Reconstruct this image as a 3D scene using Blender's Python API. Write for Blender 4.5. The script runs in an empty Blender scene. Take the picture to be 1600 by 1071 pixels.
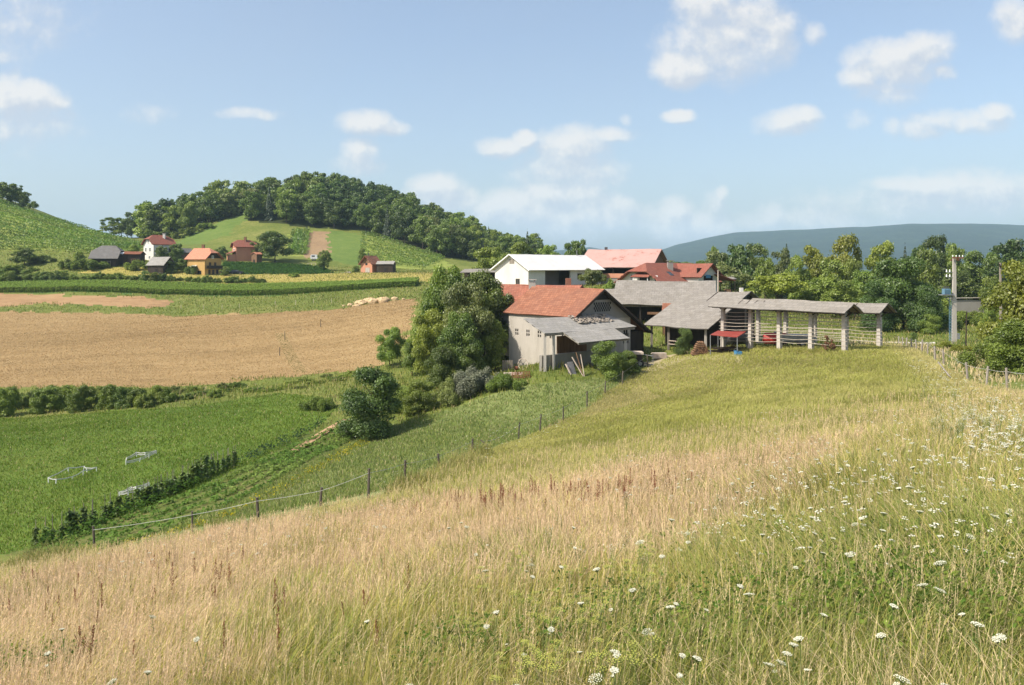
import bpy, math, random
import numpy as np
from mathutils import Vector, Matrix
random.seed(7)
RNG = np.random.default_rng(11)
SC = bpy.context.scene
COL = SC.collection
# The eye is the world origin, Y runs into the view, Z up.  F / U0 / HZ: focal length, centre column and horizon row
# of the photograph (in its own pixels); they turn a bearing and a distance into a place in the world.
F, U0, HZ = 1244.0, 800.0, 415.0
def P(u, v, d): return Vector(((u - U0) * d / F, d, -(v - HZ) * d / F))
def V3(x, y, z): return Vector((x, y, z))

# ------------------------------------------------------------------ object helpers
def tag(o, label=None, cat=None, group=None, kind=None):
    if label: o['label'] = label
    if cat: o['category'] = cat
    if group: o['group'] = group
    if kind: o['kind'] = kind
    return o
def thing(name, label, cat, loc=(0, 0, 0), rz=0.0, group=None):
    o = bpy.data.objects.new(name, None); COL.objects.link(o)
    o.empty_display_size = .3
    o.location = loc; o.rotation_euler = (0, 0, rz)
    return tag(o, label, cat, group)
def link(name, me, mat=None, parent=None):
    if mat and not me.materials: me.materials.append(mat)
    o = bpy.data.objects.new(name, me); COL.objects.link(o)
    if parent: o.parent = parent
    return o
def root_loc(o):
    while o.parent: o = o.parent
    return o.location.copy()

def mesh_np(name, V, quads=None, tris=None, col=None, smooth=False, uv=None):
    """mesh from numpy arrays; col: per-vertex rgba, uv: per-vertex"""
    me = bpy.data.meshes.new(name)
    V = np.ascontiguousarray(V, np.float32)
    me.vertices.add(len(V)); me.vertices.foreach_set('co', V.ravel())
    parts, tot = [], []
    if quads is not None and len(quads): parts.append(np.asarray(quads, np.int32).ravel()); tot.append(np.full(len(quads), 4, np.int32))
    if tris is not None and len(tris): parts.append(np.asarray(tris, np.int32).ravel()); tot.append(np.full(len(tris), 3, np.int32))
    li = np.concatenate(parts); tot = np.concatenate(tot)
    me.loops.add(len(li)); me.loops.foreach_set('vertex_index', li)
    me.polygons.add(len(tot))
    st = np.concatenate([[0], np.cumsum(tot)[:-1]]).astype(np.int32)
    me.polygons.foreach_set('loop_start', st)
    if smooth: me.polygons.foreach_set('use_smooth', np.ones(len(tot), bool))
    if col is not None:
        c = np.ones((len(V), 4), np.float32); c[:, :col.shape[1]] = col
        a = me.attributes.new('Col', 'FLOAT_COLOR', 'POINT'); a.data.foreach_set('color', c.ravel())
    if uv is not None:
        l = me.uv_layers.new(name='UVMap'); l.data.foreach_set('uv', np.asarray(uv, np.float32)[li].ravel())
    me.update(calc_edges=True)
    return me

class MB:
    """collects solids in world space; build() links them as ONE mesh object under its parent"""
    def __init__(s): s.v, s.f, s.uv = [], [], []
    def add(s, vs, fs, uvs=None):
        b = len(s.v)
        s.v += [tuple(p) for p in vs]; s.f += [tuple(b + i for i in f) for f in fs]
        s.uv += [tuple(q) for q in uvs] if uvs else [(p[0] + p[1], p[2]) for p in vs]
        return s
    def box(s, c, ex, ey, ez):
        """centre and three half-axis vectors"""
        c, ex, ey, ez = Vector(c), Vector(ex), Vector(ey), Vector(ez)
        vs = [c + ex * i + ey * j + ez * k for k in (-1, 1) for j in (-1, 1) for i in (-1, 1)]
        uv = [((i * ex.length + j * ey.length), k * ez.length) for k in (-1, 1) for j in (-1, 1) for i in (-1, 1)]
        return s.add(vs, [(0, 2, 3, 1), (4, 5, 7, 6), (0, 1, 5, 4), (2, 6, 7, 3), (0, 4, 6, 2), (1, 3, 7, 5)], uv)
    def bar(s, a, b, w, h=None):
        """square bar from a to b"""
        a, b = Vector(a), Vector(b); h = h or w
        d = b - a; L = d.length; d.normalize()
        up = V3(0, 0, 1) if abs(d.z) < .9 else V3(1, 0, 0)
        x = d.cross(up).normalized(); z = x.cross(d).normalized()
        return s.box((a + b) / 2, d * L / 2, x * w / 2, z * h / 2)
    def tube(s, pts, rad, n=6, cap=True):
        pts = [Vector(p) for p in pts]
        if not hasattr(rad, '__len__'): rad = [rad] * len(pts)
        vs, fs = [], []
        for i, p in enumerate(pts):
            d = (pts[min(i + 1, len(pts) - 1)] - pts[max(i - 1, 0)]).normalized()
            up = V3(0, 0, 1) if abs(d.z) < .9 else V3(1, 0, 0)
            x = d.cross(up).normalized(); y = d.cross(x).normalized()
            for k in range(n):
                a = 2 * math.pi * k / n
                vs.append(p + (x * math.cos(a) + y * math.sin(a)) * rad[i])
        for i in range(len(pts) - 1):
            for k in range(n):
                fs.append((i * n + k, i * n + (k + 1) % n, (i + 1) * n + (k + 1) % n, (i + 1) * n + k))
        if cap: fs += [tuple(range(n)), tuple(range((len(pts) - 1) * n, len(pts) * n))[::-1]]
        return s.add(vs, fs)
    def slab(s, poly, th, ex=None):
        """solid plate: poly is its upper face, th its thickness"""
        poly = [Vector(p) for p in poly]
        n = Vector((0, 0, 0))
        for i in range(len(poly)):
            a, b = poly[i], poly[(i + 1) % len(poly)]
            n += Vector(((a.y - b.y) * (a.z + b.z), (a.z - b.z) * (a.x + b.x), (a.x - b.x) * (a.y + b.y)))
        n.normalize()
        if n.z < -1e-4: poly = poly[::-1]; n = -n
        ex = Vector(ex).normalized() if ex else (poly[1] - poly[0]).normalized()
        ey = n.cross(ex).normalized()
        k = len(poly)
        vs = poly + [p - n * th for p in poly]
        uv = [((p - poly[0]).dot(ex), (p - poly[0]).dot(ey)) for p in poly] * 2
        fs = [tuple(range(k)), tuple(range(k, 2 * k))[::-1]]
        fs += [(i + k, (i + 1) % k + k, (i + 1) % k, i) for i in range(k)]
        return s.add(vs, fs, uv)
    def sheet(s, p00, p10, p11, p01, th, nu=12, nv=6, amp=.04, seed=0):
        """uneven solid roof plate; p00-p10 runs along the eave, p01-p11 along the ridge"""
        p00, p10, p11, p01 = map(Vector, (p00, p10, p11, p01))
        rr = random.Random(seed)
        n = (p10 - p00).cross(p01 - p00).normalized()
        if n.z < 0: n = -n
        lu = ((p10 - p00).length + (p11 - p01).length) / 2; lv = ((p01 - p00).length + (p11 - p10).length) / 2
        ph = [rr.uniform(0, 6) for _ in range(4)]
        vs, uv = [], []
        for k in (0, 1):
            for j in range(nv + 1):
                for i in range(nu + 1):
                    a, b = i / nu, j / nv
                    p = (p00 * (1 - a) + p10 * a) * (1 - b) + (p01 * (1 - a) + p11 * a) * b
                    w = amp * (math.sin(a * 7 + ph[0]) * .6 + math.sin(a * 17 + b * 5 + ph[1]) * .4 - 1.2 * math.sin(math.pi * a) * (0.3 + .7 * b)) + rr.uniform(-.4, .4) * amp * .5
                    vs.append(p + n * (w - k * th)); uv.append((a * lu, b * lv))
        m = (nu + 1) * (nv + 1); fs = []
        I = lambda i, j, k: k * m + j * (nu + 1) + i
        for j in range(nv):
            for i in range(nu):
                fs.append((I(i, j, 0), I(i + 1, j, 0), I(i + 1, j + 1, 0), I(i, j + 1, 0)))
                fs.append((I(i, j, 1), I(i, j + 1, 1), I(i + 1, j + 1, 1), I(i + 1, j, 1)))
        for i in range(nu):
            fs.append((I(i, 0, 1), I(i + 1, 0, 1), I(i + 1, 0, 0), I(i, 0, 0)))
            fs.append((I(i, nv, 0), I(i + 1, nv, 0), I(i + 1, nv, 1), I(i, nv, 1)))
        for j in range(nv):
            fs.append((I(0, j, 0), I(0, j + 1, 0), I(0, j + 1, 1), I(0, j, 1)))
            fs.append((I(nu, j, 1), I(nu, j + 1, 1), I(nu, j + 1, 0), I(nu, j, 0)))
        return s.add(vs, fs, uv)
    def wall(s, p0, p1, z0, z1, th, holes=()):
        """upright wall from p0 to p1; its outer face is on the line, th goes to the left of the line; holes (s0,s1,za,zb)"""
        p0, p1 = Vector((p0[0], p0[1], 0)), Vector((p1[0], p1[1], 0))
        L = (p1 - p0).length; e = (p1 - p0) / L; inn = Vector((-e.y, e.x, 0))
        ss = sorted({0, L, *[min(max(h[i], 0), L) for h in holes for i in (0, 1)]})
        zz = sorted({z0, z1, *[min(max(h[i], z0), z1) for h in holes for i in (2, 3)]})
        for a, b in zip(ss, ss[1:]):
            for c, d in zip(zz, zz[1:]):
                m, q = (a + b) / 2, (c + d) / 2
                if any(h[0] < m < h[1] and h[2] < q < h[3] for h in holes): continue
                s.box(p0 + e * m + inn * th / 2 + V3(0, 0, q), e * (b - a) / 2, inn * th / 2, V3(0, 0, (d - c) / 2))
        return s
    def build(s, name, mat, parent=None, smooth=False):
        o = root_loc(parent) if parent else Vector((0, 0, 0))
        me = bpy.data.meshes.new(name)
        me.from_pydata([(v[0] - o.x, v[1] - o.y, v[2] - o.z) for v in s.v], [], s.f)
        l = me.uv_layers.new(name='UVMap')
        vi = np.empty(len(me.loops), np.int32); me.loops.foreach_get('vertex_index', vi)
        l.data.foreach_set('uv', np.array(s.uv, np.float32)[vi].ravel())
        if smooth: me.polygons.foreach_set('use_smooth', np.ones(len(me.polygons), bool))
        me.materials.append(mat)
        me.update()
        return link(name, me, None, parent)

# ------------------------------------------------------------------ value noise on arrays
def _hash(i, j, s):
    h = (i.astype(np.int64) * 374761393 + j.astype(np.int64) * 668265263 + s * 974634777) & 0x7fffffff
    h = ((h ^ (h >> 13)) * 1274126177) & 0x7fffffff
    return ((h ^ (h >> 16)) & 0xffff) / 65535.0
def vnoise(x, y, sc, seed=0):
    x = np.asarray(x, float) / sc; y = np.asarray(y, float) / sc
    i, j = np.floor(x), np.floor(y); fx, fy = x - i, y - j
    fx = fx * fx * (3 - 2 * fx); fy = fy * fy * (3 - 2 * fy)
    a, b, c, d = _hash(i, j, seed), _hash(i + 1, j, seed), _hash(i, j + 1, seed), _hash(i + 1, j + 1, seed)
    return (a * (1 - fx) + b * fx) * (1 - fy) + (c * (1 - fx) + d * fx) * fy
def fbm(x, y, sc, seed=0, o=3):
    t, w, a = 0, 0, 1.0
    for k in range(o):
        t = t + a * vnoise(x, y, sc / 2 ** k, seed + k); w += a; a *= .55
    return t / w
def inside(X, Y, poly):
    X, Y = np.asarray(X, float), np.asarray(Y, float); r = np.zeros(X.shape, bool)
    n = len(poly)
    for i in range(n):
        x0, y0 = poly[i][:2]; x1, y1 = poly[(i + 1) % n][:2]
        if y0 == y1: continue
        c = ((y0 > Y) != (y1 > Y)) & (X < (x1 - x0) * (Y - y0) / (y1 - y0) + x0)
        r ^= c
    return r
def seg_dist(X, Y, pts):
    """distance of each point to a polyline"""
    best = np.full(np.shape(X), 1e9)
    for (x0, y0), (x1, y1) in zip(pts, pts[1:]):
        dx, dy = x1 - x0, y1 - y0; L = dx * dx + dy * dy + 1e-9
        t = np.clip(((X - x0) * dx + (Y - y0) * dy) / L, 0, 1)
        best = np.minimum(best, np.hypot(X - x0 - t * dx, Y - y0 - t * dy))
    return best

# ------------------------------------------------------------------ the lie of the land (thin plate through surveyed points)
plane = lambda x, y: -1.7 + .162 * x - .222 * y - .75 * math.exp(-(x * x + y * y) / 260)
ctrl = [(x, y, plane(x, y)) for x, y in ((0, 0), (-8, 0), (8, 0), (0, 6), (-7, 10), (6, 10), (0, 18), (-14, 20), (12, 20), (-9, 28), (4, 30), (16, 30), (-30, 0), (30, 0), (0, -20), (-30, -20), (30, -20))]
for u, v, d in (
    (148, 870, 38), (300, 843, 37.5), (404, 820, 37), (500, 800, 37), (575, 784, 37), (632, 760, 41), (735, 720, 52), (840, 675, 64), (915, 635, 72), (970, 600, 80), (1010, 575, 88),
    (1320, 549, 80), (1130, 545, 92), (1100, 640, 55), (1300, 640, 45), (1500, 640, 38), (1575, 615, 43), (1512, 603, 50), (1440, 560, 72), (1405, 543, 88), (1100, 562, 86), (900, 700, 50), (1230, 560, 80),
    (60, 850, 48), (250, 790, 52), (400, 720, 65), (540, 655, 82), (590, 682, 76), (700, 690, 62), (-150, 890, 46),
    (115, 740, 68), (215, 715, 72), (0, 800, 58), (0, 650, 100), (450, 620, 98), (250, 640, 98), (-300, 700, 70), (-300, 640, 110),
    (0, 605, 116), (300, 600, 116), (580, 575, 116), (0, 490, 200), (300, 492, 195), (640, 470, 180), (200, 540, 150), (600, 530, 135), (-300, 490, 200),
    (0, 458, 228), (400, 463, 218), (650, 448, 215), (300, 435, 250), (0, 440, 250), (300, 425, 264), (600, 428, 262), (0, 425, 265), (-300, 430, 260),
    (240, 405, 290), (318, 425, 270), (170, 413, 270), (378, 402, 315), (572, 425, 285), (430, 405, 312), (0, 400, 285), (-300, 395, 290),
    (0, 312, 370), (100, 350, 350), (200, 388, 325), (100, 388, 298), (-300, 270, 380), (180, 378, 400), (60, 330, 420), (180, 385, 470),
    (280, 373, 380), (340, 350, 400), (500, 360, 390), (600, 375, 370), (690, 405, 340), (660, 424, 290),
    (485, 320, 450), (400, 326, 440), (300, 355, 430), (600, 345, 430), (700, 380, 410), (800, 408, 380), (900, 418, 360), (485, 330, 520), (485, 385, 650), (200, 400, 600),
    (850, 580, 82), (930, 575, 84), (1010, 560, 95), (800, 582, 92), (1060, 545, 98), (850, 455, 150), (980, 450, 165), (1100, 458, 140), (760, 575, 105), (700, 590, 100), (760, 500, 130), (900, 540, 100), (990, 520, 110),
    (1400, 537, 100), (1550, 522, 110), (1500, 497, 140), (1300, 505, 130), (1200, 490, 160), (1500, 472, 200), (1620, 585, 56), (1800, 600, 56), (1300, 445, 300), (1600, 443, 350), (1900, 500, 130), (2000, 445, 300), (1100, 440, 330), (1200, 425, 600), (800, 425, 600), (1700, 425, 600)):
    p = P(u, v, d); ctrl.append((p.x, p.y, p.z))
C = np.array(ctrl, float)
def _tps_fit(lam=.6, S=100.0):
    q = C[:, :2] / S; n = len(q)
    r = np.hypot(q[:, None, 0] - q[None, :, 0], q[:, None, 1] - q[None, :, 1])
    K = r * r * np.log(r + 1e-9)
    A = np.zeros((n + 3, n + 3)); A[:n, :n] = K + np.eye(n) * lam * 1e-3
    A[:n, n] = 1; A[:n, n + 1:] = q; A[n, :n] = 1; A[n + 1:, :n] = q.T
    b = np.zeros(n + 3); b[:n] = C[:, 2]
    return np.linalg.solve(A, b)
_W = _tps_fit()
# far mountains: crest height per bearing
MU = np.array([-600, 300, 700, 820, 860, 920, 960, 1000, 1030, 1060, 1100, 1150, 1250, 1350, 1420, 1500, 1600, 1750, 2000, 2600], float)
MV = np.array([408, 404, 400, 396, 390, 383, 391, 388, 390, 379, 370, 361, 357, 353, 347, 349, 351, 356, 352, 372], float)
def height(X, Y):
    X, Y = np.asarray(X, float), np.asarray(Y, float)
    sh = X.shape; x, y = X.ravel(), Y.ravel(); z = np.empty(len(x))
    n = len(C); q = C[:, :2] / 100
    for a in range(0, len(x), 40000):
        xs, ys = np.clip(x[a:a + 40000], -520, 620) / 100, np.clip(y[a:a + 40000], -40, 680) / 100
        r = np.hypot(xs[:, None] - q[None, :, 0], ys[:, None] - q[None, :, 1])
        z[a:a + 40000] = (r * r * np.log(r + 1e-9)) @ _W[:n] + _W[n] + _W[n + 1] * xs + _W[n + 2] * ys
    d = np.hypot(x, y)
    amp = np.clip((d - 2) / 20, 0, 1)
    z += amp * ((vnoise(x, y, 9, 3) - .5) * .30 + (vnoise(x, y, 2.6, 5) - .5) * .10)
    # beyond 600 m the land runs out as a flat valley and rises to the mountains
    k = np.clip((y - 480) / 220, 0, 1); k = k * k * (3 - 2 * k)
    yy = np.maximum(y, 1); u = U0 + F * x / yy
    near = np.where(u < 1030, 5600, 4600) + 250 * np.sin(u / 140)
    crest = (HZ - np.interp(u, MU, MV)) / F * near
    ramp = np.clip((y - (near - 1900)) / 1900, 0, 1); ramp = ramp * ramp * (3 - 2 * ramp)
    back = np.clip(1 - (y - near) / 3500, .3, 1)
    rough = (fbm(x, y, 420, 21, 4) - .5)
    m = np.maximum(crest, 12) * ramp * back + rough * 90 * ramp * (1 - ramp * .75)
    z = z * (1 - k) + (-12 + m) * k
    return z.reshape(sh)
def h(x, y): return float(height(np.array([x]), np.array([y]))[0])
def at(u, d):
    """the ground at bearing u, distance d"""
    x = (u - U0) * d / F
    return Vector((x, d, h(x, d)))
_dd = np.exp(np.linspace(math.log(3.0), math.log(640), 1600))
def G(u, v, dmin=3.0):
    """where the line of sight (u, v) first meets the ground"""
    x = (u - U0) * _dd / F; zz = -(v - HZ) * _dd / F
    g = height(x, _dd) - zz
    ok = np.where((g > 0) & (_dd > dmin))[0]
    if not len(ok):
        i = int(np.argmax(np.where(_dd > dmin, g, -1e9)))
    else: i = int(ok[0])
    d = _dd[i]
    if i > 0 and g[i - 1] < 0 < g[i]: d = _dd[i - 1] + (_dd[i] - _dd[i - 1]) * (-g[i - 1]) / (g[i] - g[i - 1])
    return at(u, d)
def GP(*uv): return [tuple(G(u, v).xy) for u, v in uv]
def AP(*ud): return [((u - U0) * d / F, d) for u, d in ud]
# ------------------------------------------------------------------ materials
def _new(name):
    m = bpy.data.materials.new(name); m.use_nodes = True
    nt = m.node_tree; nt.nodes.clear()
    out = nt.nodes.new('ShaderNodeOutputMaterial')
    return m, nt, out
def N(nt, t, **kw):
    n = nt.nodes.new(t)
    for k, v in kw.items():
        if k in n.inputs: n.inputs[k].default_value = v
        else: setattr(n, k, v)
    return n
def L(nt, a, b): nt.links.new(a, b)
def ramp(nt, fac, stops):
    r = nt.nodes.new('ShaderNodeValToRGB'); cr = r.color_ramp
    while len(cr.elements) > 1: cr.elements.remove(cr.elements[0])
    cr.elements[0].position = stops[0][0]; cr.elements[0].color = (*stops[0][1], 1)
    for p, c in stops[1:]:
        e = cr.elements.new(p); e.color = (*c, 1)
    L(nt, fac, r.inputs[0]); return r.outputs[0]
def mixc(nt, a, b, fac, mode='MIX'):
    m = nt.nodes.new('ShaderNodeMix'); m.data_type = 'RGBA'; m.blend_type = mode
    for s, val in ((m.inputs[0], fac), (m.inputs[6], a), (m.inputs[7], b)):
        if hasattr(val, 'is_linked') or hasattr(val, 'links'): L(nt, val, s)
        else: s.default_value = val if not isinstance(val, tuple) else (*val, 1)[:4]
    return m.outputs[2]
def noise(nt, vec, scale, detail=5, rough=.6):
    n = N(nt, 'ShaderNodeTexNoise', Scale=scale, Detail=detail, Roughness=rough)
    if vec is not None: L(nt, vec, n.inputs['Vector'])
    return n.outputs['Fac']
def principled(nt, out, col, rough=.85, bump=None, bstr=.3, bdist=.05, metal=0, spec=.3):
    b = N(nt, 'ShaderNodeBsdfPrincipled', Roughness=rough, Metallic=metal)
    b.inputs['Specular IOR Level'].default_value = spec
    if isinstance(col, tuple): b.inputs['Base Color'].default_value = (*col, 1)
    else: L(nt, col, b.inputs['Base Color'])
    if bump is not None:
        bp = N(nt, 'ShaderNodeBump', Strength=bstr, Distance=bdist); L(nt, bump, bp.inputs['Height']); L(nt, bp.outputs[0], b.inputs['Normal'])
    L(nt, b.outputs[0], out.inputs['Surface']); return b
def m_noise(name, stops, scale=1.0, rough=.85, bump=.3, bdist=.05, detail=6, stretch=(1, 1, 1), metal=0, fine=0):
    m, nt, out = _new(name)
    g = nt.nodes.new('ShaderNodeNewGeometry')
    mp = N(nt, 'ShaderNodeMapping'); mp.inputs['Scale'].default_value = stretch; L(nt, g.outputs['Position'], mp.inputs['Vector'])
    f = noise(nt, mp.outputs[0], scale, detail, .65)
    if fine:
        f2 = noise(nt, mp.outputs[0], scale * fine, 4, .7)
        f = mixc(nt, f, f2, .45)
    lo, hi = .32, .68
    c = ramp(nt, f, [(lo + (hi - lo) * p, q) for p, q in stops])
    principled(nt, out, c, rough, f, bump, bdist, metal)
    return m
def m_wood(name, c1, c2, scale=3.0, axis=(1, 1, .15)):
    return m_noise(name, [(0, c1), (.5, tuple((a + b) / 2 for a, b in zip(c1, c2))), (1, c2)], scale, .85, .5, .03, 6, axis)
def m_plaster(name, c, dirt, amt=.5, scale=.5):
    m, nt, out = _new(name)
    g = nt.nodes.new('ShaderNodeNewGeometry')
    mp = N(nt, 'ShaderNodeMapping'); mp.inputs['Scale'].default_value = (1, 1, .35); L(nt, g.outputs['Position'], mp.inputs['Vector'])
    f = noise(nt, mp.outputs[0], scale, 7, .7); f2 = noise(nt, g.outputs['Position'], 5, 5, .7)
    k = ramp(nt, f, [(.42, (0, 0, 0)), (.75, (amt, amt, amt))])
    c1 = mixc(nt, c, dirt, k); c2 = mixc(nt, c1, tuple(x * .8 for x in c), mixc(nt, (0, 0, 0, 1), f2, .5))
    principled(nt, out, c2, .9, f2, .25, .03)
    return m
def m_tile(name, c1, c2, cdirt, tw=.28, th=.33, dirt=.5, fade=None):
    """clay tile courses in the roof's own metres"""
    m, nt, out = _new(name)
    uv = nt.nodes.new('ShaderNodeUVMap'); g = nt.nodes.new('ShaderNodeNewGeometry')
    b = N(nt, 'ShaderNodeTexBrick', Scale=1.0, **{'Mortar Size': .028, 'Mortar Smooth': .6, 'Bias': 0.0, 'Brick Width': tw, 'Row Height': th})
    L(nt, uv.outputs[0], b.inputs['Vector'])
    b.inputs['Color1'].default_value = (*c1, 1); b.inputs['Color2'].default_value = (*c2, 1)
    b.inputs['Mortar'].default_value = (*[x * .42 for x in c1], 1)
    f = noise(nt, g.outputs['Position'], .45, 7, .7); f2 = noise(nt, g.outputs['Position'], 3.2, 5, .7)
    k = ramp(nt, f, [(.40, (0, 0, 0)), (.72, (dirt, dirt, dirt))])
    c = mixc(nt, b.outputs['Color'], cdirt, k)
    c = mixc(nt, c, tuple(x * .62 for x in c2), ramp(nt, f2, [(.5, (0, 0, 0)), (.78, (.7, .7, .7))]))
    if fade:
        f3 = noise(nt, g.outputs['Position'], .28, 8, .75)
        c = mixc(nt, c, fade, ramp(nt, f3, [(.46, (.92, .92, .92)), (.57, (.8, .8, .8)), (.62, (.05, .05, .05))]))
    hgt = mixc(nt, b.outputs['Fac'], f2, .3)
    principled(nt, out, c, .85, hgt, -.5, .04)
    return m
def m_sheet(name, c1, c2, moss, tw=.7, th=.55):
    """weathered fibre-cement slates"""
    m, nt, out = _new(name)
    uv = nt.nodes.new('ShaderNodeUVMap'); g = nt.nodes.new('ShaderNodeNewGeometry')
    b = N(nt, 'ShaderNodeTexBrick', Scale=1.0, **{'Mortar Size': .018, 'Mortar Smooth': .5, 'Brick Width': tw, 'Row Height': th})
    L(nt, uv.outputs[0], b.inputs['Vector'])
    b.inputs['Color1'].default_value = (*c1, 1); b.inputs['Color2'].default_value = (*c2, 1)
    b.inputs['Mortar'].default_value = (*[x * .45 for x in c1], 1)
    f = noise(nt, g.outputs['Position'], .9, 8, .72); f2 = noise(nt, g.outputs['Position'], 7, 5, .75)
    c = mixc(nt, b.outputs['Color'], moss, ramp(nt, f, [(.45, (0, 0, 0)), (.70, (.6, .6, .6))]))
    c = mixc(nt, c, tuple(x * .5 for x in c1), ramp(nt, f2, [(.52, (0, 0, 0)), (.75, (.75, .75, .75))]))
    principled(nt, out, c, .9, mixc(nt, b.outputs['Fac'], f2, .4), -.4, .03)
    return m
def m_ground(name, stops, scale=.12, fine=3.0, bump=.6, bdist=.12, stretch=(1, 1, 1), rot=0.0):
    m, nt, out = _new(name)
    g = nt.nodes.new('ShaderNodeNewGeometry')
    mp = N(nt, 'ShaderNodeMapping'); mp.inputs['Scale'].default_value = stretch; mp.inputs['Rotation'].default_value = (0, 0, rot)
    L(nt, g.outputs['Position'], mp.inputs['Vector'])
    a = noise(nt, mp.outputs[0], scale, 6, .6); b = noise(nt, mp.outputs[0], fine, 6, .75); c_ = noise(nt, mp.outputs[0], scale * 6, 5, .65)
    f = mixc(nt, mixc(nt, a, c_, .4), b, .42)
    c = ramp(nt, f, [(.36 + .28 * p, q) for p, q in stops])
    principled(nt, out, c, .95, b, bump, bdist, 0, .1)
    return m
def m_leaf(name, dark, light, trans=.35, olive=None):
    """leaf: 'Col' holds each leaf's own tint, the object's random number the tree's own hue"""
    m, nt, out = _new(name)
    at_ = N(nt, 'ShaderNodeAttribute', attribute_name='Col'); oi = nt.nodes.new('ShaderNodeObjectInfo')
    c = mixc(nt, dark, light, at_.outputs['Fac'])
    hs = nt.nodes.new('ShaderNodeHueSaturation')
    mr = N(nt, 'ShaderNodeMapRange'); mr.inputs[3].default_value = .489; mr.inputs[4].default_value = .512; L(nt, oi.outputs['Random'], mr.inputs[0])
    ma = N(nt, 'ShaderNodeMath', operation='MULTIPLY'); L(nt, oi.outputs['Random'], ma.inputs[0]); ma.inputs[1].default_value = 7.31
    fr = N(nt, 'ShaderNodeMath', operation='FRACT'); L(nt, ma.outputs[0], fr.inputs[0])
    mv = N(nt, 'ShaderNodeMapRange'); mv.inputs[3].default_value = .78; mv.inputs[4].default_value = 1.25; L(nt, fr.outputs[0], mv.inputs[0])
    L(nt, mr.outputs[0], hs.inputs['Hue']); L(nt, mv.outputs[0], hs.inputs['Value']); L(nt, c, hs.inputs['Color'])
    d = N(nt, 'ShaderNodeBsdfDiffuse'); t = N(nt, 'ShaderNodeBsdfTranslucent'); gl = N(nt, 'ShaderNodeBsdfGlossy', Roughness=.5)
    L(nt, hs.outputs[0], d.inputs[0]); L(nt, mixc(nt, hs.outputs[0], (1.0, 1.0, .35), .25, 'MULTIPLY'), t.inputs[0])
    gl.inputs[0].default_value = (1, 1, 1, 1)
    mx = N(nt, 'ShaderNodeMixShader'); mx.inputs[0].default_value = trans; L(nt, d.outputs[0], mx.inputs[1]); L(nt, t.outputs[0], mx.inputs[2])
    m2 = N(nt, 'ShaderNodeMixShader'); m2.inputs[0].default_value = .035; L(nt, mx.outputs[0], m2.inputs[1]); L(nt, gl.outputs[0], m2.inputs[2])
    L(nt, m2.outputs[0], out.inputs['Surface'])
    return m
def m_blade(name, trans=.3):
    m, nt, out = _new(name)
    at_ = N(nt, 'ShaderNodeAttribute', attribute_name='Col')
    d = N(nt, 'ShaderNodeBsdfDiffuse'); t = N(nt, 'ShaderNodeBsdfTranslucent')
    L(nt, at_.outputs['Color'], d.inputs[0]); L(nt, at_.outputs['Color'], t.inputs[0])
    mx = N(nt, 'ShaderNodeMixShader'); mx.inputs[0].default_value = trans; L(nt, d.outputs[0], mx.inputs[1]); L(nt, t.outputs[0], mx.inputs[2])
    L(nt, mx.outputs[0], out.inputs['Surface'])
    return m
def m_plain(name, c, rough=.6, metal=0):
    return m_noise(name, [(0, tuple(x * .82 for x in c)), (1, tuple(min(x * 1.12, .95) for x in c))], 2.5, rough, .1, .02, 5, (1, 1, 1), metal)

M = {}
M['tile_orange'] = m_tile('orange_clay_tiles', (.235, .088, .048), (.35, .155, .09), (.175, .08, .055), .42, .42, .75)
M['tile_pink'] = m_tile('faded_pink_tiles', (.28, .09, .062), (.36, .14, .10), (.30, .15, .12), .42, .42, fade=(.42, .27, .24))
M['tile_red'] = m_tile('red_clay_tiles', (.225, .072, .048), (.29, .10, .068), (.19, .085, .06), .42, .42, .7)
M['tile_old'] = m_tile('old_clay_tiles', (.27, .09, .055), (.37, .145, .09), (.18, .08, .06), .42, .42, .8)
M['tile_salmon'] = m_tile('salmon_tiles', (.50, .20, .12), (.56, .25, .155), (.42, .19, .13), dirt=.4)
M['slate'] = m_sheet('weathered_slates', (.27, .255, .235), (.33, .31, .285), (.22, .205, .165))
M['slate_warm'] = m_sheet('weathered_warm_slates', (.215, .195, .172), (.27, .247, .22), (.165, .145, .115))
M['slate_dark'] = m_sheet('dark_slates', (.13, .125, .12), (.17, .16, .155), (.12, .11, .09))
M['sheet_white'] = m_noise('white_roof_sheet', [(0, (.60, .585, .56)), (1, (.72, .70, .67))], .35, .7, .15, .03)
M['plaster'] = m_plaster('pale_plaster', (.45, .41, .36), (.27, .24, .20), .8, .8)
M['plaster_white'] = m_plaster('white_plaster', (.66, .64, .60), (.44, .42, .375), .7)
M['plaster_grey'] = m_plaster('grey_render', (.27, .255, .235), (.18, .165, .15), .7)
M['plaster_yellow'] = m_plaster('yellow_plaster', (.52, .33, .12), (.40, .25, .10), .5)
M['plaster_pinkish'] = m_plaster('pinkish_plaster', (.52, .25, .16), (.36, .17, .11), .4)
M['concrete'] = m_plaster('concrete', (.47, .43, .385), (.28, .255, .22), .7, 1.2)
M['concrete_shaded'] = m_plaster('shaded_concrete', (.27, .25, .22), (.16, .15, .125), .8, 1.2)  # darker copy of concrete: the low wall's shade is in its colour
M['brick'] = m_tile('red_brick', (.33, .14, .09), (.38, .18, .12), (.30, .17, .13), .26, .08)
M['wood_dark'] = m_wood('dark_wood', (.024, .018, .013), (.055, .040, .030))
M['wood_grey'] = m_wood('grey_wood', (.15, .125, .10), (.28, .245, .205))
M['wood_brown'] = m_wood('brown_wood', (.14, .075, .04), (.24, .14, .08))
M['wood_pale'] = m_wood('pale_boards', (.42, .34, .27), (.60, .50, .42))
M['wood_rail'] = m_wood('rail_poles', (.30, .26, .21), (.46, .41, .34))
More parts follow.
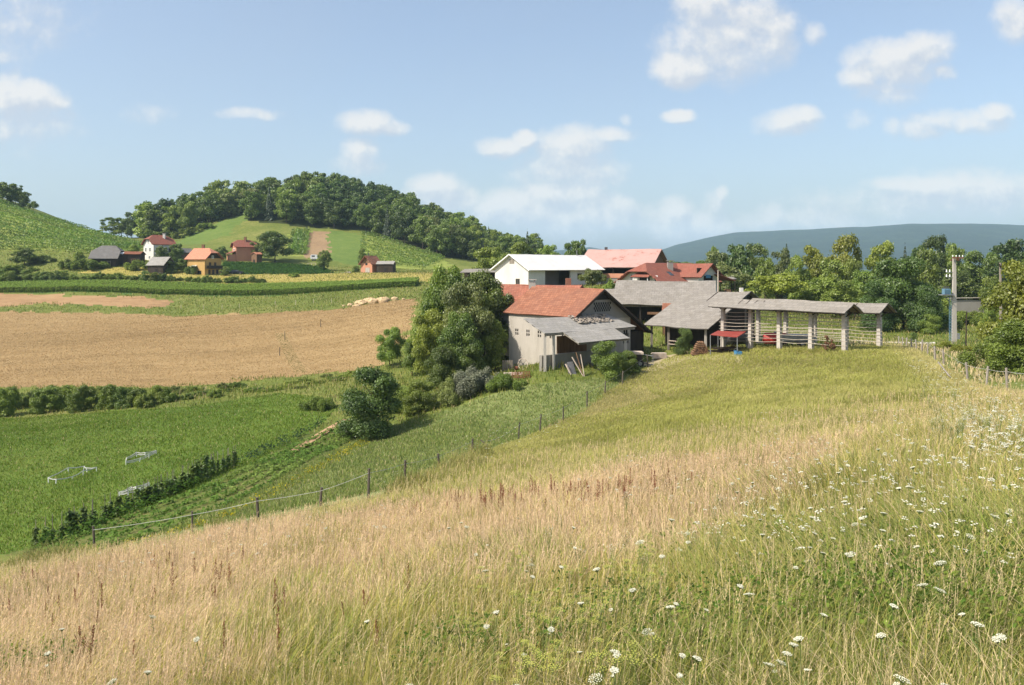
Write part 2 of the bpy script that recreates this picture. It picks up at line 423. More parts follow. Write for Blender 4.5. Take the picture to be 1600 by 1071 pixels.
M['post'] = m_wood('fence_posts', (.06, .05, .042), (.14, .115, .09))
M['post_grey'] = m_wood('grey_fence_posts', (.20, .17, .145), (.36, .32, .28))
M['tape'] = m_plain('white_tape', (.52, .52, .49), .6)
M['white'] = m_plain('white_paint', (.78, .78, .76), .5)
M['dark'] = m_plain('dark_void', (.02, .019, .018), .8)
M['glass'] = m_noise('window_glass', [(0, (.03, .035, .04)), (1, (.06, .07, .08))], 1, .12, .02)
M['red_paint'] = m_plain('red_paint', (.34, .03, .025), .55)
M['red_sheet'] = m_noise('red_sheet', [(0, (.22, .035, .024)), (.6, (.29, .05, .034)), (1, (.26, .07, .05))], 1.5, .6, .2)
M['rust'] = m_noise('rust', [(0, (.12, .04, .02)), (1, (.24, .095, .05))], 8, .9, .4)
M['metal'] = m_noise('grey_metal', [(0, (.20, .21, .22)), (1, (.36, .37, .38))], 2, .45, .15, .02, 5, (1, 1, 1), .5)
M['metal_dark'] = m_noise('dark_metal', [(0, (.05, .052, .056)), (1, (.11, .11, .115))], 3, .5, .2)
M['blue'] = m_plain('blue_paint', (.06, .20, .36), .5)
M['teal'] = m_plain('blue_grey_metal', (.12, .22, .30), .5)
M['black'] = m_plain('black_rubber', (.02, .02, .02), .8)
M['car_white'] = m_plain('white_car_paint', (.7, .7, .7), .3)
M['car_dark'] = m_plain('dark_car_paint', (.03, .035, .045), .25)
M['stone'] = m_noise('loose_stones', [(0, (.20, .17, .14)), (1, (.46, .40, .34))], 4, .95, .4)
M['straw'] = m_noise('straw', [(0, (.36, .25, .13)), (1, (.62, .47, .29))], 5, .95, .7, .05)
M['trunk'] = m_noise('bark', [(0, (.035, .026, .018)), (1, (.09, .07, .05))], 6, .95, .6, .03, 6, (1, 1, .3))
M['leaf_mid'] = m_leaf('leaf_mid', (.090, .145, .020), (.260, .340, .052), .42)
M['leaf_fresh'] = m_leaf('leaf_fresh', (.120, .170, .022), (.310, .365, .055), .42)
M['leaf_deep'] = m_leaf('leaf_deep', (.034, .070, .014), (.105, .165, .032), .35)
M['leaf_dark'] = m_leaf('leaf_dark', (.058, .102, .018), (.170, .240, .042), .40)
M['leaf_bright'] = m_leaf('leaf_bright', (.145, .185, .022), (.32, .35, .048), .45)
M['leaf_olive'] = m_leaf('leaf_olive', (.100, .130, .034), (.24, .275, .075), .42)
M['leaf_conifer'] = m_leaf('leaf_conifer', (.018, .042, .018), (.055, .090, .032), .2)
M['leaf_silver'] = m_leaf('leaf_silver', (.12, .13, .085), (.26, .27, .18))
M['leaf_vine'] = m_leaf('leaf_vine', (0.080, 0.152, 0.017), (0.203, 0.312, 0.043))
M['leaf_bean'] = m_leaf('leaf_bean', (.055, .10, .020), (.15, .22, .045))
M['blade'] = m_blade('grass_blades', .42)
M['umbel'] = m_plain('white_umbel', (.58, .575, .45), .9)
M['umbel_green'] = m_plain('yellow_green_umbel', (.34, .35, .07), .9)
M['stem'] = m_plain('green_stem', (.13, .17, .05), .8)
M['stem_red'] = m_plain('reddish_seed_stalk', (.20, .075, .04), .9)
# ground
M['g_meadow'] = m_ground('meadow_soil', [(0, (.10, .10, .03)), (.5, (.20, .175, .07)), (1, (.30, .235, .11))], .1, 6)
M['g_pasture'] = m_ground('pasture', [(0, (.060, .105, .018)), (.5, (.095, .150, .024)), (1, (.150, .185, .040))], .06, 2.4)
M['g_slope'] = m_ground('mown_slope', [(0, (.10, .135, .04)), (.5, (.16, .19, .065)), (1, (.23, .245, .10))], .08, 3)
M['g_straw'] = m_ground('stubble', [(0, (.20, .135, .060)), (.5, (.29, .20, .095)), (1, (.37, .265, .135))], .035, 1.2, .6, .1, (.25, 1.8, 1))
M['g_bank'] = m_ground('bare_bank', [(0, (.16, .10, .05)), (.5, (.30, .185, .095)), (1, (.36, .25, .13))], .05, 1.2, .5, .1, (.5, 1.5, 1))
M['g_verge'] = m_ground('field_verge', [(0, (.07, .095, .02)), (.5, (.13, .155, .035)), (1, (.22, .20, .07))], .06, 1.2)
M['g_grass'] = m_ground('hillside_grass', [(0, (.075, .105, .022)), (.5, (.13, .155, .035)), (1, (.24, .22, .075))], .03, .8)
M['g_yellow'] = m_ground('yellow_ripe_strip', [(0, (.20, .19, .04)), (.5, (.32, .27, .07)), (1, (.42, .34, .12))], .05, .9)
M['g_veg'] = m_ground('vegetable_soil', [(0, (.06, .085, .02)), (.5, (.10, .125, .03)), (1, (.19, .145, .07))], .2, 2)
M['g_soil'] = m_ground('tilled_soil', [(0, (.17, .115, .065)), (.5, (.26, .175, .10)), (1, (.30, .215, .12))], .06, .9)
M['g_field'] = m_ground('green_hill_field', [(0, (.075, .125, .028)), (.5, (.115, .165, .038)), (1, (.16, .195, .055))], .04, .9)
M['g_crop'] = m_ground('dark_crop', [(0, (.045, .095, .022)), (.5, (.065, .125, .03)), (1, (.10, .15, .04))], .05, 1)
M['g_vine'] = m_ground('vineyard_ground', [(0, (.15, .20, .04)), (.5, (.21, .25, .055)), (1, (.28, .28, .09))], .06, .9)
M['g_forest'] = m_ground('forest_floor', [(0, (.02, .03, .01)), (.5, (.035, .045, .014)), (1, (.06, .06, .025))], .05, .6)
M['g_yard'] = m_ground('farmyard_dirt', [(0, (.22, .19, .10)), (.5, (.36, .30, .18)), (1, (.46, .39, .26))], .15, 2)
M['g_road'] = m_ground('gravel_road', [(0, (.50, .47, .42)), (1, (.66, .62, .56))], .3, 4)
M['g_valley'] = m_ground('wooded_valley', [(0, (.018, .035, .010)), (.5, (.035, .058, .014)), (1, (.07, .085, .025))], .004, .05, 1, 4)
M['g_mount'] = m_ground('wooded_mountain', [(0, (.006, .018, .010)), (.5, (.020, .040, .018)), (1, (.055, .085, .032))], .006, .04, 1.0, 40)
M['leaf_dry'] = m_leaf('leaf_dry', (.12, .05, .02), (.24, .12, .06))
M['g_path'] = m_ground('reddish_soil_path', [(0, (.34, .20, .12)), (1, (.50, .33, .20))], .4, 4)
# ------------------------------------------------------------------ camera, sun, sky
cam = bpy.data.cameras.new('camera'); cam.sensor_width = 36; cam.lens = 36 * F / 1600; cam.clip_start = .1; cam.clip_end = 30000
cam.shift_y = -(535.5 - HZ) / 1600
co = bpy.data.objects.new('camera', cam); COL.objects.link(co); co.location = (0, 0, 0); co.rotation_euler = (math.pi / 2, 0, 0); SC.camera = co
SUN_AZ = Vector((-.90, -.44)).normalized(); SUN_EL = math.radians(47)
sun = bpy.data.lights.new('sun', 'SUN'); sun.energy = 4.7; sun.angle = math.radians(.5); sun.color = (1, .93, .80)
so = bpy.data.objects.new('sun', sun); COL.objects.link(so)
sd = Vector((SUN_AZ.x * math.cos(SUN_EL), SUN_AZ.y * math.cos(SUN_EL), math.sin(SUN_EL)))
so.rotation_euler = sd.to_track_quat('Z', 'Y').to_euler(); so.location = (-40, -30, 60)
W = bpy.data.worlds.new('World'); SC.world = W; W.use_nodes = True
nt = W.node_tree; nt.nodes.clear()
wo = nt.nodes.new('ShaderNodeOutputWorld')
sky = nt.nodes.new('ShaderNodeTexSky'); sky.sky_type = 'NISHITA'; sky.sun_disc = False
sky.sun_elevation = SUN_EL; sky.sun_rotation = math.atan2(SUN_AZ.x, SUN_AZ.y)
sky.air_density = 1.0; sky.dust_density = 3.6; sky.ozone_density = 1.0; sky.altitude = 300
bg = N(nt, 'ShaderNodeBackground', Strength=.15); L(nt, sky.outputs[0], bg.inputs[0])
# clouds of the sky itself, placed by bearing (x/y) and slope (z/y)
tc = nt.nodes.new('ShaderNodeTexCoord'); sx = nt.nodes.new('ShaderNodeSeparateXYZ'); L(nt, tc.outputs['Generated'], sx.inputs[0])
def mth(op, a, b=None, c=None):
    n = N(nt, 'ShaderNodeMath', operation=op)
    for i, v in enumerate((a, b, c)):
        if v is None: continue
        if hasattr(v, 'links'): L(nt, v, n.inputs[i])
        else: n.inputs[i].default_value = v
    return n.outputs[0]
ya = mth('MAXIMUM', sx.outputs[1], .05)
ca, cb = mth('DIVIDE', sx.outputs[0], ya), mth('DIVIDE', sx.outputs[2], ya)
cv = nt.nodes.new('ShaderNodeCombineXYZ'); L(nt, ca, cv.inputs[0]); L(nt, cb, cv.inputs[1])
def wnoise(vec, sc, det, rough, off=(0, 0, 0)):
    mp = N(nt, 'ShaderNodeMapping'); mp.inputs['Location'].default_value = off; L(nt, vec, mp.inputs['Vector'])
    n = N(nt, 'ShaderNodeTexNoise', Scale=sc, Detail=det, Roughness=rough); L(nt, mp.outputs[0], n.inputs['Vector']); return n
def vm(op, a, b):
    n = N(nt, 'ShaderNodeVectorMath', operation=op)
    for i, v in enumerate((a, b)):
        if hasattr(v, 'links'): L(nt, v, n.inputs[i])
        else: n.inputs[i].default_value = v
    return n
BLOBS = [  # centre and half axes (pixels of bearing), weight
    (1135, 70, 100, 66, .95), (1068, 108, 52, 34, 1.25), (1160, 48, 80, 60, .8), (1100, 10, 52, 50, .7), (1268, 54, 18, 18, .55), (1140, 58, 40, 26, 1.1), (1215, 60, 40, 50, .8),
    (1400, 98, 80, 42, 1.2), (1445, 80, 52, 32, 1.25), (1350, 120, 40, 22, 1.1), (1390, 140, 52, 26, .55), (1478, 112, 20, 16, .8),
    (1592, 30, 40, 40, 1.1), (1225, 192, 52, 22, .95), (1255, 180, 36, 18, 1.0), (1500, 192, 75, 20, .85), (1555, 176, 28, 16, .95), (1440, 205, 44, 16, .6), (1060, 181, 28, 12, .95),
    (572, 192, 48, 24, 1.15), (612, 200, 30, 14, .8), (562, 240, 32, 30, .95), (560, 262, 40, 20, .6),
    (785, 232, 46, 20, 1.1), (815, 220, 26, 18, 1.15), (895, 226, 70, 30, .95), (955, 212, 42, 14, .8), (860, 232, 30, 26, .9), (890, 270, 92, 40, .75), (980, 188, 12, 10, .5),
    (686, 292, 42, 26, 1.25), (700, 310, 60, 26, 1.15), (800, 328, 96, 36, 1.25), (872, 304, 72, 28, 1.2), (900, 338, 140, 40, 1.0), (985, 330, 20, 24, .8), (1060, 332, 36, 26, .85), (1128, 302, 14, 14, .9), (1120, 320, 26, 22, .6), (1080, 352, 95, 32, .9), (1205, 335, 24, 20, .7),
    (1460, 290, 120, 18, .9), (1520, 302, 140, 40, .75), (1400, 320, 160, 30, .5), (1280, 345, 150, 22, .5), (1345, 184, 22, 14, .45), (1390, 205, 14, 16, .35),
    (45, 152, 62, 28, 1.15), (85, 158, 30, 16, .95), (5, 90, 16, 14, .45), (10, 150, 34, 40, .8), (8, 208, 26, 22, .6), (40, 190, 80, 50, .45), (20, 40, 90, 60, .28),
    (385, 178, 48, 11, .7), (410, 181, 22, 10, .8), (230, 180, 30, 12, .15)]
def cover(vec, tight):
    acc = None
    for (u, v, ru, rv, w) in BLOBS:
        c = ((u - U0) / F, -(v - HZ) / F, 0)
        d = vm('MULTIPLY', vm('SUBTRACT', vec, c).outputs[0], (F / ru, F / rv, 0))
        q = mth('MULTIPLY', mth('SUBTRACT', 1.0, vm('DOT_PRODUCT', d.outputs[0], d.outputs[0]).outputs['Value']), w)
        acc = q if acc is None else mth('SMOOTH_MAX', acc, q, .35)
    return acc
wn = wnoise(cv.outputs[0], 9, 4, .6, (3.1, 1.7, 0))
wv = vm('MULTIPLY', vm('SUBTRACT', wn.outputs['Color'], (.5, .5, .5)).outputs[0], (.035, .022, 0))
warped = vm('ADD', cv.outputs[0], wv.outputs[0]).outputs[0]
shape = cover(warped, 1)
d3 = wnoise(cv.outputs[0], 70, 6, .55, (2, 4, 0))
d1 = wnoise(cv.outputs[0], 17, 10, .60); d2 = wnoise(cv.outputs[0], 17, 10, .60, (-.010, .012, 0))
dens = mth('ADD', mth('MULTIPLY', mth('SUBTRACT', d3.outputs['Fac'], .5), .75), mth('ADD', shape, mth('MULTIPLY', mth('SUBTRACT', d1.outputs['Fac'], .5), 1.9)))
ml = N(nt, 'ShaderNodeMapRange', interpolation_type='SMOOTHSTEP'); L(nt, dens, ml.inputs[0]); ml.inputs[1].default_value = -.40; ml.inputs[2].default_value = 1.05; ml.inputs[3].default_value = 0; ml.inputs[4].default_value = .88
# side towards the sun is bright, thick and lower parts go grey
lit = mth('ADD', mth('MULTIPLY', mth('SUBTRACT', d1.outputs['Fac'], d2.outputs['Fac']), 3.0), .46)
up = cover(vm('ADD', warped, (-.009, .016, 0)).outputs[0], 1)
lit = mth('ADD', mth('ADD', lit, mth('MULTIPLY', mth('SUBTRACT', d3.outputs['Fac'], .5), .5)), mth('MULTIPLY', mth('SUBTRACT', shape, up), .85))
cr = ramp(nt, lit, [(.15, (.45, .475, .53)), (.55, (.55, .555, .57)), (.95, (.67, .645, .62))])
cg = N(nt, 'ShaderNodeBackground', Strength=1.0); L(nt, cr, cg.inputs[0])
front = mth('GREATER_THAN', sx.outputs[1], .1)
vg = N(nt, 'ShaderNodeBackground', Strength=1.0); vg.inputs[0].default_value = (.355, .395, .455, 1)   # thin high veil over the whole sky
vn = wnoise(cv.outputs[0], 3.2, 5, .6, (5, 2, 0)); vmix = nt.nodes.new('ShaderNodeMixShader')
L(nt, mth('MULTIPLY_ADD', vn.outputs['Fac'], .30, .10), vmix.inputs[0]); L(nt, bg.outputs[0], vmix.inputs[1]); L(nt, vg.outputs[0], vmix.inputs[2])
mix = nt.nodes.new('ShaderNodeMixShader'); L(nt, mth('MULTIPLY', ml.outputs[0], front), mix.inputs[0]); L(nt, vmix.outputs[0], mix.inputs[1]); L(nt, cg.outputs[0], mix.inputs[2])
L(nt, mix.outputs[0], wo.inputs['Surface'])
SC.view_settings.view_transform = 'Standard'; SC.view_settings.look = 'None'; SC.view_settings.gamma = 1; SC.view_settings.exposure = 0.50
SC.view_settings.use_curve_mapping = False
cy = SC.cycles; cy.max_bounces = 5; cy.diffuse_bounces = 3; cy.glossy_bounces = 2; cy.transmission_bounces = 3; cy.transparent_max_bounces = 4; cy.volume_bounces = 2
cy.use_denoising = True; cy.denoiser = 'OPENIMAGEDENOISE'; cy.denoising_input_passes = 'RGB_ALBEDO_NORMAL'; cy.denoising_prefilter = 'ACCURATE'; cy.caustics_reflective = False; cy.caustics_refractive = False; cy.use_adaptive_sampling = True; cy.adaptive_threshold = .02; cy.sample_clamp_indirect = 4

# ------------------------------------------------------------------ land use
FENCE = [(-200, 40), (0, 39), (148, 38), (300, 37.5), (404, 37), (500, 37), (575, 37), (632, 41), (735, 52), (765, 55), (840, 64), (915, 72), (970, 80), (1010, 88)]
RFENCE = [(1404, 93), (1418, 88), (1428, 83), (1440, 78), (1456, 72), (1474, 64), (1512, 53), (1540, 48), (1574, 43), (1625, 38), (1700, 33)]
fence_xy, rfence_xy = AP(*FENCE), AP(*RFENCE)
poly_meadow = [(-60, -14), (-60, 40)] + fence_xy + AP((1050, 93), (1110, 96), (1330, 84), (1395, 94)) + rfence_xy + [(60, 20), (60, -14)]
poly_dry = GP((-100, 985), (0, 945), (150, 900), (330, 845), (470, 838), (560, 812), (700, 785), (850, 768), (1000, 738), (1180, 718), (1285, 714), (1300, 748), (1255, 795), (1180, 855), (1070, 905), (940, 925), (760, 935), (620, 985), (480, 1020), (340, 1068)) + [(-4, 2), (-14, 2)]
poly_pasture = GP((0, 655), (150, 645), (300, 636), (440, 614), (500, 622), (530, 640), (470, 685), (380, 730), (300, 770), (200, 805), (100, 838), (10, 866)) + AP((-250, 47), (-250, 105))
poly_veg = GP((10, 866), (100, 838), (200, 805), (300, 770), (380, 730), (470, 685), (545, 652), (575, 668), (520, 706), (420, 760), (330, 800), (200, 850), (130, 872))
poly_straw = AP((-300, 113)) + GP((0, 606), (150, 605), (300, 602), (450, 590), (590, 572), (628, 540), (645, 500), (652, 466), (600, 472), (540, 482), (400, 490), (200, 490), (0, 487)) + AP((-300, 203))
poly_bank = AP((-300, 230)) + GP((0, 459), (120, 461), (220, 464), (268, 470), (262, 481), (150, 479), (60, 474), (0, 480)) + AP((-300, 208))
poly_corn = AP((-300, 228), (0, 228), (200, 226), (400, 219), (560, 216), (648, 215), (655, 225), (560, 227), (400, 231), (200, 236), (0, 238), (-300, 238))
poly_yellow = AP((120, 256), (300, 245), (400, 233), (560, 230), (690, 228), (690, 275), (600, 280), (500, 272), (410, 272), (345, 263), (300, 262), (200, 266))
poly_crop = AP((345, 266), (470, 271), (520, 275), (505, 298), (440, 300), (395, 300), (350, 296))
poly_soil = AP((474, 318), (514, 322), (512, 386), (482, 386))
poly_field = AP((514, 318), (560, 300), (575, 330), (562, 388), (512, 388))
poly_rvine = AP((566, 384), (600, 372), (640, 360), (690, 340), (705, 322), (690, 296), (620, 300), (585, 310), (575, 335))
poly_svine = AP((446, 322), (476, 322), (484, 386), (456, 386))
poly_lvine = AP((-420, 290), (-20, 296), (100, 292), (215, 290), (225, 330), (180, 345), (60, 366), (-40, 372), (-420, 384))
poly_strip = AP((268, 350), (300, 352), (352, 375), (395, 415), (380, 425), (340, 402), (290, 385))
poly_wood = AP((385, 400), (480, 394), (560, 394), (600, 378), (640, 362), (690, 347), (740, 342), (800, 346), (850, 362), (900, 380), (850, 440), (750, 470), (650, 500), (560, 540), (485, 560), (395, 540), (300, 520), (225, 480), (225, 400), (285, 392), (345, 414))
poly_yard = GP((1000, 572), (1030, 556), (1070, 548), (1130, 552), (1165, 556), (1150, 566), (1080, 560), (1040, 574), (1012, 584))
poly_road = AP((1310, 101), (1400, 99.5), (1460, 98.5), (1462, 101), (1400, 102), (1310, 103.5))
LAND = [  # name, material, polygon; later ones win
    ('meadow', 'g_meadow', poly_meadow), ('pasture', 'g_pasture', poly_pasture), ('stubble_field', 'g_straw', poly_straw), ('bare_bank', 'g_bank', poly_bank),
    ('corn_ground', 'g_crop', poly_corn), ('ripe_strip', 'g_yellow', poly_yellow), ('crop_field', 'g_crop', poly_crop), ('tilled_plot', 'g_soil', poly_soil),
    ('hill_field', 'g_field', poly_field), ('vineyard_ground', 'g_vine', poly_rvine), ('vineyard_ground', 'g_vine', poly_svine), ('vineyard_ground', 'g_vine', poly_lvine),
    ('forest_floor', 'g_forest', poly_wood), ('hill_field', 'g_field', poly_strip), ('vegetable_ground', 'g_veg', poly_veg), ('farmyard', 'g_yard', poly_yard), ('gravel_road', 'g_road', poly_road)]
poly_slope = fence_xy + GP((960, 590), (860, 600), (760, 622), (690, 645), (640, 660), (575, 668), (520, 706), (420, 760), (330, 800), (200, 850), (130, 872)) + AP((-200, 46))
def terrain():
    rows = np.exp(np.linspace(0, math.log(660), 800)) - 15.0
    cols = np.linspace(-.9, .9, 820)
    Yg, S_ = np.meshgrid(rows, cols, indexing='ij'); Xg = S_ * (Yg + 15)
    Zg = height(Xg, Yg); nr, nc = Xg.shape
    V = np.stack([Xg, Yg, Zg], -1).reshape(-1, 3)
    i, j = np.meshgrid(np.arange(nr - 1), np.arange(nc - 1), indexing='ij')
    a = (i * nc + j).ravel(); Q = np.stack([a, a + 1, a + nc + 1, a + nc], 1)
    c = V[Q].mean(1); X, Y = c[:, 0], c[:, 1]
    amp = np.clip(Y / 60, .3, 3)
    jx = (fbm(X, Y, 3.5, 41, 3) - .5) * 2.2 * amp; jy = (fbm(X, Y, 3.5, 47, 3) - .5) * 2.2 * amp
    lab = np.zeros(len(Q), int)            # 0 hillside grass
    names = ['hillside', 'mown_slope', 'field_verge']; mats = ['g_grass', 'g_slope', 'g_verge']
    lab[(Y < 205) & (Y > -20)] = 2
    lab[inside(X + jx * .5, Y + jy * .5, poly_slope)] = 1
    for nme, mt, poly in LAND:
        if nme in names: k = names.index(nme)
        else: names.append(nme); mats.append(mt); k = len(names) - 1
        f = .25 if nme in ('gravel_road',) else 1.0
        lab[inside(X + jx * f, Y + jy * f, poly)] = k
    for k, nme in enumerate(names):
        q = Q[lab == k]
        if not len(q): continue
        ids, inv = np.unique(q, return_inverse=True)
        me = mesh_np(nme, V[ids], quads=inv.reshape(-1, 4), smooth=True)
        tag(link(nme, me, M[mats[k]]), kind='structure')
    # valley floor and mountains
    rows = np.concatenate([np.linspace(640, 1500, 14), np.linspace(1560, 8200, 150)]); cols = np.linspace(-1.25, 1.25, 420)
    Yg, S_ = np.meshgrid(rows, cols, indexing='ij'); Xg = S_ * Yg; Zg = height(Xg, Yg)
    nr, nc = Xg.shape; V = np.stack([Xg, Yg, Zg], -1).reshape(-1, 3)
    i, j = np.meshgrid(np.arange(nr - 1), np.arange(nc - 1), indexing='ij'); a = (i * nc + j).ravel(); Q = np.stack([a, a + 1, a + nc + 1, a + nc], 1)
    far = V[Q].mean(1)[:, 1] > 2300
    for nme, mt, sel in (('valley_floor', 'g_valley', ~far), ('mountains', 'g_mount', far)):
        q = Q[sel]; ids, inv = np.unique(q, return_inverse=True)
        tag(link(nme, mesh_np(nme, V[ids], quads=inv.reshape(-1, 4), smooth=True), M[mt]), kind='structure')
terrain()
# the air: one closed box of thin haze
hz = MB(); hz.box((0, 3950, 165), (11500, 0, 0), (0, 4600, 0), (0, 0, 235))
m, hnt, out = _new('haze_air')
pv = N(hnt, 'ShaderNodeVolumePrincipled', Density=1.05e-4, Anisotropy=0.0); pv.inputs['Color'].default_value = (.57, .80, 1.0, 1)
L(hnt, pv.outputs[0], out.inputs['Volume'])
tag(hz.build('haze', m), kind='stuff')
# ------------------------------------------------------------------ trees and bushes: a few crowns of real leaves, shared by many trees
def leaf_cloud(seed, blobs, n, size, up=.25, fluff=.25):
    """n leaf sprays spread through the given blobs (centre, radii); returns verts, quads, tint"""
    g = np.random.default_rng(seed)
    blobs = np.array(blobs, float); w = (blobs[:, 3] * blobs[:, 4] * blobs[:, 5]) ** .72; w /= w.sum()
    k = g.choice(len(blobs), n, p=w); B = blobs[k]
    d = g.normal(size=(n, 3)); d /= np.linalg.norm(d, axis=1)[:, None]
    d[:, 2] = np.where((d[:, 2] < -.35) & (g.random(n) < .6), -d[:, 2], d[:, 2])
    r = np.clip(g.random(n) ** .42 + g.normal(0, .10 * fluff * 4, n), .05, 1.35)
    p = B[:, :3] + d * B[:, 3:6] * r[:, None]
    nrm = d * .75 + g.normal(0, .55, (n, 3)); nrm[:, 2] += up; nrm /= np.linalg.norm(nrm, axis=1)[:, None]
    t = np.cross(nrm, g.normal(size=(n, 3))); t /= np.linalg.norm(t, axis=1)[:, None] + 1e-9
    b = np.cross(nrm, t)
    s = size * g.uniform(.6, 1.35, n)[:, None]
    el = g.uniform(.5, .8, n)[:, None]
    V = np.stack([p - t * s * .5, p + b * s * el * .5 + nrm * s * .08, p + t * s * .5, p - b * s * el * .5 + nrm * s * .08], 1).reshape(-1, 3)
    Q = np.arange(4 * n).reshape(-1, 4)
    tb = g.uniform(0, .55, len(blobs))
    tint = np.clip(tb[k] + g.uniform(0, .5, n) + .12 * (r > .8), 0, 1)
    return V, Q, np.repeat(tint, 4)
def crown_blobs(seed, kind):
    r = random.Random(seed); out = []
    if kind == 'round':
        for i in range(34):
            z = r.uniform(.18, .93); rad = .5 * math.sin(math.pi * min(1, max(.06, (z - .08) / .94)) ** .85) ** .6
            a = r.uniform(0, 2 * math.pi); q = rad * r.uniform(.35, .86)
            s = r.uniform(.085, .17)
            out.append((q * math.cos(a), q * math.sin(a), z, s, s, s * .75))
        out.append((0, 0, .5, .26, .26, .28))
    elif kind == 'tall':
        for i in range(34):
            z = r.uniform(.14, .95); rad = .5 * (1 - abs(z - .45) * 1.05) ** .6
            a = r.uniform(0, 2 * math.pi); q = rad * r.uniform(.3, .85); s = r.uniform(.09, .17)
            out.append((q * math.cos(a), q * math.sin(a), z, s, s, s * .62))
        out.append((0, 0, .5, .2, .2, .33))
    elif kind == 'spread':
        for i in range(40):
            a = r.uniform(0, 2 * math.pi); q = .5 * math.sqrt(r.random()) * .9
            z = .34 + .52 * math.sqrt(max(0, 1 - (q / .5) ** 2)) * r.uniform(.25, 1); s = r.uniform(.08, .15)
            out.append((q * math.cos(a), q * math.sin(a), z, s, s, s * .7))
        out.append((0, 0, .55, .24, .24, .22))
    elif kind == 'bush':
        for i in range(30):
            a = r.uniform(0, 2 * math.pi); z = r.uniform(.06, .9); q = .5 * math.sqrt(max(.02, 1 - z * z * .95)) * r.uniform(.3, .88); s = r.uniform(.10, .2)
            out.append((q * math.cos(a), q * math.sin(a), z, s, s, s * .8))
        out.append((0, 0, .35, .3, .3, .33))
    elif kind == 'low':
        for i in range(26):
            a = r.uniform(0, 2 * math.pi); q = .5 * math.sqrt(r.random()) * .86; z = r.uniform(.18, .62) * (1 - q * .9); s = r.uniform(.07, .13)
            out.append((q * math.cos(a), q * math.sin(a), z, s, s, r.uniform(.25, .40) * (1 - q * .7)))
    elif kind == 'loose':
        for i in range(26):
            a = r.uniform(0, 2 * math.pi); z = r.uniform(.25, .95); q = .5 * math.sin(math.pi * min(1, z * .95)) ** .5 * r.uniform(.15, .92); s = r.uniform(.06, .13)
            out.append((q * math.cos(a), q * math.sin(a), z, s, s, s * .7))
    return out
def conifer_cloud(seed, n, size):
    g = np.random.default_rng(seed)
    z = 1 - np.sqrt(g.random(n)) * .92
    lay = np.round(z * 16) / 16 + g.normal(0, .012, n)
    rad = .5 * (1 - lay) * (.75 + .35 * np.sin(lay * 100 % 6.28) ** 2) + .015
    a = g.uniform(0, 2 * np.pi, n); q = rad * np.sqrt(g.uniform(.1, 1, n))
    p = np.stack([q * np.cos(a), q * np.sin(a), lay - q * .35 + .03], 1)
    nrm = np.stack([np.cos(a) * .5, np.sin(a) * .5, np.ones(n)], 1) + g.normal(0, .4, (n, 3)); nrm /= np.linalg.norm(nrm, axis=1)[:, None]
    t = np.stack([np.cos(a), np.sin(a), -np.full(n, .5)], 1); t /= np.linalg.norm(t, axis=1)[:, None]; b = np.cross(nrm, t)
    s = size * g.uniform(.6, 1.3, n)[:, None]
    V = np.stack([p - t * s * .5, p + b * s * .3, p + t * s * .5, p - b * s * .3], 1).reshape(-1, 3)
    return V, np.arange(4 * n).reshape(-1, 4), np.repeat(g.random(n), 4)
CROWNS, TRUNKS = {}, {}
def crown(kind, var, lod, mat):
    """unit crown (1 high, 1 wide) in a given leaf material"""
    key = (kind, var, lod, mat)
    if key not in CROWNS:
        n, s = {'near': (30000, .028), 'mid': (11000, .043), 'far': (4200, .062)}[lod]
        if kind == 'conifer': V, Q, T = conifer_cloud(var + 5, n // 2, s * 1.3)
        else: V, Q, T = leaf_cloud(var * 17 + 3, crown_blobs(var * 31 + hash_(kind), kind), int(n * (.55 if kind == 'loose' else 1)), s, .25)
        me = mesh_np('crown', V, quads=Q, col=np.repeat(T[:, None], 3, 1)); me.materials.append(M[mat])
        CROWNS[key] = me
    return CROWNS[key]
def hash_(s): return sum(ord(c) * (i + 3) for i, c in enumerate(s))
def trunk_mesh(var):
    if var not in TRUNKS:
        r = random.Random(var + 90); mb = MB()
        bend = [V3(r.uniform(-.02, .02), r.uniform(-.02, .02), 0) for _ in range(6)]
        pts = [V3(0, 0, -.06)] + [V3(0, 0, .12 * i) + bend[i] for i in range(1, 6)] + [V3(0, 0, .78)]
        mb.tube(pts, [.034, .026, .023, .020, .016, .011, .004], 7)
        for k in range(7):
            z = r.uniform(.22, .62); a = r.uniform(0, 6.28); q = r.uniform(.16, .34)
            b = V3(math.cos(a) * q, math.sin(a) * q, z + r.uniform(.1, .24))
            mb.tube([V3(0, 0, z - .03), V3(math.cos(a) * q * .5, math.sin(a) * q * .5, z + .07), b], [.012, .009, .003], 5)
        me = bpy.data.meshes.new('trunk'); me.from_pydata(mb.v, [], mb.f); me.materials.append(M['trunk']); me.update()
        TRUNKS[var] = me
    return TRUNKS[var]
TREE_N = [0]
def tree(name, label, cat, pos, hgt, wid, kind='round', mat='leaf_mid', lod='mid', group=None, parts=True, trunk=True, var=None):
    TREE_N[0] += 1; r = random.Random(TREE_N[0] * 13 + 1)
    var = r.randrange(3) if var is None else var
    is_bush = kind == 'bush'
    if is_bush and hgt < .72 * wid: kind = 'low'
    t = thing(name, label, cat, (pos[0], pos[1], pos[2] - .12), r.uniform(0, 6.28), group)
    c = link('crown' if not is_bush else 'foliage', crown(kind, var, lod, mat), None, t)
    c.scale = (wid * r.uniform(.93, 1.07), wid * r.uniform(.93, 1.07), hgt)
    if trunk:
        k = link('trunk' if not is_bush else 'stem', trunk_mesh(var), None, t)
        s = max(.55 * wid, .45 * hgt); k.scale = (s, s, hgt * .95)
    return t
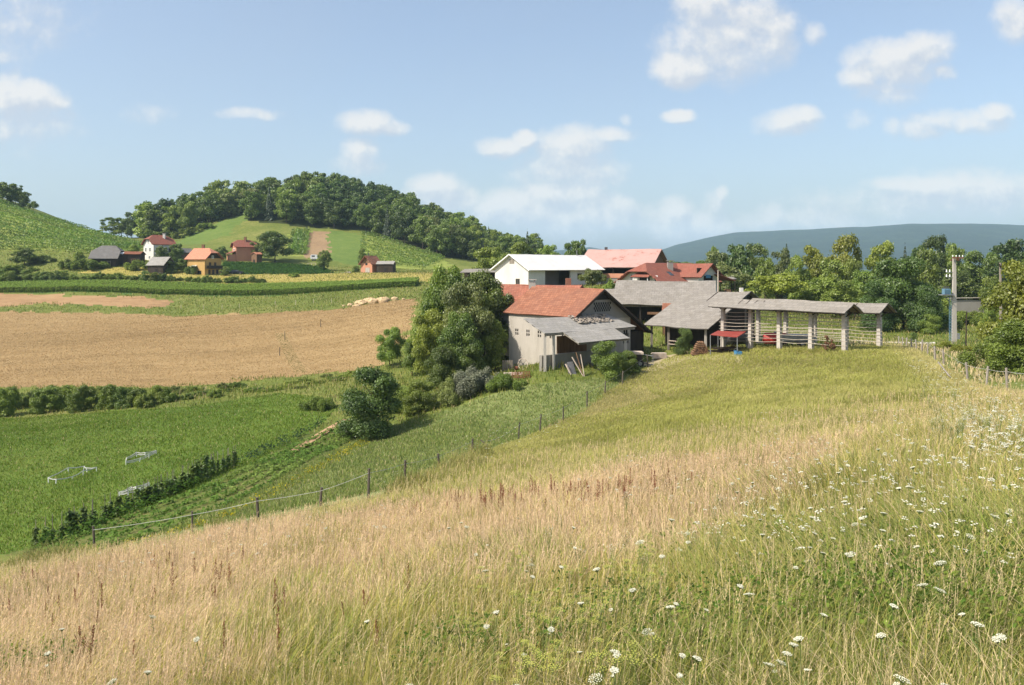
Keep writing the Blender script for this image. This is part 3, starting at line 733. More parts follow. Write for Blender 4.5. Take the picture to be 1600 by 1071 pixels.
def tree_px(name, label, cat, u, vtop, d, wpx, kind='round', mat='leaf_mid', lod='mid', group=None, trunk=True, var=None, sink=0):
    g = at(u, d); top = -(vtop - HZ) * d / F
    hh = max(.5, top - g.z + .1); g.z -= sink
    return tree(name, label, cat, g, hh + sink, wpx * d / F, kind, mat, lod, group, True, trunk, var)

def tree_base(name, label, cat, u, vtop, vbase, wpx, kind='bush', mat='leaf_mid', lod='near', group=None, trunk=True, var=None):
    g = G(u, vbase, 40); return tree_px(name, label, cat, u, vtop, g.y, wpx, kind, mat, lod, group, trunk, var)
# --- the clump of trees left of the farm
tree_px('broadleaf_tree', 'tallest leafy tree of the clump left of the farm, its top under the hillside fields', 'tree', 694, 410, 108, 92, 'round', 'leaf_mid', 'near', var=0)
tree_px('broadleaf_tree', 'dark round tree shading the left end of the tiled farm roof', 'tree', 757, 420, 104, 96, 'round', 'leaf_dark', 'near', var=1)
tree_px('chestnut_tree', 'tree with yellowish blossoming top in the middle of the clump by the farm', 'tree', 726, 446, 96, 92, 'round', 'leaf_olive', 'near', var=2)
tree_px('broadleaf_tree', 'leafy tree at the front left of the clump, below the tallest one', 'tree', 676, 482, 98, 70, 'round', 'leaf_fresh', 'near', var=1)
tree_px('broadleaf_tree', 'dense green tree in front of the yellowish-topped one', 'tree', 716, 484, 92, 80, 'round', 'leaf_dark', 'near', var=0)
tree_px('small_tree', 'low round tree standing against the left wall of the barn', 'tree', 774, 502, 96, 46, 'round', 'leaf_mid', 'near', var=2)
tree_px('small_tree', 'feathery small tree at the edge of the stubble field, left of the clump', 'tree', 609, 510, 114, 48, 'round', 'leaf_mid', 'near', var=1)
tree_px('small_tree', 'second small tree right of the feathery one, at the foot of the clump', 'tree', 644, 528, 106, 42, 'round', 'leaf_mid', 'near', var=0)
tree_px('leafy_bush', 'climber-covered bush at the foot of the clump', 'bush', 692, 540, 90, 62, 'bush', 'leaf_dark', 'near', var=1)
tree_px('leafy_bush', 'dark bush beside the barn grass, right foot of the clump', 'bush', 735, 540, 91, 60, 'bush', 'leaf_dark', 'near', var=2)
tree_base('round_tree', 'dark round tree alone on the slope below the clump, with its shadow on the grass', 'tree', 583, 571, 684, 112, 'bush', 'leaf_deep', 'near', var=0)
tree_base('leafy_bush', 'green bush to the right of the lone round tree', 'bush', 657, 592, 642, 62, 'bush', 'leaf_mid', 'near', var=0)
tree_base('leafy_bush', 'smaller bush between the lone round tree and the clump', 'bush', 630, 604, 644, 40, 'bush', 'leaf_mid', 'near', var=2)
tree_base('willow_bush', 'silvery grey-green shrub on the bank below the barn', 'bush', 745, 563, 613, 92, 'bush', 'leaf_silver', 'near', var=1)
tree_base('willow_bush', 'pale dry-looking shrub at the left of the silvery one', 'bush', 703, 586, 630, 64, 'bush', 'leaf_olive', 'near', var=0)
tree_base('leafy_bush', 'low green shrub right of the silvery one, towards the barn posts', 'bush', 792, 578, 606, 70, 'bush', 'leaf_mid', 'near', var=2)
tree_px('leafy_bush', 'big elder bush growing in front of the lean-to', 'bush', 948, 531, 82, 58, 'bush', 'leaf_mid', 'near', var=0)
tree_px('leafy_bush', 'low bush between the elder bush and the farm path', 'bush', 982, 548, 84, 40, 'bush', 'leaf_mid', 'near', var=1)
tree_px('leafy_bush', 'bluish green bush in front of the steep grey shed', 'bush', 1069, 513, 93, 30, 'bush', 'leaf_dark', 'near', var=2)
tree_base('low_shrub', 'low shrub on the pasture by the end of the vegetable rows', 'bush', 497, 612, 640, 60, 'bush', 'leaf_mid', 'near', var=1)
# --- round the farm, behind
tree_px('fruit_tree', 'pale yellowish tree in front of the white barn', 'tree', 925, 413, 136, 44, 'spread', 'leaf_olive', 'mid', var=1)
tree_px('leafy_bush', 'dark green bushes between the pale tree and the red house', 'bush', 955, 433, 134, 46, 'bush', 'leaf_mid', 'mid', var=0)
for i, (u, vt, d, w, k, mt, lb) in enumerate((
    (765, 388, 185, 60, 'round', 'leaf_mid', 'rounded tree behind the left end of the white barn'), (812, 381, 215, 70, 'round', 'leaf_mid', 'bright-edged tree rising behind the white barn ridge'),
    (858, 381, 230, 56, 'round', 'leaf_mid', 'middle tree behind the white barn ridge'), (893, 377, 210, 44, 'tall', 'leaf_dark', 'dark tree behind the right end of the white barn'),
    (906, 376, 205, 34, 'tall', 'leaf_dark', 'last dark tree before the pink-roofed barn'))):
    tree_px('broadleaf_tree', lb, 'tree', u, vt, d, w, k, mt, 'mid')
tree_px('spruce_tree', 'slender dark spruce tip behind the white barn', 'tree', 824, 361, 240, 26, 'conifer', 'leaf_conifer', 'mid')
# --- the belt of trees behind the hayracks and along the road
BELT = [(1122, 392, 190, 56, 'tall', 'leaf_olive'), (1118, 381, 205, 22, 'loose', 'leaf_mid'), (1152, 380, 195, 60, 'round', 'leaf_deep'), (1180, 383, 200, 50, 'round', 'leaf_dark'), (1140, 414, 172, 80, 'round', 'leaf_olive'),
        (1195, 400, 185, 44, 'round', 'leaf_mid'), (1222, 389, 190, 44, 'tall', 'leaf_olive'), (1272, 386, 180, 56, 'tall', 'leaf_bright'), (1246, 402, 175, 44, 'round', 'leaf_mid'), (1322, 371, 165, 72, 'round', 'leaf_bright'), (1300, 408, 160, 60, 'round', 'leaf_mid'),
        (1378, 378, 168, 58, 'tall', 'leaf_bright'), (1214, 417, 142, 96, 'spread', 'leaf_bright'), (1278, 432, 145, 70, 'round', 'leaf_mid'), (1318, 440, 140, 64, 'round', 'leaf_mid'), (1350, 425, 146, 60, 'round', 'leaf_mid'),
        (1412, 403, 118, 112, 'bush', 'leaf_deep'), (1374, 440, 116, 66, 'bush', 'leaf_deep'), (1446, 444, 114, 56, 'bush', 'leaf_deep'), (1432, 386, 190, 40, 'tall', 'leaf_deep'), (1462, 371, 200, 52, 'round', 'leaf_deep'), (1490, 378, 196, 50, 'round', 'leaf_mid'),
        (1448, 392, 170, 50, 'round', 'leaf_mid'), (1520, 395, 205, 70, 'round', 'leaf_dark'), (1560, 392, 200, 50, 'round', 'leaf_dark'), (1580, 371, 190, 76, 'round', 'leaf_deep'), (1500, 420, 175, 66, 'round', 'leaf_dark'), (1630, 378, 180, 60, 'round', 'leaf_dark'),
        (1548, 431, 160, 40, 'bush', 'leaf_mid'), (1470, 452, 135, 60, 'bush', 'leaf_mid'), (1455, 490, 112, 40, 'bush', 'leaf_mid'), (1336, 404, 150, 40, 'tall', 'leaf_mid'), (1520, 480, 128, 80, 'bush', 'leaf_mid'), (1560, 470, 118, 50, 'bush', 'leaf_mid'), (1476, 478, 122, 52, 'bush', 'leaf_dark')]
BELT_LB = ['thin olive tree at the left end of the tree belt', 'wispy top poking out at the left end of the belt', 'dark rounded tree behind the grey shed ridge', 'second dark tree right beside it, behind the grey shed', 'olive scrubby tree behind the small roofed stand',
           'small mid-green tree left of the olive one under the mountain', 'olive tree below the spruce tip', 'bright slender tree left of the tallest bright one', 'tree filling the gap below the slender bright one', 'tallest bright green tree in the belt, under the mountain crest', 'shadowed tree at the left foot of the tallest bright one',
           'bright tree right of the tallest, a little lower', 'yellow-green spreading tree just above the hayrack roof', 'mid-green tree above the middle of the hayrack roof', 'mid-green tree above the right half of the hayrack roof', 'green tree between the tallest bright one and the dark big one',
           'big dark grey-green tree right of the hayracks, reaching the ground', 'dark low growth at the left of the big dark tree', 'dark shoulder of growth at the right of the big dark tree', 'dark pointed tree behind the big dark one', 'dark tall tree left of the concrete pole, highest there', 'dark tree just behind the top of the concrete pole',
           'mid-green tree in the gap between the big dark tree and the pole', 'dark wood edge right of the concrete pole', 'dark tree left of the wooden pole top', 'broad dark tree high above the wooden pole', 'shadowed tree behind the transformer platform', 'dark tree at the right edge of the belt',
           'round green bush on the clearing right of the concrete pole', 'bush left of the transformer, below the wood', 'bush on the grass at the foot of the big dark tree', 'narrow tree behind the tallest bright one', 'low green thicket right of the concrete pole', 'low green thicket by the wooden pole', 'dark low bush left of the concrete pole']
for (u, vt, d, w, k, mt), lb in zip(BELT, BELT_LB):
    k_ = k if u not in (1412, 1446) else 'round'; nm = {'bush': 'leafy_bush'}.get(k_, 'broadleaf_tree')
    tree_px(nm, lb, 'bush' if k_ == 'bush' else 'tree', u, vt, d, w, k, mt, 'mid' if d > 135 else 'near')
tree_px('spruce_tree', 'dark spruce tip above the olive tree in the belt', 'tree', 1229, 380, 205, 22, 'conifer', 'leaf_conifer', 'mid')
tree_px('spruce_tree', 'dark spruce rising at the left of the tall dark tree by the pole', 'tree', 1414, 384, 210, 24, 'conifer', 'leaf_conifer', 'mid')
for i, (u, vt, d) in enumerate(((1040, 408, 260), (1066, 410, 250), (1088, 407, 245), (1010, 409, 280))):
    tree_px('broadleaf_tree', 'far tree line tree just over the roofs of the farm', 'tree', u, vt, d, 50, 'round', 'leaf_dark', 'far', 'far trees over the farm roofs')
for i, (u, d) in enumerate(((1660, 150), (1720, 160), (1790, 170), (1850, 180), (1690, 230), (1760, 240))):
    tree('broadleaf_tree', 'tree of the belt beyond the right edge of the view', 'tree', at(u, d), 11, 11, 'round', 'leaf_mid', 'mid', 'trees beyond the right edge')
# --- right edge, near
tree_px('broadleaf_tree', 'near leafy tree cut by the right edge of the picture', 'tree', 1606, 402, 58, 140, 'round', 'leaf_bright', 'near', var=0)
tree_px('leafy_bush', 'dense bright bush below the wooden pole at the right edge', 'bush', 1598, 500, 55, 120, 'bush', 'leaf_mid', 'near', var=1)
tree_px('leafy_bush', 'spreading dark green bush left of the near tree, behind the right fence', 'bush', 1545, 524, 62, 84, 'bush', 'leaf_mid', 'near', var=2)
tree_px('low_shrub', 'yellow-green weedy shrub at the foot of the concrete pole', 'bush', 1478, 532, 84, 58, 'bush', 'leaf_bright', 'near', var=0)
tree_px('low_shrub', 'yellow-green weeds between the concrete pole and the bushes', 'bush', 1508, 536, 78, 46, 'bush', 'leaf_bright', 'near', var=1)
tree_px('low_shrub', 'little dark shrub beside the gravel road', 'bush', 1427, 519, 101, 14, 'bush', 'leaf_dark', 'mid', var=1)
# --- hedge between pasture and stubble field
xs = random.Random(5)
hedge = [(u, xs.uniform(100, 109)) for u in range(-60, 560, 11)]
for i, (u, d) in enumerate(hedge):
    d = d + max(0, u - 200) * .02; vt = 609 - (u / 560) * 16 + xs.uniform(-5, 6) - (12 if xs.random() < .12 else 0) + (6 if u > 280 else 0)
    tree_px('hedge_bush', 'wild bush in the long hedge between the green pasture and the stubble field', 'bush', u, vt, d, xs.uniform(26, 46) * (1 if u < 280 else .8), 'bush', xs.choice(['leaf_mid', 'leaf_dark', 'leaf_mid', 'leaf_olive'] if u > 200 else ['leaf_mid', 'leaf_mid', 'leaf_dark']), 'mid', 'bushes of the pasture hedge', trunk=False)
# --- hedge along the corn and round the far houses
for i, u in enumerate(range(-40, 420, 14)):
    d = 243 + xs.uniform(-2, 3); vt = 425 + xs.uniform(-3, 5) - (4 if u < 110 else 0) + (5 if u > 280 else 0)
    tree_px('hedge_bush', 'dark bush in the row behind the corn, below the far houses', 'bush', u, vt, d, xs.uniform(18, 30), 'bush', xs.choice(['leaf_dark', 'leaf_mid', 'leaf_mid']), 'far', 'bushes behind the corn', trunk=False)
for u, vt, d, w, k, mt, lb in (
    (38, 386, 272, 46, 'round', 'leaf_dark', 'round dark tree at the far left, below the vineyard'), (140, 400, 262, 70, 'bush', 'leaf_dark', 'dark hedge bush in front of the dark-roofed barn'), (105, 402, 264, 40, 'bush', 'leaf_dark', 'dark bush left of the dark-roofed barn'),
    (20, 410, 262, 70, 'bush', 'leaf_mid', 'low thicket at the left edge below the vineyard'), (215, 402, 262, 40, 'bush', 'leaf_mid', 'light bush right of the rusty shed roof'), (245, 415, 258, 30, 'bush', 'leaf_mid', 'bush left of the grey shed'), (266, 408, 258, 26, 'bush', 'leaf_dark', 'dark bush hiding the end of the grey shed'), (285, 404, 262, 26, 'bush', 'leaf_dark', 'bush between the grey shed and the orange-roofed house'),
    (276, 382, 285, 26, 'round', 'leaf_dark', 'dark tree right of the white house'), (262, 396, 280, 24, 'bush', 'leaf_mid', 'bush at the foot of the white house'), (430, 360, 305, 62, 'round', 'leaf_dark', 'big round tree right of the far red house, standing alone'), (400, 376, 308, 30, 'round', 'leaf_olive', 'small thin tree between the red house and the big round tree'),
    (506, 390, 287, 24, 'round', 'leaf_mid', 'small tree alone on the green slope with its shadow'), (566, 387, 305, 14, 'bush', 'leaf_mid', 'bush behind the chalet roof'), (556, 415, 282, 14, 'bush', 'leaf_mid', 'bush left of the chalet'), (582, 412, 284, 10, 'bush', 'leaf_dark', 'creeper at the right corner of the chalet'),
    (605, 417, 282, 30, 'bush', 'leaf_dark', 'dark growth over the front of the green shed'), (391, 432, 248, 18, 'bush', 'leaf_dark', 'single dark bush in the corn edge'), (460, 424, 258, 20, 'bush', 'leaf_mid', 'low bush on the yellow strip'),
    (208, 383, 280, 26, 'round', 'leaf_mid', 'green tree between the rusty shed roof and the white house'), (252, 384, 278, 24, 'round', 'leaf_dark', 'dark tree covering the lower right corner of the white house'), (300, 411, 259, 26, 'bush', 'leaf_dark', 'low dark bush at the left foot of the yellow house'), (352, 416, 259, 16, 'bush', 'leaf_mid', 'small bush at the right foot of the yellow house'), (345, 384, 300, 22, 'round', 'leaf_dark', 'dark tree left of the far red house'), (70, 395, 276, 34, 'bush', 'leaf_dark', 'dark bush at the lower edge of the vineyard, left'), (124, 392, 272, 20, 'bush', 'leaf_mid', 'bush at the left end of the dark barn roof'),
    (10, 285, 366, 40, 'round', 'leaf_dark', 'dark tree on the crest of the left vineyard'), (24, 287, 368, 26, 'tall', 'leaf_dark', 'pale-topped tree on the crest of the left vineyard'), (36, 300, 366, 26, 'round', 'leaf_dark', 'lowest tree on the crest of the left vineyard'), (-20, 280, 368, 50, 'round', 'leaf_dark', 'tree on the vineyard crest at the left edge'), (52, 312, 364, 16, 'spread', 'leaf_dark', 'leaning small tree on the vineyard crest'),
    (178, 338, 430, 40, 'loose', 'leaf_dark', 'loose dark pine on the saddle'), (206, 333, 425, 36, 'round', 'leaf_dark', 'dark round pine on the saddle'), (190, 345, 428, 40, 'round', 'leaf_mid', 'middle tree on the saddle'), (160, 350, 430, 22, 'loose', 'leaf_mid', 'small tree where the vineyard crest meets the saddle'),
    (242, 328, 405, 40, 'tall', 'leaf_mid', 'tall tree at the left end of the wood'), (234, 345, 398, 34, 'round', 'leaf_mid', 'bright low tree at the left end of the wood'), (275, 362, 380, 30, 'bush', 'leaf_mid', 'bush on the grass strip above the white house'), (300, 352, 388, 40, 'bush', 'leaf_mid', 'scrub at the head of the grass strip'), (322, 345, 394, 34, 'bush', 'leaf_mid', 'scrub higher on the grass strip'), (255, 360, 385, 30, 'round', 'leaf_mid', 'tree behind the white house roof')):
    tree_px('leafy_bush' if k == 'bush' else 'broadleaf_tree', lb, 'bush' if k == 'bush' else 'tree', u, vt, d, w, k, mt, 'far' if d > 330 or w < 22 else 'mid', trunk=k != 'bush')
# --- the wood on the hill: every tree its own
def wood():
    g = np.random.default_rng(23); pts = []
    px = np.array(poly_wood); lo, hi = px.min(0), px.max(0)
    strip = poly_strip
    cand = lo + g.random((9000, 2)) * (hi - lo)
    cand = cand[inside(cand[:, 0], cand[:, 1], poly_wood) & ~inside(cand[:, 0], cand[:, 1], strip)]
    Z = height(cand[:, 0], cand[:, 1])
    for (x, y), z in zip(cand, Z):
        u = U0 + F * x / y
        # only the slope that faces the view and its crest
        if u > 838: continue
        if y > 500 - max(0, u - 560) * .12: continue
        sp = 6.6 if y < 420 else 8.0
        if all((x - a) ** 2 + (y - b) ** 2 > sp * sp for a, b, _ in pts): pts.append((x, y, z))
    pts.sort(key=lambda p: p[1])
    r = random.Random(4)
    front = set()
    for i, (x, y, z) in enumerate(pts[:290]):
        q = vnoise(np.array([x]), np.array([y]), 30, 77)[0] + r.uniform(-.25, .25)
        u = U0 + F * x / y
        if r.random() < .05: nm, k, mt, lb = 'spruce_tree', 'conifer', 'leaf_conifer', 'narrow dark spruce among the broadleaf trees of the hill wood'
        elif q < .24: nm, k, mt, lb = 'broadleaf_tree', r.choice(['round', 'tall']), 'leaf_deep', 'deep green, darkest kind of tree in the wood on the hill'
        elif q < .62: nm, k, mt, lb = 'broadleaf_tree', r.choice(['round', 'tall']), 'leaf_dark', 'dark green broadleaf tree in the wood on the hill'
        elif q < .90: nm, k, mt, lb = 'broadleaf_tree', r.choice(['round', 'tall', 'round']), 'leaf_mid', 'mid-green broadleaf tree in the wood on the hill'
        else: nm, k, mt, lb = 'broadleaf_tree', 'tall', 'leaf_olive', 'yellowish olive tree in the wood on the hill'
        H = (r.uniform(8.5, 14) + 8 * float(vnoise(np.array([x]), np.array([y]), 22, 31)[0])) * (1.0 if u < 640 else .85 if u < 740 else .62)
        w = H * r.uniform(.72, 1.02) if k != 'conifer' else H * .35
        tree(nm, lb, 'tree', (x, y, z), H, w, k, mt, 'far' if y > 400 else 'mid', 'trees of the hill wood')
    return len(pts)
print('wood trees', wood())
# ------------------------------------------------------------------ buildings
def frame(A, r):
    A = Vector(A); r = Vector((r[0], r[1], 0)).normalized(); g = Vector((r.y, -r.x, 0))
    return lambda x, y, z=0.0: A + r * x + g * y + V3(0, 0, z)
def window(t, p, along, outw, w, hgt, fm, pane='glass', bar=.09, lbl=None, name='window', cross=True):
    """frame standing 5 cm off the wall, its pane a sub-part"""
    along, outw = Vector(along).normalized(), Vector(outw).normalized(); p = Vector(p); z = V3(0, 0, 1)
    mb = MB(); c = p + outw * .03
    for s in (-1, 1):
        mb.box(c + along * s * (w / 2 - bar / 2), along * bar / 2, outw * .04, z * hgt / 2)
        mb.box(c + z * s * (hgt / 2 - bar / 2), along * (w / 2 - bar), outw * .04, z * bar / 2)
    if cross and w > .8: mb.box(c, along * bar * .4, outw * .038, z * (hgt / 2 - bar))
    o = mb.build(name, M[fm], t)
    if lbl: o['label'] = lbl
    pm = MB(); pm.box(p + outw * .012, along * (w / 2 - bar * .9), outw * .012, z * (hgt / 2 - bar * .9)); pm.build('pane', M[pane], o)
    return o
def gable_roof(t, f, L, hl, hr, slope, roofmat, over=.4, eave=.35, th=.14, hip=(0, 0), amp=.04, name='roof', seed=1):
    """two uneven plates over the ridge of frame f; hip: ridge shortened at either end (half hips)"""
    mb = MB(); nu = max(6, int(L / 1.2))
    x0, x1 = -over, L + over
    for s, hw in ((-1, hl), (1, hr)):
        ye = hw + eave
        if not any(hip):
            mb.sheet(f(x0, s * ye, -slope * ye), f(x1, s * ye, -slope * ye), f(x1, 0, 0), f(x0, 0, 0), th, nu, 6, amp, seed + s)
        else:
            yh0, yh1 = hw * .5 if hip[0] else 0, hw * .5 if hip[1] else 0
            poly = [f(x0, s * ye, -slope * ye), f(x1, s * ye, -slope * ye)]
            if hip[1]: poly += [f(x1, s * yh1, -slope * yh1), f(L - hip[1], 0, 0)]
            else: poly += [f(x1, 0, 0)]
            if hip[0]: poly += [f(hip[0], 0, 0), f(x0, s * yh0, -slope * yh0)]
            else: poly += [f(x0, 0, 0)]
            mb.slab(poly, th, f(1, 0) - f(0, 0))
    if hip[0]: mb.slab([f(x0, -hl * .5, -slope * hl * .5), f(x0, hr * .5, -slope * hr * .5), f(hip[0], 0, 0)], th)
    if hip[1]: mb.slab([f(x1, hr * .5, -slope * hr * .5), f(x1, -hl * .5, -slope * hl * .5), f(L - hip[1], 0, 0)], th)
    return mb.build(name, M[roofmat], t)
def gable_walls(t, f, L, hl, hr, slope, zg, wallmat, th=.28, holes=None, gablemat=None, gholes=None, ends='NF', sides='LR', roofth=.16, hipcut=(0, 0)):
    """outer walls with real openings; holes[side] = (s0, s1, za, zb), s from the near end, z above zg"""
    holes = holes or {}; mb = MB(); gb = MB() if gablemat else mb
    zl, zr = -slope * hl - roofth, -slope * hr - roofth
    A = f(0, 0); zg0 = A.z + zg
    def hh(k, L_, flip): return [((L_ - b, L_ - a) if flip else (a, b)) + (zg0 + c, zg0 + d) for a, b, c, d in holes.get(k, ())]
    if 'L' in sides: mb.wall(f(L, -hl), f(0, -hl), zg0 - 1, A.z + zl, th, hh('L', L, True))       # inward normal is to the left of p0->p1
    if 'R' in sides: mb.wall(f(0, hr), f(L, hr), zg0 - 1, A.z + zr, th, hh('R', L, False))
    W = hl + hr - 2 * th; ze = min(zl, zr)
    for e, x, sg in (('N', 0, 1), ('F', L, -1)):
        if e not in ends: continue
        a, b = (f(x, -hl + th), f(x, hr - th)) if e == 'N' else (f(x, hr - th), f(x, -hl + th))
        mb.wall(a, b, zg0 - 1, A.z + ze, th, [(s0, s1, zg0 + c, zg0 + d) for s0, s1, c, d in holes.get(e, ())])
        # gable above
        xi = x + sg * th; hc = hipcut[0 if e == 'N' else 1]
        def edge(y): return -slope * abs(y) - roofth
        tri = [(-hl, ze), (hr, ze)]
        if zr > ze + .01: tri.append((hr, zr))
        if hc: tri += [(hr * .5, edge(hr * .5)), (-hl * .5, edge(hl * .5))]
        else: tri.append((0, -roofth))
        if zl > ze + .01: tri.append((-hl, zl))
        k = len(tri)
        vs = [f(x, y, z) for y, z in tri] + [f(xi, y, z) for y, z in tri]
        gb.add(vs, [tuple(range(k)), tuple(range(k, 2 * k))[::-1]] + [(i, i + k, (i + 1) % k + k, (i + 1) % k) for i in range(k)])
    o = mb.build('wall', M[wallmat], t)
    if gablemat: gb.build('gable', M[gablemat], t)
    return o
def chimney(parent, p, w, hgt, mat, cap=True):
    mb = MB(); p = Vector(p); mb.box(p + V3(0, 0, hgt / 2 - .4), (w / 2, 0, 0), (0, w / 2, 0), (0, 0, hgt / 2 + .4))
    if cap:
        for a in (-1, 1):
            for b in (-1, 1): mb.box(p + V3(a * w * .4, b * w * .4, hgt + .1), (.05, 0, 0), (0, .05, 0), (0, 0, .1))
        mb.box(p + V3(0, 0, hgt + .25), (w * .65, 0, 0), (0, w * .65, 0), (0, 0, .05))
    return mb.build('chimney', M[mat], parent)
UP = V3(0, 0, 1)

# ---- the barn with the orange tiled roof, nearest of the farm
A = P(937, 451, 92); r = (-.643, .766); L1 = 11.0; sl = .64
f = frame(A, r); zg = -9.6
t = thing('farm_barn', 'barn with orange tiled roof and grey gable pierced by a lattice of vent holes', 'barn', (A.x, A.y, A.z + zg))
rv, gv = Vector((r[0], r[1], 0)), Vector((r[1], -r[0], 0))
gable_walls(t, f, L1, 4.5, 5.3, sl, zg, 'plaster', holes={'L': [(1.0 + 2.05 * k, 1.6 + 2.05 * k, 3.85, 4.6) for k in range(5)], 'N': [(8.2, 9.2, 3.0, 4.2)]}, gablemat='plaster_grey')
for k in range(5):   # little barred openings
    mb = MB(); c = f(1.3 + 2.05 * k, -4.44, zg + 4.22)
    mb.box(c, rv * .30, gv * .05, UP * .05); mb.box(c, rv * .05, gv * .048, UP * .38); mb.build('window_bars', M['concrete'], t)
mb = MB()            # lattice of ventilation holes: dark blocks on the wall paint the shade inside them
for j in range(4):
    for i in range(15):
        if (i + j) % 2: mb.box(f(-.012, -.9 + i * .19, -2.55 + j * .27), rv * .03, gv * .095, UP * .13)
mb.build('vent_lattice', M['dark'], t)
mb = MB(); mb.box(f(-.02, 4.6, -5.0), rv * .03, gv * .12, UP * .5); mb.box(f(-.02, 4.2, -5.1), rv * .03, gv * .1, UP * .4); mb.build('vent_slit', M['dark'], t)
gable_roof(t, f, L1, 4.5, 8.2, sl, 'tile_orange', .75, .35, .15, amp=.06)
mb = MB(); vs_ = [(0, -.2), (-1.75, -1.32), (1.75, -1.32)]; mb.add([f(-.03, y, z) for y, z in vs_] + [f(.02, y, z) for y, z in vs_], [(0, 1, 2), (5, 4, 3), (0, 3, 4, 1), (1, 4, 5, 2), (2, 5, 3, 0)]); mb.build('gable_shade_panel', M['dark'], t)  # near-black panel on the gable paints the shade of its open top
mb = MB()            # barge boards, and dark sheets that put shade into the overhang's underside
mb.bar(f(-.80, -4.9, -sl * 4.9 - .2), f(-.80, 0, -.2), .06, .22); mb.bar(f(-.80, 8.5, -sl * 8.5 - .2), f(-.80, 0, -.2), .06, .22); mb.slab([f(-.74, 8.4, -sl * 8.4 - .2), f(-.74, .1, -.27), f(-.02, .1, -.27), f(-.02, 8.4, -sl * 8.4 - .2)], .03); mb.slab([f(-.74, -4.7, -sl * 4.7 - .2), f(-.74, -.1, -.27), f(-.02, -.1, -.27), f(-.02, -4.7, -sl * 4.7 - .2)], .03); mb.build('barge_board', M['wood_dark'], t)
mb = MB(); mb.wall(f(.3, 5.35), f(.3, 8.0), A.z + zg - .5, A.z - sl * 8.0 - .2, .15); mb.wall(f(.3, 8.05), f(L1, 8.05), A.z + zg - .5, A.z - sl * 8.1 - .15, .15); mb.build('side_bay', M['wood_dark'], t)
mb = MB(); mb.tube([f(.15, -4.85, -3.2), f(.2, -4.6, -3.5), f(.2, -4.6, -9.0)], .06, 6); mb.build('drain_pipe', M['metal_dark'], t)

# ---- older tiled wing behind it, in the trees' shade
A2 = P(905, 446, 103); f2 = frame(A2, (-.80, .60)); zg2 = -8.2
t = thing('tiled_wing', 'long brick-red tiled roof with a pale chimney, half behind the barn and shaded by trees', 'house', (A2.x, A2.y, A2.z + zg2))
gable_walls(t, f2, 15, 5, 5, .62, zg2, 'plaster_grey', holes={'L': [(4, 5, 2.2, 3.6), (8, 9, 2.2, 3.6), (11, 12.1, .2, 2.4)]})
rf = gable_roof(t, f2, 15, 5, 5, .62, 'tile_old', .5, .5, .15, amp=.06, seed=4)
pc = P(831.5, 468, 103.5); chimney(rf, pc, .85, 2.3, 'plaster')
mb = MB(); mb.box(P(888, 447, 105), (.35, 0, 0), (0, .35, 0), (0, 0, 1.0)); mb.build('chimney', M['brick'], rf)

# ---- lean-to in front of the barn: posts, broken-edged slate roof
e0 = frame(P(893, 494, 89.1), (.643, -.766))      # x: away from the gable, y: along it (negative = left)
e0 = (lambda O: (lambda w, tt, z=0.0: O + Vector((.643, -.766, 0)) * w + Vector((.766, .643, 0)) * tt + V3(0, 0, z)))(P(893, 494, 89.1))
t = thing('lean_to_shed', 'grey slate lean-to on concrete posts in front of the barn gable', 'shed', (e0(2, 0).x, e0(2, 0).y, -10.8))
mb = MB(); q = .40
mb.sheet(e0(3.4, -7.15, -q * 3.4), e0(3.4, 7.0, -q * 3.4), e0(-.0, 5.6, -.0), e0(0, -7.15, 0), .10, 16, 5, .05, 3)
mb.sheet(e0(5.7, -4.5, -q * 5.7), e0(5.7, 3.4, -q * 5.7), e0(3.38, 3.4, -q * 3.38 + .01), e0(3.38, -4.5, -q * 3.38 + .01), .10, 12, 4, .04, 5)
mb.build('roof', M['slate'], t)
mb = MB(); mb.bar(e0(3.3, -7.1, -q * 3.3 - .22), e0(3.3, 6.8, -q * 3.3 - .22), .16, .2); mb.bar(e0(5.5, -4.4, -q * 5.5 - .22), e0(5.5, 3.3, -q * 5.5 - .22), .16, .2)
for tt in (-6.6, -4.4, -2, .6, 3.2, 6): mb.bar(e0(.1, tt, -.2), e0(5.5 if -4.5 <= tt <= 3.4 else 3.3, tt, -q * (5.5 if -4.5 <= tt <= 3.4 else 3.3) - .16), .12, .14)
mb.build('rafters', M['wood_grey'], t)
for w, tt in ((3.2, -6.95), (3.2, -5.7)):
    p = e0(w, tt); mb = MB(); mb.box((p.x, p.y, (p.z - q * w - .3 - 11.6) / 2), (.14, 0, 0), (0, .14, 0), (0, 0, (p.z - q * w - .3 + 11.6) / 2)); mb.build('post', M['concrete'], t)
for w, tt in ((5.4, -1.3), (5.4, 2.9)):
    p = e0(w, tt); mb = MB(); mb.box((p.x, p.y, (p.z - q * w - .3 - 11.4) / 2), (.16, 0, 0), (0, .16, 0), (0, 0, (p.z - q * w - .3 + 11.4) / 2)); mb.build('post', M['concrete'], t)
zb = -10.9
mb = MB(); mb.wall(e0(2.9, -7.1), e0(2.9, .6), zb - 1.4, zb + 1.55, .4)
mb.build('low_wall', M['concrete_shaded'], t)
mb = MB(); mb.wall(e0(.9, -3.0), e0(.9, 1.5), zb - 1, zb + 3.2, .15); mb.build('back_boards', M['wood_brown'], t)
mb = MB(); rr = random.Random(9)
for _ in range(230):   # loose tiles and stones lying on the slates by the gable
    w, tt = rr.uniform(.15, 1.9), rr.uniform(-.6, 5.0); s = rr.uniform(.08, .2); a = rr.uniform(0, 3)
    mb.box(e0(w, tt, -q * w + .06 + s * .3), (s * math.cos(a), s * math.sin(a), s * rr.uniform(-.3, .3)), (-s * .7 * math.sin(a), s * .7 * math.cos(a), s * .1), (0, 0, s * .3))
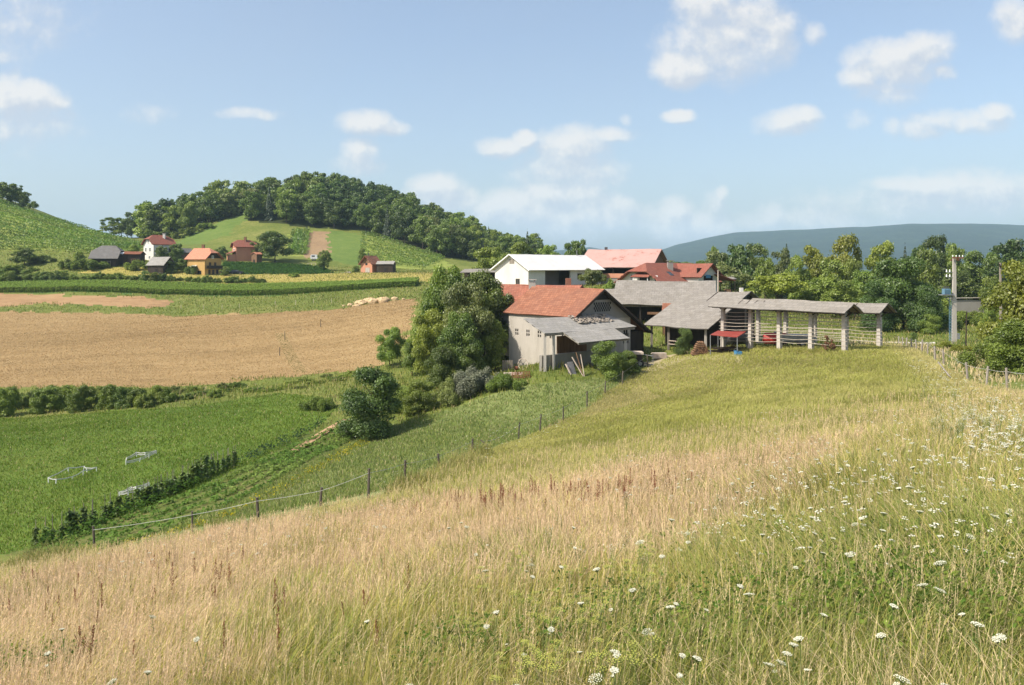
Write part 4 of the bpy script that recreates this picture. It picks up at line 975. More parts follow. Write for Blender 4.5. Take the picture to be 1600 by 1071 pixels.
tag(mb.build('roof_rubble', M['stone']), 'broken tiles and stones scattered on the lean-to roof under the gable', 'rubble', kind='stuff')

# ---- white barn
A = P(799, 397.5, 150); r = (.70, .714); f = frame(A, r); rv = Vector((.70, .714, 0)); gv = Vector((.714, -.70, 0)); zg = -6.2
t = thing('white_barn', 'big white barn with white sheet roof and a dark open bay in its long side', 'barn', (A.x, A.y, A.z + zg))
wl = gable_walls(t, f, 21.5, 4.4, 4.4, .58, zg, 'plaster_white', holes={'R': [(4.6, 12.0, .3, 3.3), (14.1, 15.6, 1.3, 2.5), (17.6, 18.9, 1.3, 2.5)], 'N': [(5.2, 6.3, .5, 1.6)]}, th=.3)
gable_roof(t, f, 21.5, 4.4, 4.4, .58, 'sheet_white', .6, .75, .12, amp=.02)
mb = MB(); mb.box(f(-.02, .15, -1.35), rv * .03, gv * .62, UP * .42); mb.build('louvre', M['wood_grey'], t)
mb = MB(); mb.bar(f(-.66, -5.2, -3.05), f(-.66, 0, -.03), .05, .2); mb.bar(f(-.66, 5.2, -3.05), f(-.66, 0, -.03), .05, .2); mb.build('barge_board', M['white'], t)
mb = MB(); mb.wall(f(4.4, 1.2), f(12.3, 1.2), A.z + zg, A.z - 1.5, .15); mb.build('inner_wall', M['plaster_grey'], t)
for s0, s1 in ((14.1, 15.6), (17.6, 18.9)): window(t, f((s0 + s1) / 2, 4.28, zg + 1.9), rv, gv, s1 - s0, 1.2, 'wood_dark', 'dark')
window(t, f(0.12, 1.65, zg + 1.05), gv, -rv, 1.1, 1.1, 'wood_grey', 'dark')
mb = MB(); mb.tube([f(19, .2, -.2), f(19, .2, 1.0)], .09, 6); mb.build('vent_pipe', M['metal'], t)
# ---- long flat roof left of it
A = P(722, 420.5, 168); f = frame(A, (.98, -.2))
t = thing('open_shelter', 'long low grey shelter roof running left from the white barn', 'shed', (A.x + 4, A.y, h(A.x + 4, A.y)))
mb = MB(); mb.sheet(f(0, 2.2, -.75), f(12, 2.2, -.55), f(12, -2.2, .1), f(0, -2.2, .0), .12, 10, 3, .03, 2); mb.build('roof', M['slate_warm'], t)
for x in (.4, 4, 8, 11.6):
    p = f(x, 1.9); g = h(p.x, p.y); mb = MB(); mb.bar((p.x, p.y, g - .3), (p.x, p.y, A.z - .75), .16); mb.build('post', M['wood_grey'], t)
mb = MB(); p, p2 = f(0, -1.9), f(12, -1.9); mb.wall(p2, p, h(p.x, p.y) - .6, A.z - .2, .15); mb.build('back_wall', M['wood_dark'], t)

# ---- barn with the faded pink roof
A = P(1029, 389, 165); r = (-.90, .436); f = frame(A, r); rv = Vector((-.90, .436, 0)); gv = Vector((.436, .90, 0)); zg = -7.0
t = thing('pink_roof_barn', 'large barn under a faded pink tiled roof with redder patches', 'barn', (A.x, A.y, A.z + zg))
gable_walls(t, f, 14.8, 6.6, 6.6, .53, zg, 'plaster_grey', holes={'L': [(.6, 14.2, 1.9, 3.1)]}, gablemat='wood_brown', th=.3)
gable_roof(t, f, 14.8, 6.6, 6.6, .53, 'tile_pink', .7, .6, .16, amp=.07)
mb = MB(); mb.wall(f(14.6, -6.72), f(.2, -6.72), A.z + zg + 1.0, A.z + zg + 1.9, .10); mb.build('balcony_boards', M['plaster_pinkish'], t)
for x in (.7, 4.2, 7.6, 11, 14): mb = MB(); mb.bar(f(x, -6.66, zg + 1.9), f(x, -6.66, zg + 3.2), .14); mb.build('post', M['wood_dark'], t)
mb = MB(); mb.box(f(11.5, .2, .15), (.3, 0, 0), (0, .3, 0), (0, 0, .3)); mb.build('ridge_vent', M['metal_dark'], t)

# ---- red-roofed house
A = P(1001, 411, 140); r = (.75, .661); f = frame(A, r); rv = Vector((.75, .661, 0)); gv = Vector((.661, -.75, 0)); zg = -6.2
t = thing('farm_house', 'farmhouse with red tiled half-hipped roof, chimney and small balcony dormer', 'house', (A.x, A.y, A.z + zg))
gable_walls(t, f, 16, 4.6, 4.6, .66, zg, 'plaster_white', hipcut=(1, 1))
rf = gable_roof(t, f, 16, 4.6, 4.6, .66, 'tile_red', 1.1, .7, .16, hip=(1.3, 1.3))
M2 = f(10, 0, -.1)
f2 = frame(M2 + gv * 7.2, -gv); fr2 = -gv; g2 = Vector((-gv.y, gv.x, 0))
gable_walls(t, f2, 7.0, 3.0, 3.0, .68, zg + .1, 'plaster_white', ends='N', holes={'N': [(1.2, 4.3, 3.0, 5.2)]})
gable_roof(t, f2, 7.6, 3.0, 3.0, .68, 'tile_red', .9, .55, .15, seed=3)
mb = MB(); mb.wall(f2(.6, -2.6), f2(.6, 2.6), M2.z + zg + 1, M2.z - .8, .1); mb.build('loggia_wall', M['wood_dark'], t)
mb = MB(); mb.box(f2(-.4, -.7, -2.3), fr2 * .03, g2 * .7, UP * .28); mb.build('hanging_laundry', M['blue'], t)
mb = MB(); mb.sheet(f2(-2.6, 4.4, -3.0), f2(1.5, 4.4, -3.0), f2(1.5, 1.6, -1.9), f2(-1.2, 1.6, -1.9), .12, 5, 3, .02, 6); mb.build('porch_roof', M['tile_red'], t)
chimney(rf, P(1047, 418.5, 143), .95, 1.0, 'plaster_grey')
mb = MB(); p = f(4.6, 2.9, -.66 * 2.9 + .06); mb.slab([p + rv * .5 + gv * .5 + UP * -.33, p - rv * .5 + gv * .5 + UP * -.33, p - rv * .5 - gv * .5 + UP * .33, p + rv * .5 - gv * .5 + UP * .33], .1); mb.build('skylight', M['glass'], rf)
window(t, f(-.0, -1.9, zg + 3.6), gv, -rv, .9, 1.2, 'white', 'glass'); window(t, f(-.0, 3.4, zg + 3.4), gv, -rv, .7, 1.2, 'white', 'glass')
window(t, f(-.0, -2.6, zg + 1.1), gv, -rv, .9, 1.2, 'white', 'glass')
dz = zg + 4.1
mb = MB(); mb.sheet(f(-1.5, -1.2, dz - .35), f(-1.5, 2.9, dz - .35), f(.4, 2.3, dz + .55), f(.4, -.6, dz + .55), .10, 5, 3, .01, 2); d_ = mb.build('dormer_roof', M['tile_red'], t)
for y in (-.7, 2.5): mb = MB(); mb.bar(f(-1.2, y, zg + 2.3), f(-1.2, y, dz - .3), .14); mb.build('post', M['white'], t)
mb = MB(); mb.wall(f(-1.3, -.8), f(-1.3, 2.6), A.z + zg + 2.0, A.z + zg + 2.9, .08); mb.build('balcony', M['white'], t)
mb = MB(); mb.box(f(-.03, .9, zg + 3.4), rv * .03, gv * 1.1, UP * .9); mb.build('balcony_door', M['dark'], t)
mb = MB(); mb.tube([P(1122, 441, 128), P(1122, 421, 128)], .09, 6); 
t2 = thing('wooden_mast', 'thin pale mast beside the right end of the long grey barn roof', 'pole', P(1122, 455, 128)); mb.v = []; mb.f = []; mb.uv = []
mb.tube([P(1122, 457, 128), P(1122, 422, 128)], [.12, .08], 6); mb.build('shaft', M['wood_pale'], t2); mb = MB(); mb.box(P(1122, 423, 128), (.2, 0, 0), (0, .04, 0), (0, 0, .04)); mb.build('crosspiece', M['metal'], t2)
# small roofed stand by the trees
A = P(1134, 433, 150); f = frame(A, (1, 0)); t = thing('roofed_stand', 'small open stand with flat grey roof under the olive trees', 'shed', (A.x, A.y, h(A.x, A.y)))
mb = MB(); mb.sheet(f(-1.6, 1.5, -.35), f(1.7, 1.5, -.35), f(1.7, -1.5, 0), f(-1.6, -1.5, 0), .1, 4, 3, .02, 1); mb.build('roof', M['slate_warm'], t)
for x in (-1.3, 1.4):
    for y in (-1.2, 1.2):
        p = f(x, y); mb = MB(); mb.bar((p.x, p.y, h(p.x, p.y) - .2), (p.x, p.y, A.z - .28), .12); mb.build('post', M['wood_dark'], t)
mb = MB(); p = f(0, 0); g = h(p.x, p.y); mb.box((p.x, p.y, g + .9), (1.1, 0, 0), (0, .7, 0), (0, 0, .5)); mb.box((p.x + .3, p.y - .2, g + 1.7), (.5, 0, 0), (0, .5, 0), (0, 0, .35)); mb.build('stored_wood', M['wood_brown'], t)

# ---- long barn with grey slate roof behind
A = P(1112, 439, 118); r = (-.97, .24); f = frame(A, r); rv = Vector((-.97, .24, 0)).normalized(); gv = Vector((.24, .97, 0)).normalized(); zg = -6.9
t = thing('long_barn', 'long barn under a big weathered grey slate roof with a dark open front', 'barn', (A.x, A.y, A.z + zg))
gable_walls(t, f, 13.5, 5.8, 5.8, .53, zg, 'wood_grey', holes={'L': [(.3, 13.2, .1, 3.2)]}, th=.2, gablemat='wood_dark')
gable_roof(t, f, 13.5, 5.8, 5.8, .53, 'slate_warm', .6, .5, .12, amp=.09, seed=8)
mb = MB(); mb.sheet(f(18.5, -6.0, -4.0), f(13.6, -6.0, -4.0), f(13.6, .5, -1.3), f(18.5, .5, -1.3), .12, 6, 5, .05, 9); mb.build('side_roof', M['slate_warm'], t)
for x in (.5, 3.5, 6.8, 10, 13.1): mb = MB(); mb.bar(f(x, -5.7, zg - .5), f(x, -5.7, zg + 3.4), .2); mb.build('post', M['wood_dark'], t)
mb = MB(); mb.bar(f(.4, -5.75, zg + 2.3), f(9, -5.75, zg + 2.3), .1, .35); mb.bar(f(.4, -5.75, zg + 1.2), f(7, -5.75, zg + 1.2), .1, .9); mb.build('loft_boards', M['wood_brown'], t)
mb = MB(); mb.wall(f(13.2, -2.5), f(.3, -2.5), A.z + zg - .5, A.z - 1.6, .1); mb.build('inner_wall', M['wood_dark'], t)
mb = MB(); mb.bar(f(1.2, -5.9, zg + .2), f(6.2, -5.9, zg + 1.3), .05, .08); 
for k in range(9): mb.bar(f(1.2 + k * .6, -5.9, zg + .1), f(1.2 + k * .6, -5.9, zg + 1.0), .05)
mb.build('red_cart_rack', M['red_sheet'], t)
# ---- little orange tiled roof between
A = P(1062, 474, 108); f = frame(A, (-.97, .24))
t = thing('tiled_shed', 'tiny shed with bright orange tiled roof wedged between the two grey barns', 'shed', (A.x, A.y, h(A.x, A.y)))
mb = MB(); mb.sheet(f(2.3, -2.0, -1.3), f(-.4, -2.0, -1.3), f(-.4, 0, 0), f(2.3, 0, 0), .12, 5, 4, .02, 2); mb.build('roof', M['tile_orange'], t)
p, p2 = f(2.2, -1.7), f(-.3, -1.7); mb = MB(); mb.wall(p, p2, h(p.x, p.y) - 1, A.z - 1.3, .15); mb.wall(p2, f(-.3, 0), h(p.x, p.y) - 1, A.z - 1.3, .15); mb.wall(f(2.2, 0), p, h(p.x, p.y) - 1, A.z - 1.3, .15); mb.build('wall', M['wood_brown'], t)

# ---- steep grey shed with the low sweeping eave
A = P(1168, 456, 100); r = (-.70, .714); f = frame(A, r); rv = Vector((-.70, .714, 0)); gv = Vector((.714, .70, 0)); zg = -6.9
t = thing('sweeping_shed', 'shed whose wide grey slate roof sweeps down to a low eave, dark underneath', 'shed', (A.x, A.y, A.z + zg))
gable_roof(t, f, 8.2, 9.6, 2.6, .41, 'slate_warm', .5, .4, .12, amp=.10, seed=12)
mb = MB()
for x in (0.2, 4.2, 8.0): mb.bar(f(x, -9.7, -.41 * 9.7 - .2), f(x, 0, -.2), .12, .18); mb.bar(f(x, 2.7, -.41 * 2.7 - .2), f(x, 0, -.2), .12, .18)
mb.bar(f(0, -9.3, -4.05), f(8.2, -9.3, -4.05), .18, .2); mb.build('rafters', M['wood_dark'], t)
for x, y in ((.3, -9.2), (2.9, -9.2), (5.5, -9.2), (8.0, -9.2), (.3, -4.6), (.3, 0)):
    mb = MB(); p = f(x, y); mb.bar((p.x, p.y, h(p.x, p.y) - .3), (p.x, p.y, A.z - .41 * abs(y) - .2), .24); mb.build('post', M['concrete'] if x < 1 and y < -9 else M['wood_grey'], t)
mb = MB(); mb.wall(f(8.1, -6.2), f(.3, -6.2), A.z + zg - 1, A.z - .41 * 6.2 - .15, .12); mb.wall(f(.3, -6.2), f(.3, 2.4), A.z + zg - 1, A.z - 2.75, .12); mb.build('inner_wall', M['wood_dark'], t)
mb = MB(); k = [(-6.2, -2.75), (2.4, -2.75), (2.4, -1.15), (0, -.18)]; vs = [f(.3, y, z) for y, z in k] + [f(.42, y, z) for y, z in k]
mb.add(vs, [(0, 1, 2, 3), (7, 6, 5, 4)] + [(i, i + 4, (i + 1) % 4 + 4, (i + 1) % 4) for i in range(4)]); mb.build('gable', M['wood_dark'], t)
mb = MB(); mb.bar(f(3.0, -9.3, zg + 1.0), f(5.4, -9.3, zg + 1.0), .08); mb.bar(f(3.0, -9.3, zg + .6), f(5.4, -9.3, zg + .6), .08); mb.build('rail', M['wood_pale'], t)
mb = MB(); p = f(1.2, .6, .1); mb.box(p + V3(0, 0, .0), (.2, 0, 0), (0, .2, 0), (0, 0, .35)); mb.build('chimney', M['plaster_white'], t)
# ------------------------------------------------------------------ hayracks: two rows of concrete pillars, rails between, narrow slate roofs
def hayrack(label, O, dirv, n, span, zbase, ztop, seed, rails=9, skip=()):
    dv = Vector((dirv[0], dirv[1], 0)).normalized(); nv = Vector((dv.y, -dv.x, 0))    # nv: to the far side
    O = Vector(O); rr = random.Random(seed)
    t = thing('hayrack', label, 'hayrack', (O.x, O.y, zbase))
    for i in range(n):
        p = O + dv * span * i; zb = h(p.x, p.y)
        mb = MB(); lean = V3(rr.uniform(-.08, .08), rr.uniform(-.05, .05), 0)
        vs, s0, s1 = [], .23, .18
        for z, s, off in ((zb - .5, s0, V3(0, 0, 0)), (ztop - 1.0, s1, lean)):
            for a, b in ((-1, -1), (1, -1), (1, 1), (-1, 1)): vs.append(V3(p.x, p.y, z) + off + dv * a * s + nv * b * s)
        mb.add(vs, [(0, 3, 2, 1), (4, 5, 6, 7)] + [(k, (k + 1) % 4, (k + 1) % 4 + 4, k + 4) for k in range(4)])
        pl = mb.build('pillar', M['concrete'], t)
        mb = MB(); q = V3(p.x, p.y, ztop - 1.05) + lean
        for sd in (-1, 1):
            mb.bar(q + UP * -.45, q + dv * sd * .95 + UP * .12, .1); mb.bar(q + UP * .0, q + nv * sd * 1.25 + UP * .02, .1, .13)
        mb.bar(q + UP * -.1, q + UP * .85, .14); mb.build('bracket', M['wood_dark'], pl)
    E = O + dv * span * (n - 1)
    for k in range(rails):
        z = zbase + .75 + k * (ztop - 1.6 - zbase) / rails
        mb = MB(); pts = []
        for i in range(n * 2 - 1):
            p = O + dv * span * i / 2; pts.append(V3(p.x, p.y, z + (h(p.x, p.y) - zbase) * .5 - (.06 if i % 2 else 0) + rr.uniform(-.04, .04)) - nv * .22)
        pts[0] -= dv * .4; pts[-1] += dv * .4
        mb.tube(pts, .030, 5); mb.build('rail', M['wood_rail'], t)
    mb = MB(); a, b = O - dv * 1.0, E + dv * .8; hw = 1.75; dz = .95
    for s, sd in ((-1, 1), (1, 2)):
        mb.sheet(V3(a.x, a.y, ztop - dz) + nv * hw * s, V3(b.x, b.y, ztop - dz) + nv * hw * s, V3(b.x, b.y, ztop), V3(a.x, a.y, ztop), .09, 26, 6, .07, seed + sd)
    rf = mb.build('roof', M['slate_warm'], t)
    mb = MB()
    for s in (-1, 1): mb.bar(V3(a.x, a.y, ztop - dz - .12) + nv * 1.25 * s + dv * .3, V3(b.x, b.y, ztop - dz - .12) + nv * 1.25 * s - dv * .3, .14)
    for i in range(int((b - a).length / 1.0)):
        p = a + dv * (i * 1.0 + .4)
        for s in (-1, 1): mb.bar(V3(p.x, p.y, ztop - dz - .14) + nv * (hw - .05) * s, V3(p.x, p.y, ztop - .14), .09)
    mb.build('rafters', M['wood_dark'], t)
    return t
O1 = P(1320, 548, 80)
hayrack('front hayrack with five pale pillars and a sagging grey slate roof', O1, (-.59, .807), 5, 3.8, -8.9, -3.75, 21)
hayrack('rear hayrack, its roof end and last pillar showing right of the front one', O1 + V3(5.25, 3.85, 0), (-.59, .807), 5, 3.8, -8.9, -3.95, 33)

# ------------------------------------------------------------------ under and around the hayracks
def cyl_between(mb, a, b, r0, n=14):
    mb.tube([a, b], r0, n)
def wheel(t, c, axis, r0, w, parent_name='wheel'):
    mb = MB(); a = Vector(axis).normalized(); c = Vector(c); mb.tube([c - a * w / 2, c + a * w / 2], r0, 14); o = mb.build('wheel', M['black'], t)
    mb = MB(); mb.tube([c - a * (w / 2 + .02), c + a * (w / 2 + .02)], r0 * .5, 10); mb.build('rim', M['metal'], o); return o
g = at(1136, 88.5); t = thing('red_canopy', 'low red sheet roof on thin posts beside the first hayrack pillar', 'shelter', g)
a, b, c, d = P(1110, 523, 88), P(1152, 527, 86), P(1166, 518, 90.5), P(1122, 517, 92)
mb = MB(); mb.sheet(a, b, c, d, .06, 8, 4, .02, 3); mb.build('roof', M['red_sheet'], t)
for p in (a, b, c, d):
    gz = h(p.x, p.y); mb = MB(); mb.tube([(p.x, p.y, gz - .2), (p.x, p.y, p.z - .05)], .05, 6); mb.build('post', M['metal'], t)
g = at(1133, 89.0); t = thing('wood_heap', 'dark heap of scrap wood under the red canopy', 'heap', g); mb = MB(); rr = random.Random(3)
for k in range(16):
    a = rr.uniform(-.35, .35); x, y = rr.uniform(-1.0, 1.0), rr.uniform(-.8, .8); l = rr.uniform(.5, 1.3)
    mb.bar((g.x + x - l * math.cos(a), g.y + y - l * math.sin(a), g.z + .1 + k * .035), (g.x + x + l * math.cos(a), g.y + y + l * math.sin(a), g.z + .12 + k * .035 + rr.uniform(-.1, .1)), .12)
mb.build('wood_pile', M['wood_dark'], t)
for i, (u, d, nm, mt, lb) in enumerate(((1150, 85.5, 'bucket', 'blue', 'blue bucket on the grass in front of the red canopy'), (1154, 85.3, 'crate', 'blue', 'blue crate on the grass beside the blue bucket'))):
    g = at(u, d); t = thing(nm, lb, nm, g); mb = MB()
    if nm == 'bucket': mb.tube([g, g + UP * .5], [.18, .24], 12, False); mb.tube([g + UP * .02, g + UP * .04], .18, 12); mb.build('pail', M[mt], t); mb = MB(); mb.tube([g + V3(.24 * math.cos(a), 0, .48 + .24 * math.sin(a)) for a in np.linspace(0, math.pi, 9)], .015, 5); mb.build('handle', M['metal'], t)
    else:
        for s in (-1, 1): mb.box(g + V3(s * .3, 0, .2), (.02, 0, 0), (0, .25, 0), (0, 0, .2)); mb.box(g + V3(0, s * .24, .2), (.28, 0, 0), (0, .02, 0), (0, 0, .2))
        mb.box(g + V3(0, 0, .03), (.28, 0, 0), (0, .22, 0), (0, 0, .02)); mb.build('crate_body', M[mt], t)
# tank
g = at(1158, 93.5); t = thing('water_tank', 'dark grey cylindrical tank lying behind the red canopy', 'tank', g)
mb = MB(); mb.tube([g + V3(-1.5, .3, 1.05), g + V3(-1.4, .28, 1.05), g + V3(1.2, -.3, 1.05), g + V3(1.3, -.32, 1.05)], [.6, .75, .75, .6], 18); mb.build('tank_shell', M['metal_dark'], t, True)
for x in (-.9, .8): mb = MB(); mb.box(g + V3(x, 0, .2), (.1, 0, 0), (0, .6, 0), (0, 0, .3)); mb.build('cradle', M['wood_dark'], t)
mb = MB(); mb.tube([g + V3(0, 0, 1.75), g + V3(0, 0, 2.0)], .2, 10); mb.build('filler_cap', M['metal'], t)
# red tanker trailer
g = at(1212, 89); t = thing('slurry_tanker', 'red slurry tanker trailer parked between the hayrack pillars', 'trailer', g)
mb = MB(); mb.tube([g + V3(-1.35, .25, 1.0), g + V3(-1.2, .22, 1.0), g + V3(1.1, -.22, 1.0), g + V3(1.25, -.25, 1.0)], [.4, .62, .62, .4], 18); mb.build('tank', M['red_paint'], t, True)
mb = MB(); mb.bar(g + V3(-2.1, .4, .5), g + V3(1.2, -.2, .5), .14); mb.build('drawbar', M['metal_dark'], t)
for s in (-1, 1): wheel(t, g + V3(.3 + s * .12, -.05 + s * .75, .42), (.18, 1, 0), .42, .26)
mb = MB(); mb.tube([g + V3(0, 0, 1.55), g + V3(0, 0, 1.8)], .18, 10); mb.build('lid', M['metal'], t)
# flat trailer with pale sides
g = at(1246, 88); t = thing('farm_trailer', 'flat trailer with grey ribbed sides right of the red tanker', 'trailer', g)
ex, ey = V3(.985, -.17, 0), V3(.17, .985, 0)
mb = MB(); mb.box(g + UP * .62, ex * 1.75, ey * .85, UP * .07); mb.build('bed', M['metal_dark'], t)
for s in (-1, 1):
    mb = MB(); mb.box(g + ey * s * .85 + UP * .95, ex * 1.75, ey * .03, UP * .25)
    for k in range(8): mb.box(g + ey * s * .90 + ex * (-1.6 + k * .457) + UP * .95, ex * .05, ey * .025, UP * .25)
    mb.build('side_board', M['metal'], t)
    wheel(t, g + ex * .4 + ey * s * .7 + UP * .35, ey, .35, .2)
for k in range(5): 
    if k == 0: mb = MB()
    mb.box(g + UP * (1.22 + .03 * k) + ex * (.1 * k - .2), ex * 1.5, ey * .8, UP * .012)
mb.build('load_of_sheets', M['metal'], t)
# woodpile by the shed
g = at(1094, 90.5); t = thing('woodpile', 'stacked split logs beside the post of the sweeping shed', 'woodpile', g); mb = MB(); rr = random.Random(8)
for j in range(7):
    for i in range(9 - j):
        p = g + V3(-.95 + i * .24 + j * .12, rr.uniform(-.1, .1), .12 + j * .22); mb.tube([p + V3(0, -.5, 0), p + V3(.02, .5, 0)], rr.uniform(.09, .125), 6)
mb.build('logs', M['wood_brown'], t)
# dry brown bush in the rack
tree_px('dry_shrub', 'withered brown shrub between the right-hand hayrack pillars', 'bush', 1294, 524, 80.5, 22, 'loose', 'leaf_dry', 'mid', var=0)

# ------------------------------------------------------------------ clutter by the barn
g = at(812, 88); t = thing('harrow', 'rusty spike harrow lying on the grass at the corner of the lean-to', 'harrow', P(815, 582, 80.5) if False else at(814, 81)); g = t.location.copy()
mb = MB()
for k in range(5): mb.bar(g + V3(-.95, -.3 + k * .28, .25 + k * .10), g + V3(.95, -.25 + k * .28, .32 + k * .10), .06)
for k in range(7): mb.bar(g + V3(-.9 + k * .3, -.35, .22), g + V3(-.9 + k * .3, .85, .66), .05)
mb.build('grid', M['rust'], t); mb = MB()
for k in range(7):
    for j in range(5): p = g + V3(-.9 + k * .3, -.3 + j * .28, .27 + j * .10); mb.bar(p, p + V3(0, .05, -.3), .035)
mb.build('tines', M['rust'], t)
g = at(817, 91); t = thing('cartwheel', 'old pale cartwheel leaning against the barn wall', 'wheel', g); mb = MB(); c = g + UP * .62
ring = [c + V3(.55 * math.cos(a), .18 * math.sin(a), .6 * math.sin(a)) for a in np.linspace(0, 2 * math.pi, 19)]; mb.tube(ring, .05, 6, False); mb.build('rim', M['wood_pale'], t)
mb = MB()
for k in range(8): a = k * math.pi / 4; mb.bar(c, c + V3(.53 * math.cos(a), .17 * math.sin(a), .58 * math.sin(a)), .05)
mb.build('spokes', M['wood_grey'], t); mb = MB(); mb.tube([c + V3(0, -.12, .03), c + V3(0, .12, -.03)], .1, 8); mb.build('hub', M['metal_dark'], t)
g = at(806, 87.5); t = thing('cable_reel', 'dark reel lying by the barn wall left of the cartwheel', 'reel', g)
mb = MB(); mb.tube([g + V3(-.25, 0, .4), g + V3(-.2, 0, .4)], .42, 14); mb.tube([g + V3(.2, 0, .4), g + V3(.25, 0, .4)], .42, 14); mb.build('flanges', M['wood_dark'], t); mb = MB(); mb.tube([g + V3(-.2, 0, .4), g + V3(.2, 0, .4)], .22, 10); mb.build('drum', M['rust'], t)
g = at(793, 93); t = thing('old_crate', 'weathered upright crate at the left corner of the barn', 'crate', g); mb = MB()
for k in range(5): mb.box(g + V3(-.5 + k * .25, 0, .65), (.11, 0, 0), (0, .03, 0), (0, 0, .65)); mb.box(g + V3(-.5 + k * .25, .7, .65), (.11, 0, 0), (0, .03, 0), (0, 0, .6))
mb.build('slats', M['wood_grey'], t); mb = MB(); mb.box(g + V3(-.55, .35, .6), (.03, 0, 0), (0, .31, 0), (0, 0, .55)); mb.box(g + V3(.55, .35, .6), (.03, 0, 0), (0, .31, 0), (0, 0, .55)); mb.box(g + V3(0, .35, .1), (.5, 0, 0), (0, .31, 0), (0, 0, .04)); mb.build('sides', M['wood_brown'], t)
for i, (u, d, w_, lb) in enumerate(((803, 83.5, 1.2, 'loose poles lying on the grass left of the harrow'),)):
    g = at(u, d); t = thing('pole_heap', lb, 'poles', g); mb = MB(); rr = random.Random(2)
    for k in range(6): a = rr.uniform(-.6, .3); mb.tube([g + V3(-1.1 * math.cos(a), -.9 * math.sin(a) + k * .1, .08 + .04 * k), g + V3(1.1 * math.cos(a), .9 * math.sin(a) + k * .1, .12 + .05 * k)], .045, 5)
    mb.build('poles', M['wood_pale'], t)
# boards leaning at the lean-to
for (x0, y0, x1, y1, w_, mt, lb) in ((912, 578, 894, 558, .26, 'wood_pale', 'widest pale board leaning under the lean-to roof'), (911, 574, 900, 551, .16, 'wood_brown', 'narrow brownish board leaning behind the widest one'), (913, 572, 907, 554, .15, 'wood_pale', 'short pale board leaning furthest right'), (893, 580, 884, 569, .20, 'wood_pale', 'low pale board at the left edge of the dark sheet')):
    a, b = at(x0, 81.3), P(x1, y1, 81.8); t = MB(); t.bar(a - UP * .05, b, w_, .07); tag(t.build('leaning_board', M[mt]), lb, 'board')
a, b = at(888, 81.6), at(901, 81.6); mb = MB(); mb.slab([a, b, b + V3(-.35, .6, 1.25), a + V3(-.1, .6, 1.1)], .05); tag(mb.build('leaning_sheet', M['metal_dark']), 'dark corrugated sheet leaning between the pale boards', 'sheet')
# cart / machine right of the lean-to
g = at(990, 89); t = thing('farm_cart', 'old cart with a pale box body standing in the barn shade', 'cart', g); mb = MB(); mb.box(g + UP * 1.55, (1.0, 0, 0), (0, .8, 0), (0, 0, .12)); mb.build('cover', M['wood_pale'], t); mb = MB(); mb.box(g + UP * 1.0, (.85, 0, 0), (0, .7, 0), (0, 0, .4)); mb.build('box_body', M['wood_dark'], t)
for s in (-1, 1): wheel(t, g + V3(s * .6, -.8, .42), (0, 1, 0), .42, .14)
mb = MB(); mb.bar(g + V3(.8, -.4, .5), g + V3(1.9, -1.2, .35), .1); mb.build('drawbar', M['metal_dark'], t)
g = at(985, 87); t = thing('steel_drum', 'pale steel drum lying in front of the cart', 'drum', g); mb = MB(); mb.tube([g + V3(-.4, 0, .32), g + V3(.4, -.15, .32)], .3, 14); mb.build('shell', M['metal'], t); mb = MB(); mb.tube([g + V3(-.02, 0, .32), g + V3(.03, -.01, .32)], .32, 14); mb.build('hoop', M['metal_dark'], t)
g = at(1009, 89); t = thing('metal_frame', 'bare grey tube frame standing on the farm path by the cart', 'frame', g)
a, b = g + V3(-.9, 0, 0), g + V3(.75, -.4, 0)
for p in (a, b): mb = MB(); mb.tube([p - UP * .2, p + UP * 1.35], .04, 6); mb.build('upright', M['metal'], t)
mb = MB(); mb.tube([a + UP * 1.35, b + UP * 1.15], .04, 6); mb.build('top_rail', M['metal'], t)
g = at(1030, 93); t = thing('board_stack', 'pale boards stacked at the mouth of the dark passage', 'boards', g); mb = MB()
for k in range(7): mb.box(g + V3(rr.uniform(-.1, .1), 0, .12 + k * .09), (.8, .1, 0), (-.05, .4, 0), (0, 0, .035))
mb.build('boards', M['wood_pale'], t)

# ------------------------------------------------------------------ poles
g = at(1491, 99); t = thing('concrete_pole', 'tall concrete power pole carrying a small blue transformer platform and a ladder', 'power pole', g)
zt = -(402 - HZ) * 99 / F; s0, s1 = .25, .17; vs = []
for z, s in ((g.z - .4, s0), (zt, s1)):
    for a, b in ((-1, -1), (1, -1), (1, 1), (-1, 1)): vs.append(V3(g.x + a * s, g.y + b * s * .7, z))
mb = MB(); mb.add(vs, [(0, 3, 2, 1), (4, 5, 6, 7)] + [(k, (k + 1) % 4, (k + 1) % 4 + 4, k + 4) for k in range(4)]); mb.build('shaft', M['concrete'], t)
mb = MB(); mb.box((g.x + .25, g.y - .35, zt - .1), (.7, 0, 0), (0, .08, 0), (0, 0, .08)); mb.box((g.x + .25, g.y + .35, zt - .35), (.55, 0, 0), (0, .08, 0), (0, 0, .07)); mb.build('crossarm', M['rust'], t)
for x in (-.38, .05, .45, .85): mb = MB(); mb.tube([(g.x + x, g.y - .35, zt), (g.x + x, g.y - .35, zt + .1), (g.x + x, g.y - .35, zt + .24)], [.04, .07, .04], 8); mb.build('insulator', M['white'], t)
zp = -(461 - HZ) * 99 / F
mb = MB(); mb.box((g.x - .95, g.y, zp), (.75, 0, 0), (0, .55, 0), (0, 0, .05)); mb.bar((g.x - .3, g.y - .4, zp - .9), (g.x - 1.3, g.y - .4, zp - .05), .08); mb.bar((g.x - .3, g.y + .4, zp - .9), (g.x - 1.3, g.y + .4, zp - .05), .08); mb.build('platform', M['metal'], t)
mb = MB(); mb.box((g.x - 1.0, g.y, zp + .42), (.38, 0, 0), (0, .3, 0), (0, 0, .34))
for k in range(6): mb.box((g.x - 1.34 + k * .14, g.y - .34, zp + .42), (.025, 0, 0), (0, .05, 0), (0, 0, .28))
